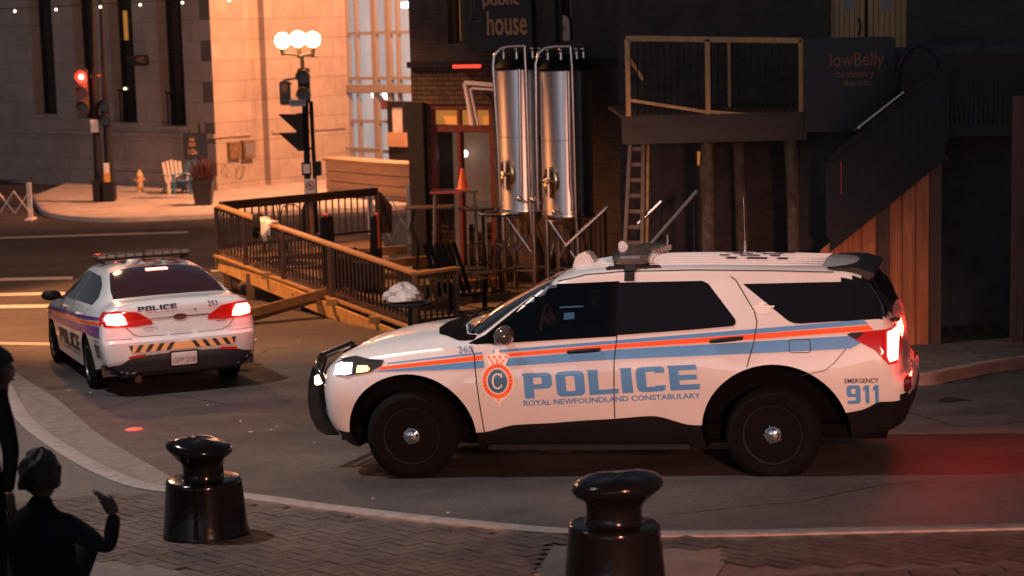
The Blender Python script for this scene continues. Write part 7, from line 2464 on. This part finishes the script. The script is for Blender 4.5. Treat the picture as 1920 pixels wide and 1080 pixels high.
def hand(mb, wrist, dirv, palmn, s_=1.0, curl=.5):
    """palm and five bent fingers added to a mesh collector"""
    d = Vector(dirv).normalized(); n = Vector(palmn).normalized(); side = d.cross(n).normalized(); w_ = Vector(wrist)
    mb.tube([w_, w_ + d * .03 * s_, w_ + d * .09 * s_], [.026 * s_, .036 * s_, .034 * s_], 10)
    for k, (o_, L_) in enumerate(((-.030, .070), (-.010, .080), (.010, .075), (.029, .058))):
        b0 = w_ + d * .085 * s_ + side * o_ * s_; c = curl * (1 + .12 * k)
        p1 = b0 + (d * cos(c * .5) + n * sin(c * .5)) * L_ * .45 * s_; p2 = p1 + (d * cos(c * 1.2) + n * sin(c * 1.2)) * L_ * .32 * s_; p3 = p2 + (d * cos(c * 1.8) + n * sin(c * 1.8)) * L_ * .25 * s_
        mb.tube([b0, p1, p2, p3], [.0095 * s_, .009 * s_, .0082 * s_, .006 * s_], 8)
    b0 = w_ + d * .03 * s_ - side * .030 * s_; p1 = b0 + (d * .6 - side * .7 + n * .3).normalized() * .04 * s_; p2 = p1 + (d * .9 - side * .1 + n * .5).normalized() * .035 * s_
    mb.tube([b0, p1, p2], [.013 * s_, .011 * s_, .008 * s_], 8)


def build_head(t, c, yaw, hairk, s_=1.0, bun=False):
    """head with face and hair; c = head centre; local +Y is where the face looks before yaw"""
    R_ = Matrix.Translation(c) @ Matrix.Rotation(yaw, 4, 'Z')
    mb = MB(); mb.ball((0, 0, 0), .1, 24, 0, (.78, .95, 1.18))
    vs = []
    for x, y, z in mb.v:
        if z < 0: x *= 1 + z * 1.9; y = y * (1 + z * 1.1) + .012 * (-z / .1)
        if y > .05 and abs(x) < .016 and -.035 < z < .02: y += .018 * (1 - abs(x) / .016)
        vs.append(R_ @ Vector((x * s_, y * s_, z * s_)))
    mb.v = [tuple(v) for v in vs]
    hd = mb.build('head', 'skin', t, 3)
    mb = MB()
    for sx in (-1, 1):
        mb.ball(R_ @ Vector((sx * .078 * s_, -.005 * s_, -.005 * s_)), .022 * s_, 10, 0, (.5, .8, 1.3))
    mb.build('ear', 'skin', hd, 1)
    mb = MB()
    for sx in (-1, 1): mb.ball(R_ @ Vector((sx * .03 * s_, .082 * s_, .012 * s_)), .012 * s_, 8, 0, (1, .6, .7))
    mb.ball(R_ @ Vector((0, .088 * s_, -.052 * s_)), .02 * s_, 8, 0, (1.1, .35, .3)); mb.build('face_features', 'hair', hd, 1)
    random.seed(int(hairk * 100))
    mb = MB(); n = 26; m_ = 14; vs = []; fs = []
    for i in range(m_ + 1):
        ph = pi * .62 * i / m_
        for k in range(n):
            a = 2 * pi * k / n
            lim = .62 if sin(a) < .3 else .40
            ph2 = min(ph, pi * lim)
            rr_ = .112 + .008 * sin(5 * a + i) + random.uniform(-.003, .003)
            vs.append(R_ @ Vector((rr_ * .86 * sin(ph2) * cos(a) * s_, (rr_ * 1.02 * sin(ph2) * sin(a) - .006) * s_, (rr_ * 1.18 * cos(ph2)) * s_)))
    for i in range(m_):
        for k in range(n): fs.append((i * n + k, (i + 1) * n + k, (i + 1) * n + (k + 1) % n, i * n + (k + 1) % n))
    mb.add(vs, fs)
    if bun: mb.ball(R_ @ Vector((0, -.10 * s_, .07 * s_)), .045 * s_, 12)
    mb.build('hair', 'hair', hd, 3)
    return hd


# seated person with raised arm, seen from behind (bottom left)
YP = 10.4
def PV(px, py, Y=YP): return at(px, py, Y)
hc = PV(76, 893)
bx, by = hc.x, YP
gz3 = Zg(bx, by) + KH
per = thing('person', (0, 0, 0), 'dark person seen from behind in the bottom left corner, right arm raised beside the head', 'person')
neck = PV(76, 948); chest = PV(80, 1012); waist = PV(70, 1085); hip = Vector((bx - .02, YP - .02, gz3 + .15))
shR = PV(128, 985); shL = PV(22, 985); elR = PV(205, 1030, YP - .03); wrR = PV(214, 962, YP + .02)
J = [(tuple(hip), (.20, .15)), (tuple(waist), (.20, .14)), (tuple(chest), (.20, .13)), (tuple(neck), .075), (tuple(PV(77, 925)), .062),
     (tuple(shR), .082), (tuple(elR), .056), (tuple(wrR), .040), (tuple(shL), .085), (tuple(PV(-15, 1055)), .06), (tuple(PV(10, 1100, YP + .15)), .036),
     (tuple(hip + Vector((-.12, .05, 0))), .11), (tuple(hip + Vector((-.25, .36, .25))), .075), (tuple(hip + Vector((-.10, .52, -.06))), .05),
     (tuple(hip + Vector((.12, .05, 0))), .11), (tuple(hip + Vector((.20, .38, .22))), .075), (tuple(hip + Vector((.08, .50, -.06))), .05)]
E_ = [(0, 1), (1, 2), (2, 3), (3, 4), (2, 5), (5, 6), (6, 7), (2, 8), (8, 9), (9, 10), (0, 11), (11, 12), (12, 13), (0, 14), (14, 15), (15, 16)]
skin_body('body', J, E_, per, 'dark_cloth')
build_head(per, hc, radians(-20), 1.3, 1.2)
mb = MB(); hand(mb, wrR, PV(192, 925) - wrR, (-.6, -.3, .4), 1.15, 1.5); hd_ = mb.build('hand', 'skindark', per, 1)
mb = MB(); q_ = PV(178, 921); mb.ball(q_, .014, 8); mb.build('fist_glint', 'lens', hd_, 1)  # small shiny ball added as the glint at the fist
mb = MB(); hand(mb, PV(10, 1100, YP + .15), Vector((.2, .5, -.2)), (0, 0, -1), 1, .5); mb.build('hand', 'skindark', per, 1)
# standing person at the left edge
YQ = 10.0
hc2 = at(-14, 696, YQ); gz4 = Zg(hc2.x, YQ) + KH
pe2 = thing('person', (0, 0, 0), 'dark standing person half cut by the left edge of the frame', 'person')
x0 = hc2.x - .17
J = [((x0, YQ, gz4 + .92), (.17, .13)), ((x0, YQ, gz4 + 1.12), (.15, .12)), ((x0 + .01, YQ, gz4 + 1.33), (.17, .12)), ((x0 + .06, YQ, hc2.z - .16), .06), ((x0 + .10, YQ, hc2.z - .08), .055),
     ((x0 + .19, YQ, gz4 + 1.34), .068), ((x0 + .25, YQ - .02, gz4 + 1.05), .05), ((x0 + .20, YQ + .04, gz4 + .80), .035),
     ((x0 - .19, YQ, gz4 + 1.34), .068), ((x0 - .25, YQ - .02, gz4 + 1.05), .05), ((x0 - .24, YQ + .08, gz4 + .82), .033),
     ((x0 - .10, YQ, gz4 + .86), .11), ((x0 - .11, YQ + .02, gz4 + .48), .075), ((x0 - .11, YQ, gz4 + .07), .05), ((x0 - .11, YQ + .15, gz4 + .04), .04),
     ((x0 + .10, YQ, gz4 + .86), .11), ((x0 + .11, YQ + .02, gz4 + .48), .075), ((x0 + .11, YQ, gz4 + .07), .05), ((x0 + .11, YQ + .15, gz4 + .04), .04)]
E_ = [(0, 1), (1, 2), (2, 3), (3, 4), (2, 5), (5, 6), (6, 7), (2, 8), (8, 9), (9, 10), (0, 11), (11, 12), (12, 13), (13, 14), (0, 15), (15, 16), (16, 17), (17, 18)]
skin_body('body', J, E_, pe2, 'dark_cloth')
build_head(pe2, hc2, radians(-60), 2.1, 1.1)
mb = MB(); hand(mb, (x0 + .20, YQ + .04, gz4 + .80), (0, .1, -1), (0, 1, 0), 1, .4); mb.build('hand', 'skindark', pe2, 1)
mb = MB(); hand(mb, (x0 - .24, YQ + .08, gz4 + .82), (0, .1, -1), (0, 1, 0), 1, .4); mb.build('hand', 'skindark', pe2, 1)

# driver inside the SUV (own thing, seated)
dr = thing('person', (0, 0, 0), 'driver in dark clothes sitting behind the front side window of the police SUV', 'person')
J = [((-1.62, .40, 1.02), (.14, .12)), ((-1.60, .40, 1.20), (.14, .12)), ((-1.58, .40, 1.30), .06), ((-1.57, .40, 1.36), .05),
     ((-1.58, .58, 1.24), .055), ((-1.36, .60, 1.12), .042), ((-1.14, .52, 1.25), .03), ((-1.58, .22, 1.24), .055), ((-1.36, .2, 1.12), .042), ((-1.14, .32, 1.25), .03)]
skin_body('body', J, [(0, 1), (1, 2), (2, 3), (1, 4), (4, 5), (5, 6), (1, 7), (7, 8), (8, 9)], dr, 'dark_cloth')
build_head(dr, Vector((-1.56, .40, 1.455)), radians(-90), 3.3, .92)
mb = MB(); hand(mb, (-1.14, .52, 1.25), (.6, 0, .8), (.8, 0, -.6), .9, 1.3); mb.build('hand', 'skin', dr, 1)
mb = MB(); hand(mb, (-1.14, .32, 1.25), (.6, 0, .8), (.8, 0, -.6), .9, 1.3); mb.build('hand', 'skin', dr, 1)
dr.matrix_world = suv.matrix_world.copy()

# ---------------------------------------------------------------- road details
def ground_disc(px, py, r_, m_, name, label, cat):
    q = G(px, py); mb = MB(); mb.lathe([(r_, .0), (r_, .006), (r_ * .9, .008), (r_ * .88, .003), (.02, .004)], 32); o = mb.build(name, m_, label=label, cat=cat); o.location = (q.x, q.y, Zg(q.x, q.y) + .002); return o
ground_disc(1790, 752, .16, 'blackmetal', 'drain_cover', 'small round iron cover in the road near the right kerb', 'drain cover')
ground_disc(300, 435, .35, 'blackmetal', 'drain_cover', 'dark iron cover in the far crossing before the planter', 'drain cover')
random.seed(33)
lit = []
mb = MB()
for px, py in ((128, 732), (170, 736), (320, 655), (452, 790), (508, 806), (518, 800), (612, 752), (560, 640), (700, 935), (840, 962), (640, 560), (730, 430), (470, 810), (390, 760), (905, 980), (590, 830)):
    q = G(px, py); s_ = random.uniform(.008, .018); a = random.uniform(0, 3)
    z = Zg(q.x, q.y) + .002
    mb.add([(q.x + s_ * cos(a + k * pi / 2) * (1 + .5 * (k % 2)), q.y + s_ * sin(a + k * pi / 2), z + .004 * (k % 2)) for k in range(4)], [(0, 1, 2, 3)])
mb.build('litter', 'signwhite', kind='stuff', label='tiny pale scraps of litter scattered on the asphalt')

random.seed(8)
def crack(pts, w_):
    g = smooth_line(gp(pts), 5); out = []
    for i, p in enumerate(g): out.append((p[0] + random.uniform(-.03, .03), p[1] + random.uniform(-.03, .03)))
    a = offset_line(out, w_ / 2); b = offset_line(out, -w_ / 2)
    mb = MB(); n = len(out)
    mb.add([(x, y, Zg(x, y) + .004) for x, y in a] + [(x, y, Zg(x, y) + .004) for x, y in b], [(i, i + 1, n + i + 1, n + i) for i in range(n - 1)])
    mb.build('road_crack_seal', 'tar', kind='structure')
M['tar'] = mat('bitumen_crack_seal', (.012, .012, .013), .5, noise=.4, nscale=20)
for pts, w_ in (([(120, 790), (300, 742), (480, 770), (560, 800)], .010), ([(1240, 965), (1500, 940), (1700, 905), (1925, 900)], .012),
                ([(1700, 770), (1800, 800), (1925, 790)], .010), ([(560, 655), (500, 655), (470, 690)], .012)):
    crack(pts, w_)

# ---------------------------------------------------------------- put every empty at the base of its thing
from mathutils import Vector as V_
bpy.context.view_layer.update()
for o in list(SC.objects):
    if o.type == 'EMPTY' and o.parent is None and o.location.length < 1e-6:
        mn = V_((1e9,) * 3); mx = V_((-1e9,) * 3)
        for ch in o.children:
            if ch.type != 'MESH': continue
            for c in ch.bound_box:
                q = ch.matrix_world @ V_(c)
                for i in range(3): mn[i] = min(mn[i], q[i]); mx[i] = max(mx[i], q[i])
        c = V_(((mn.x + mx.x) / 2, (mn.y + mx.y) / 2, mn.z))
        for ch in o.children: ch.location = ch.location - c
        o.location = c
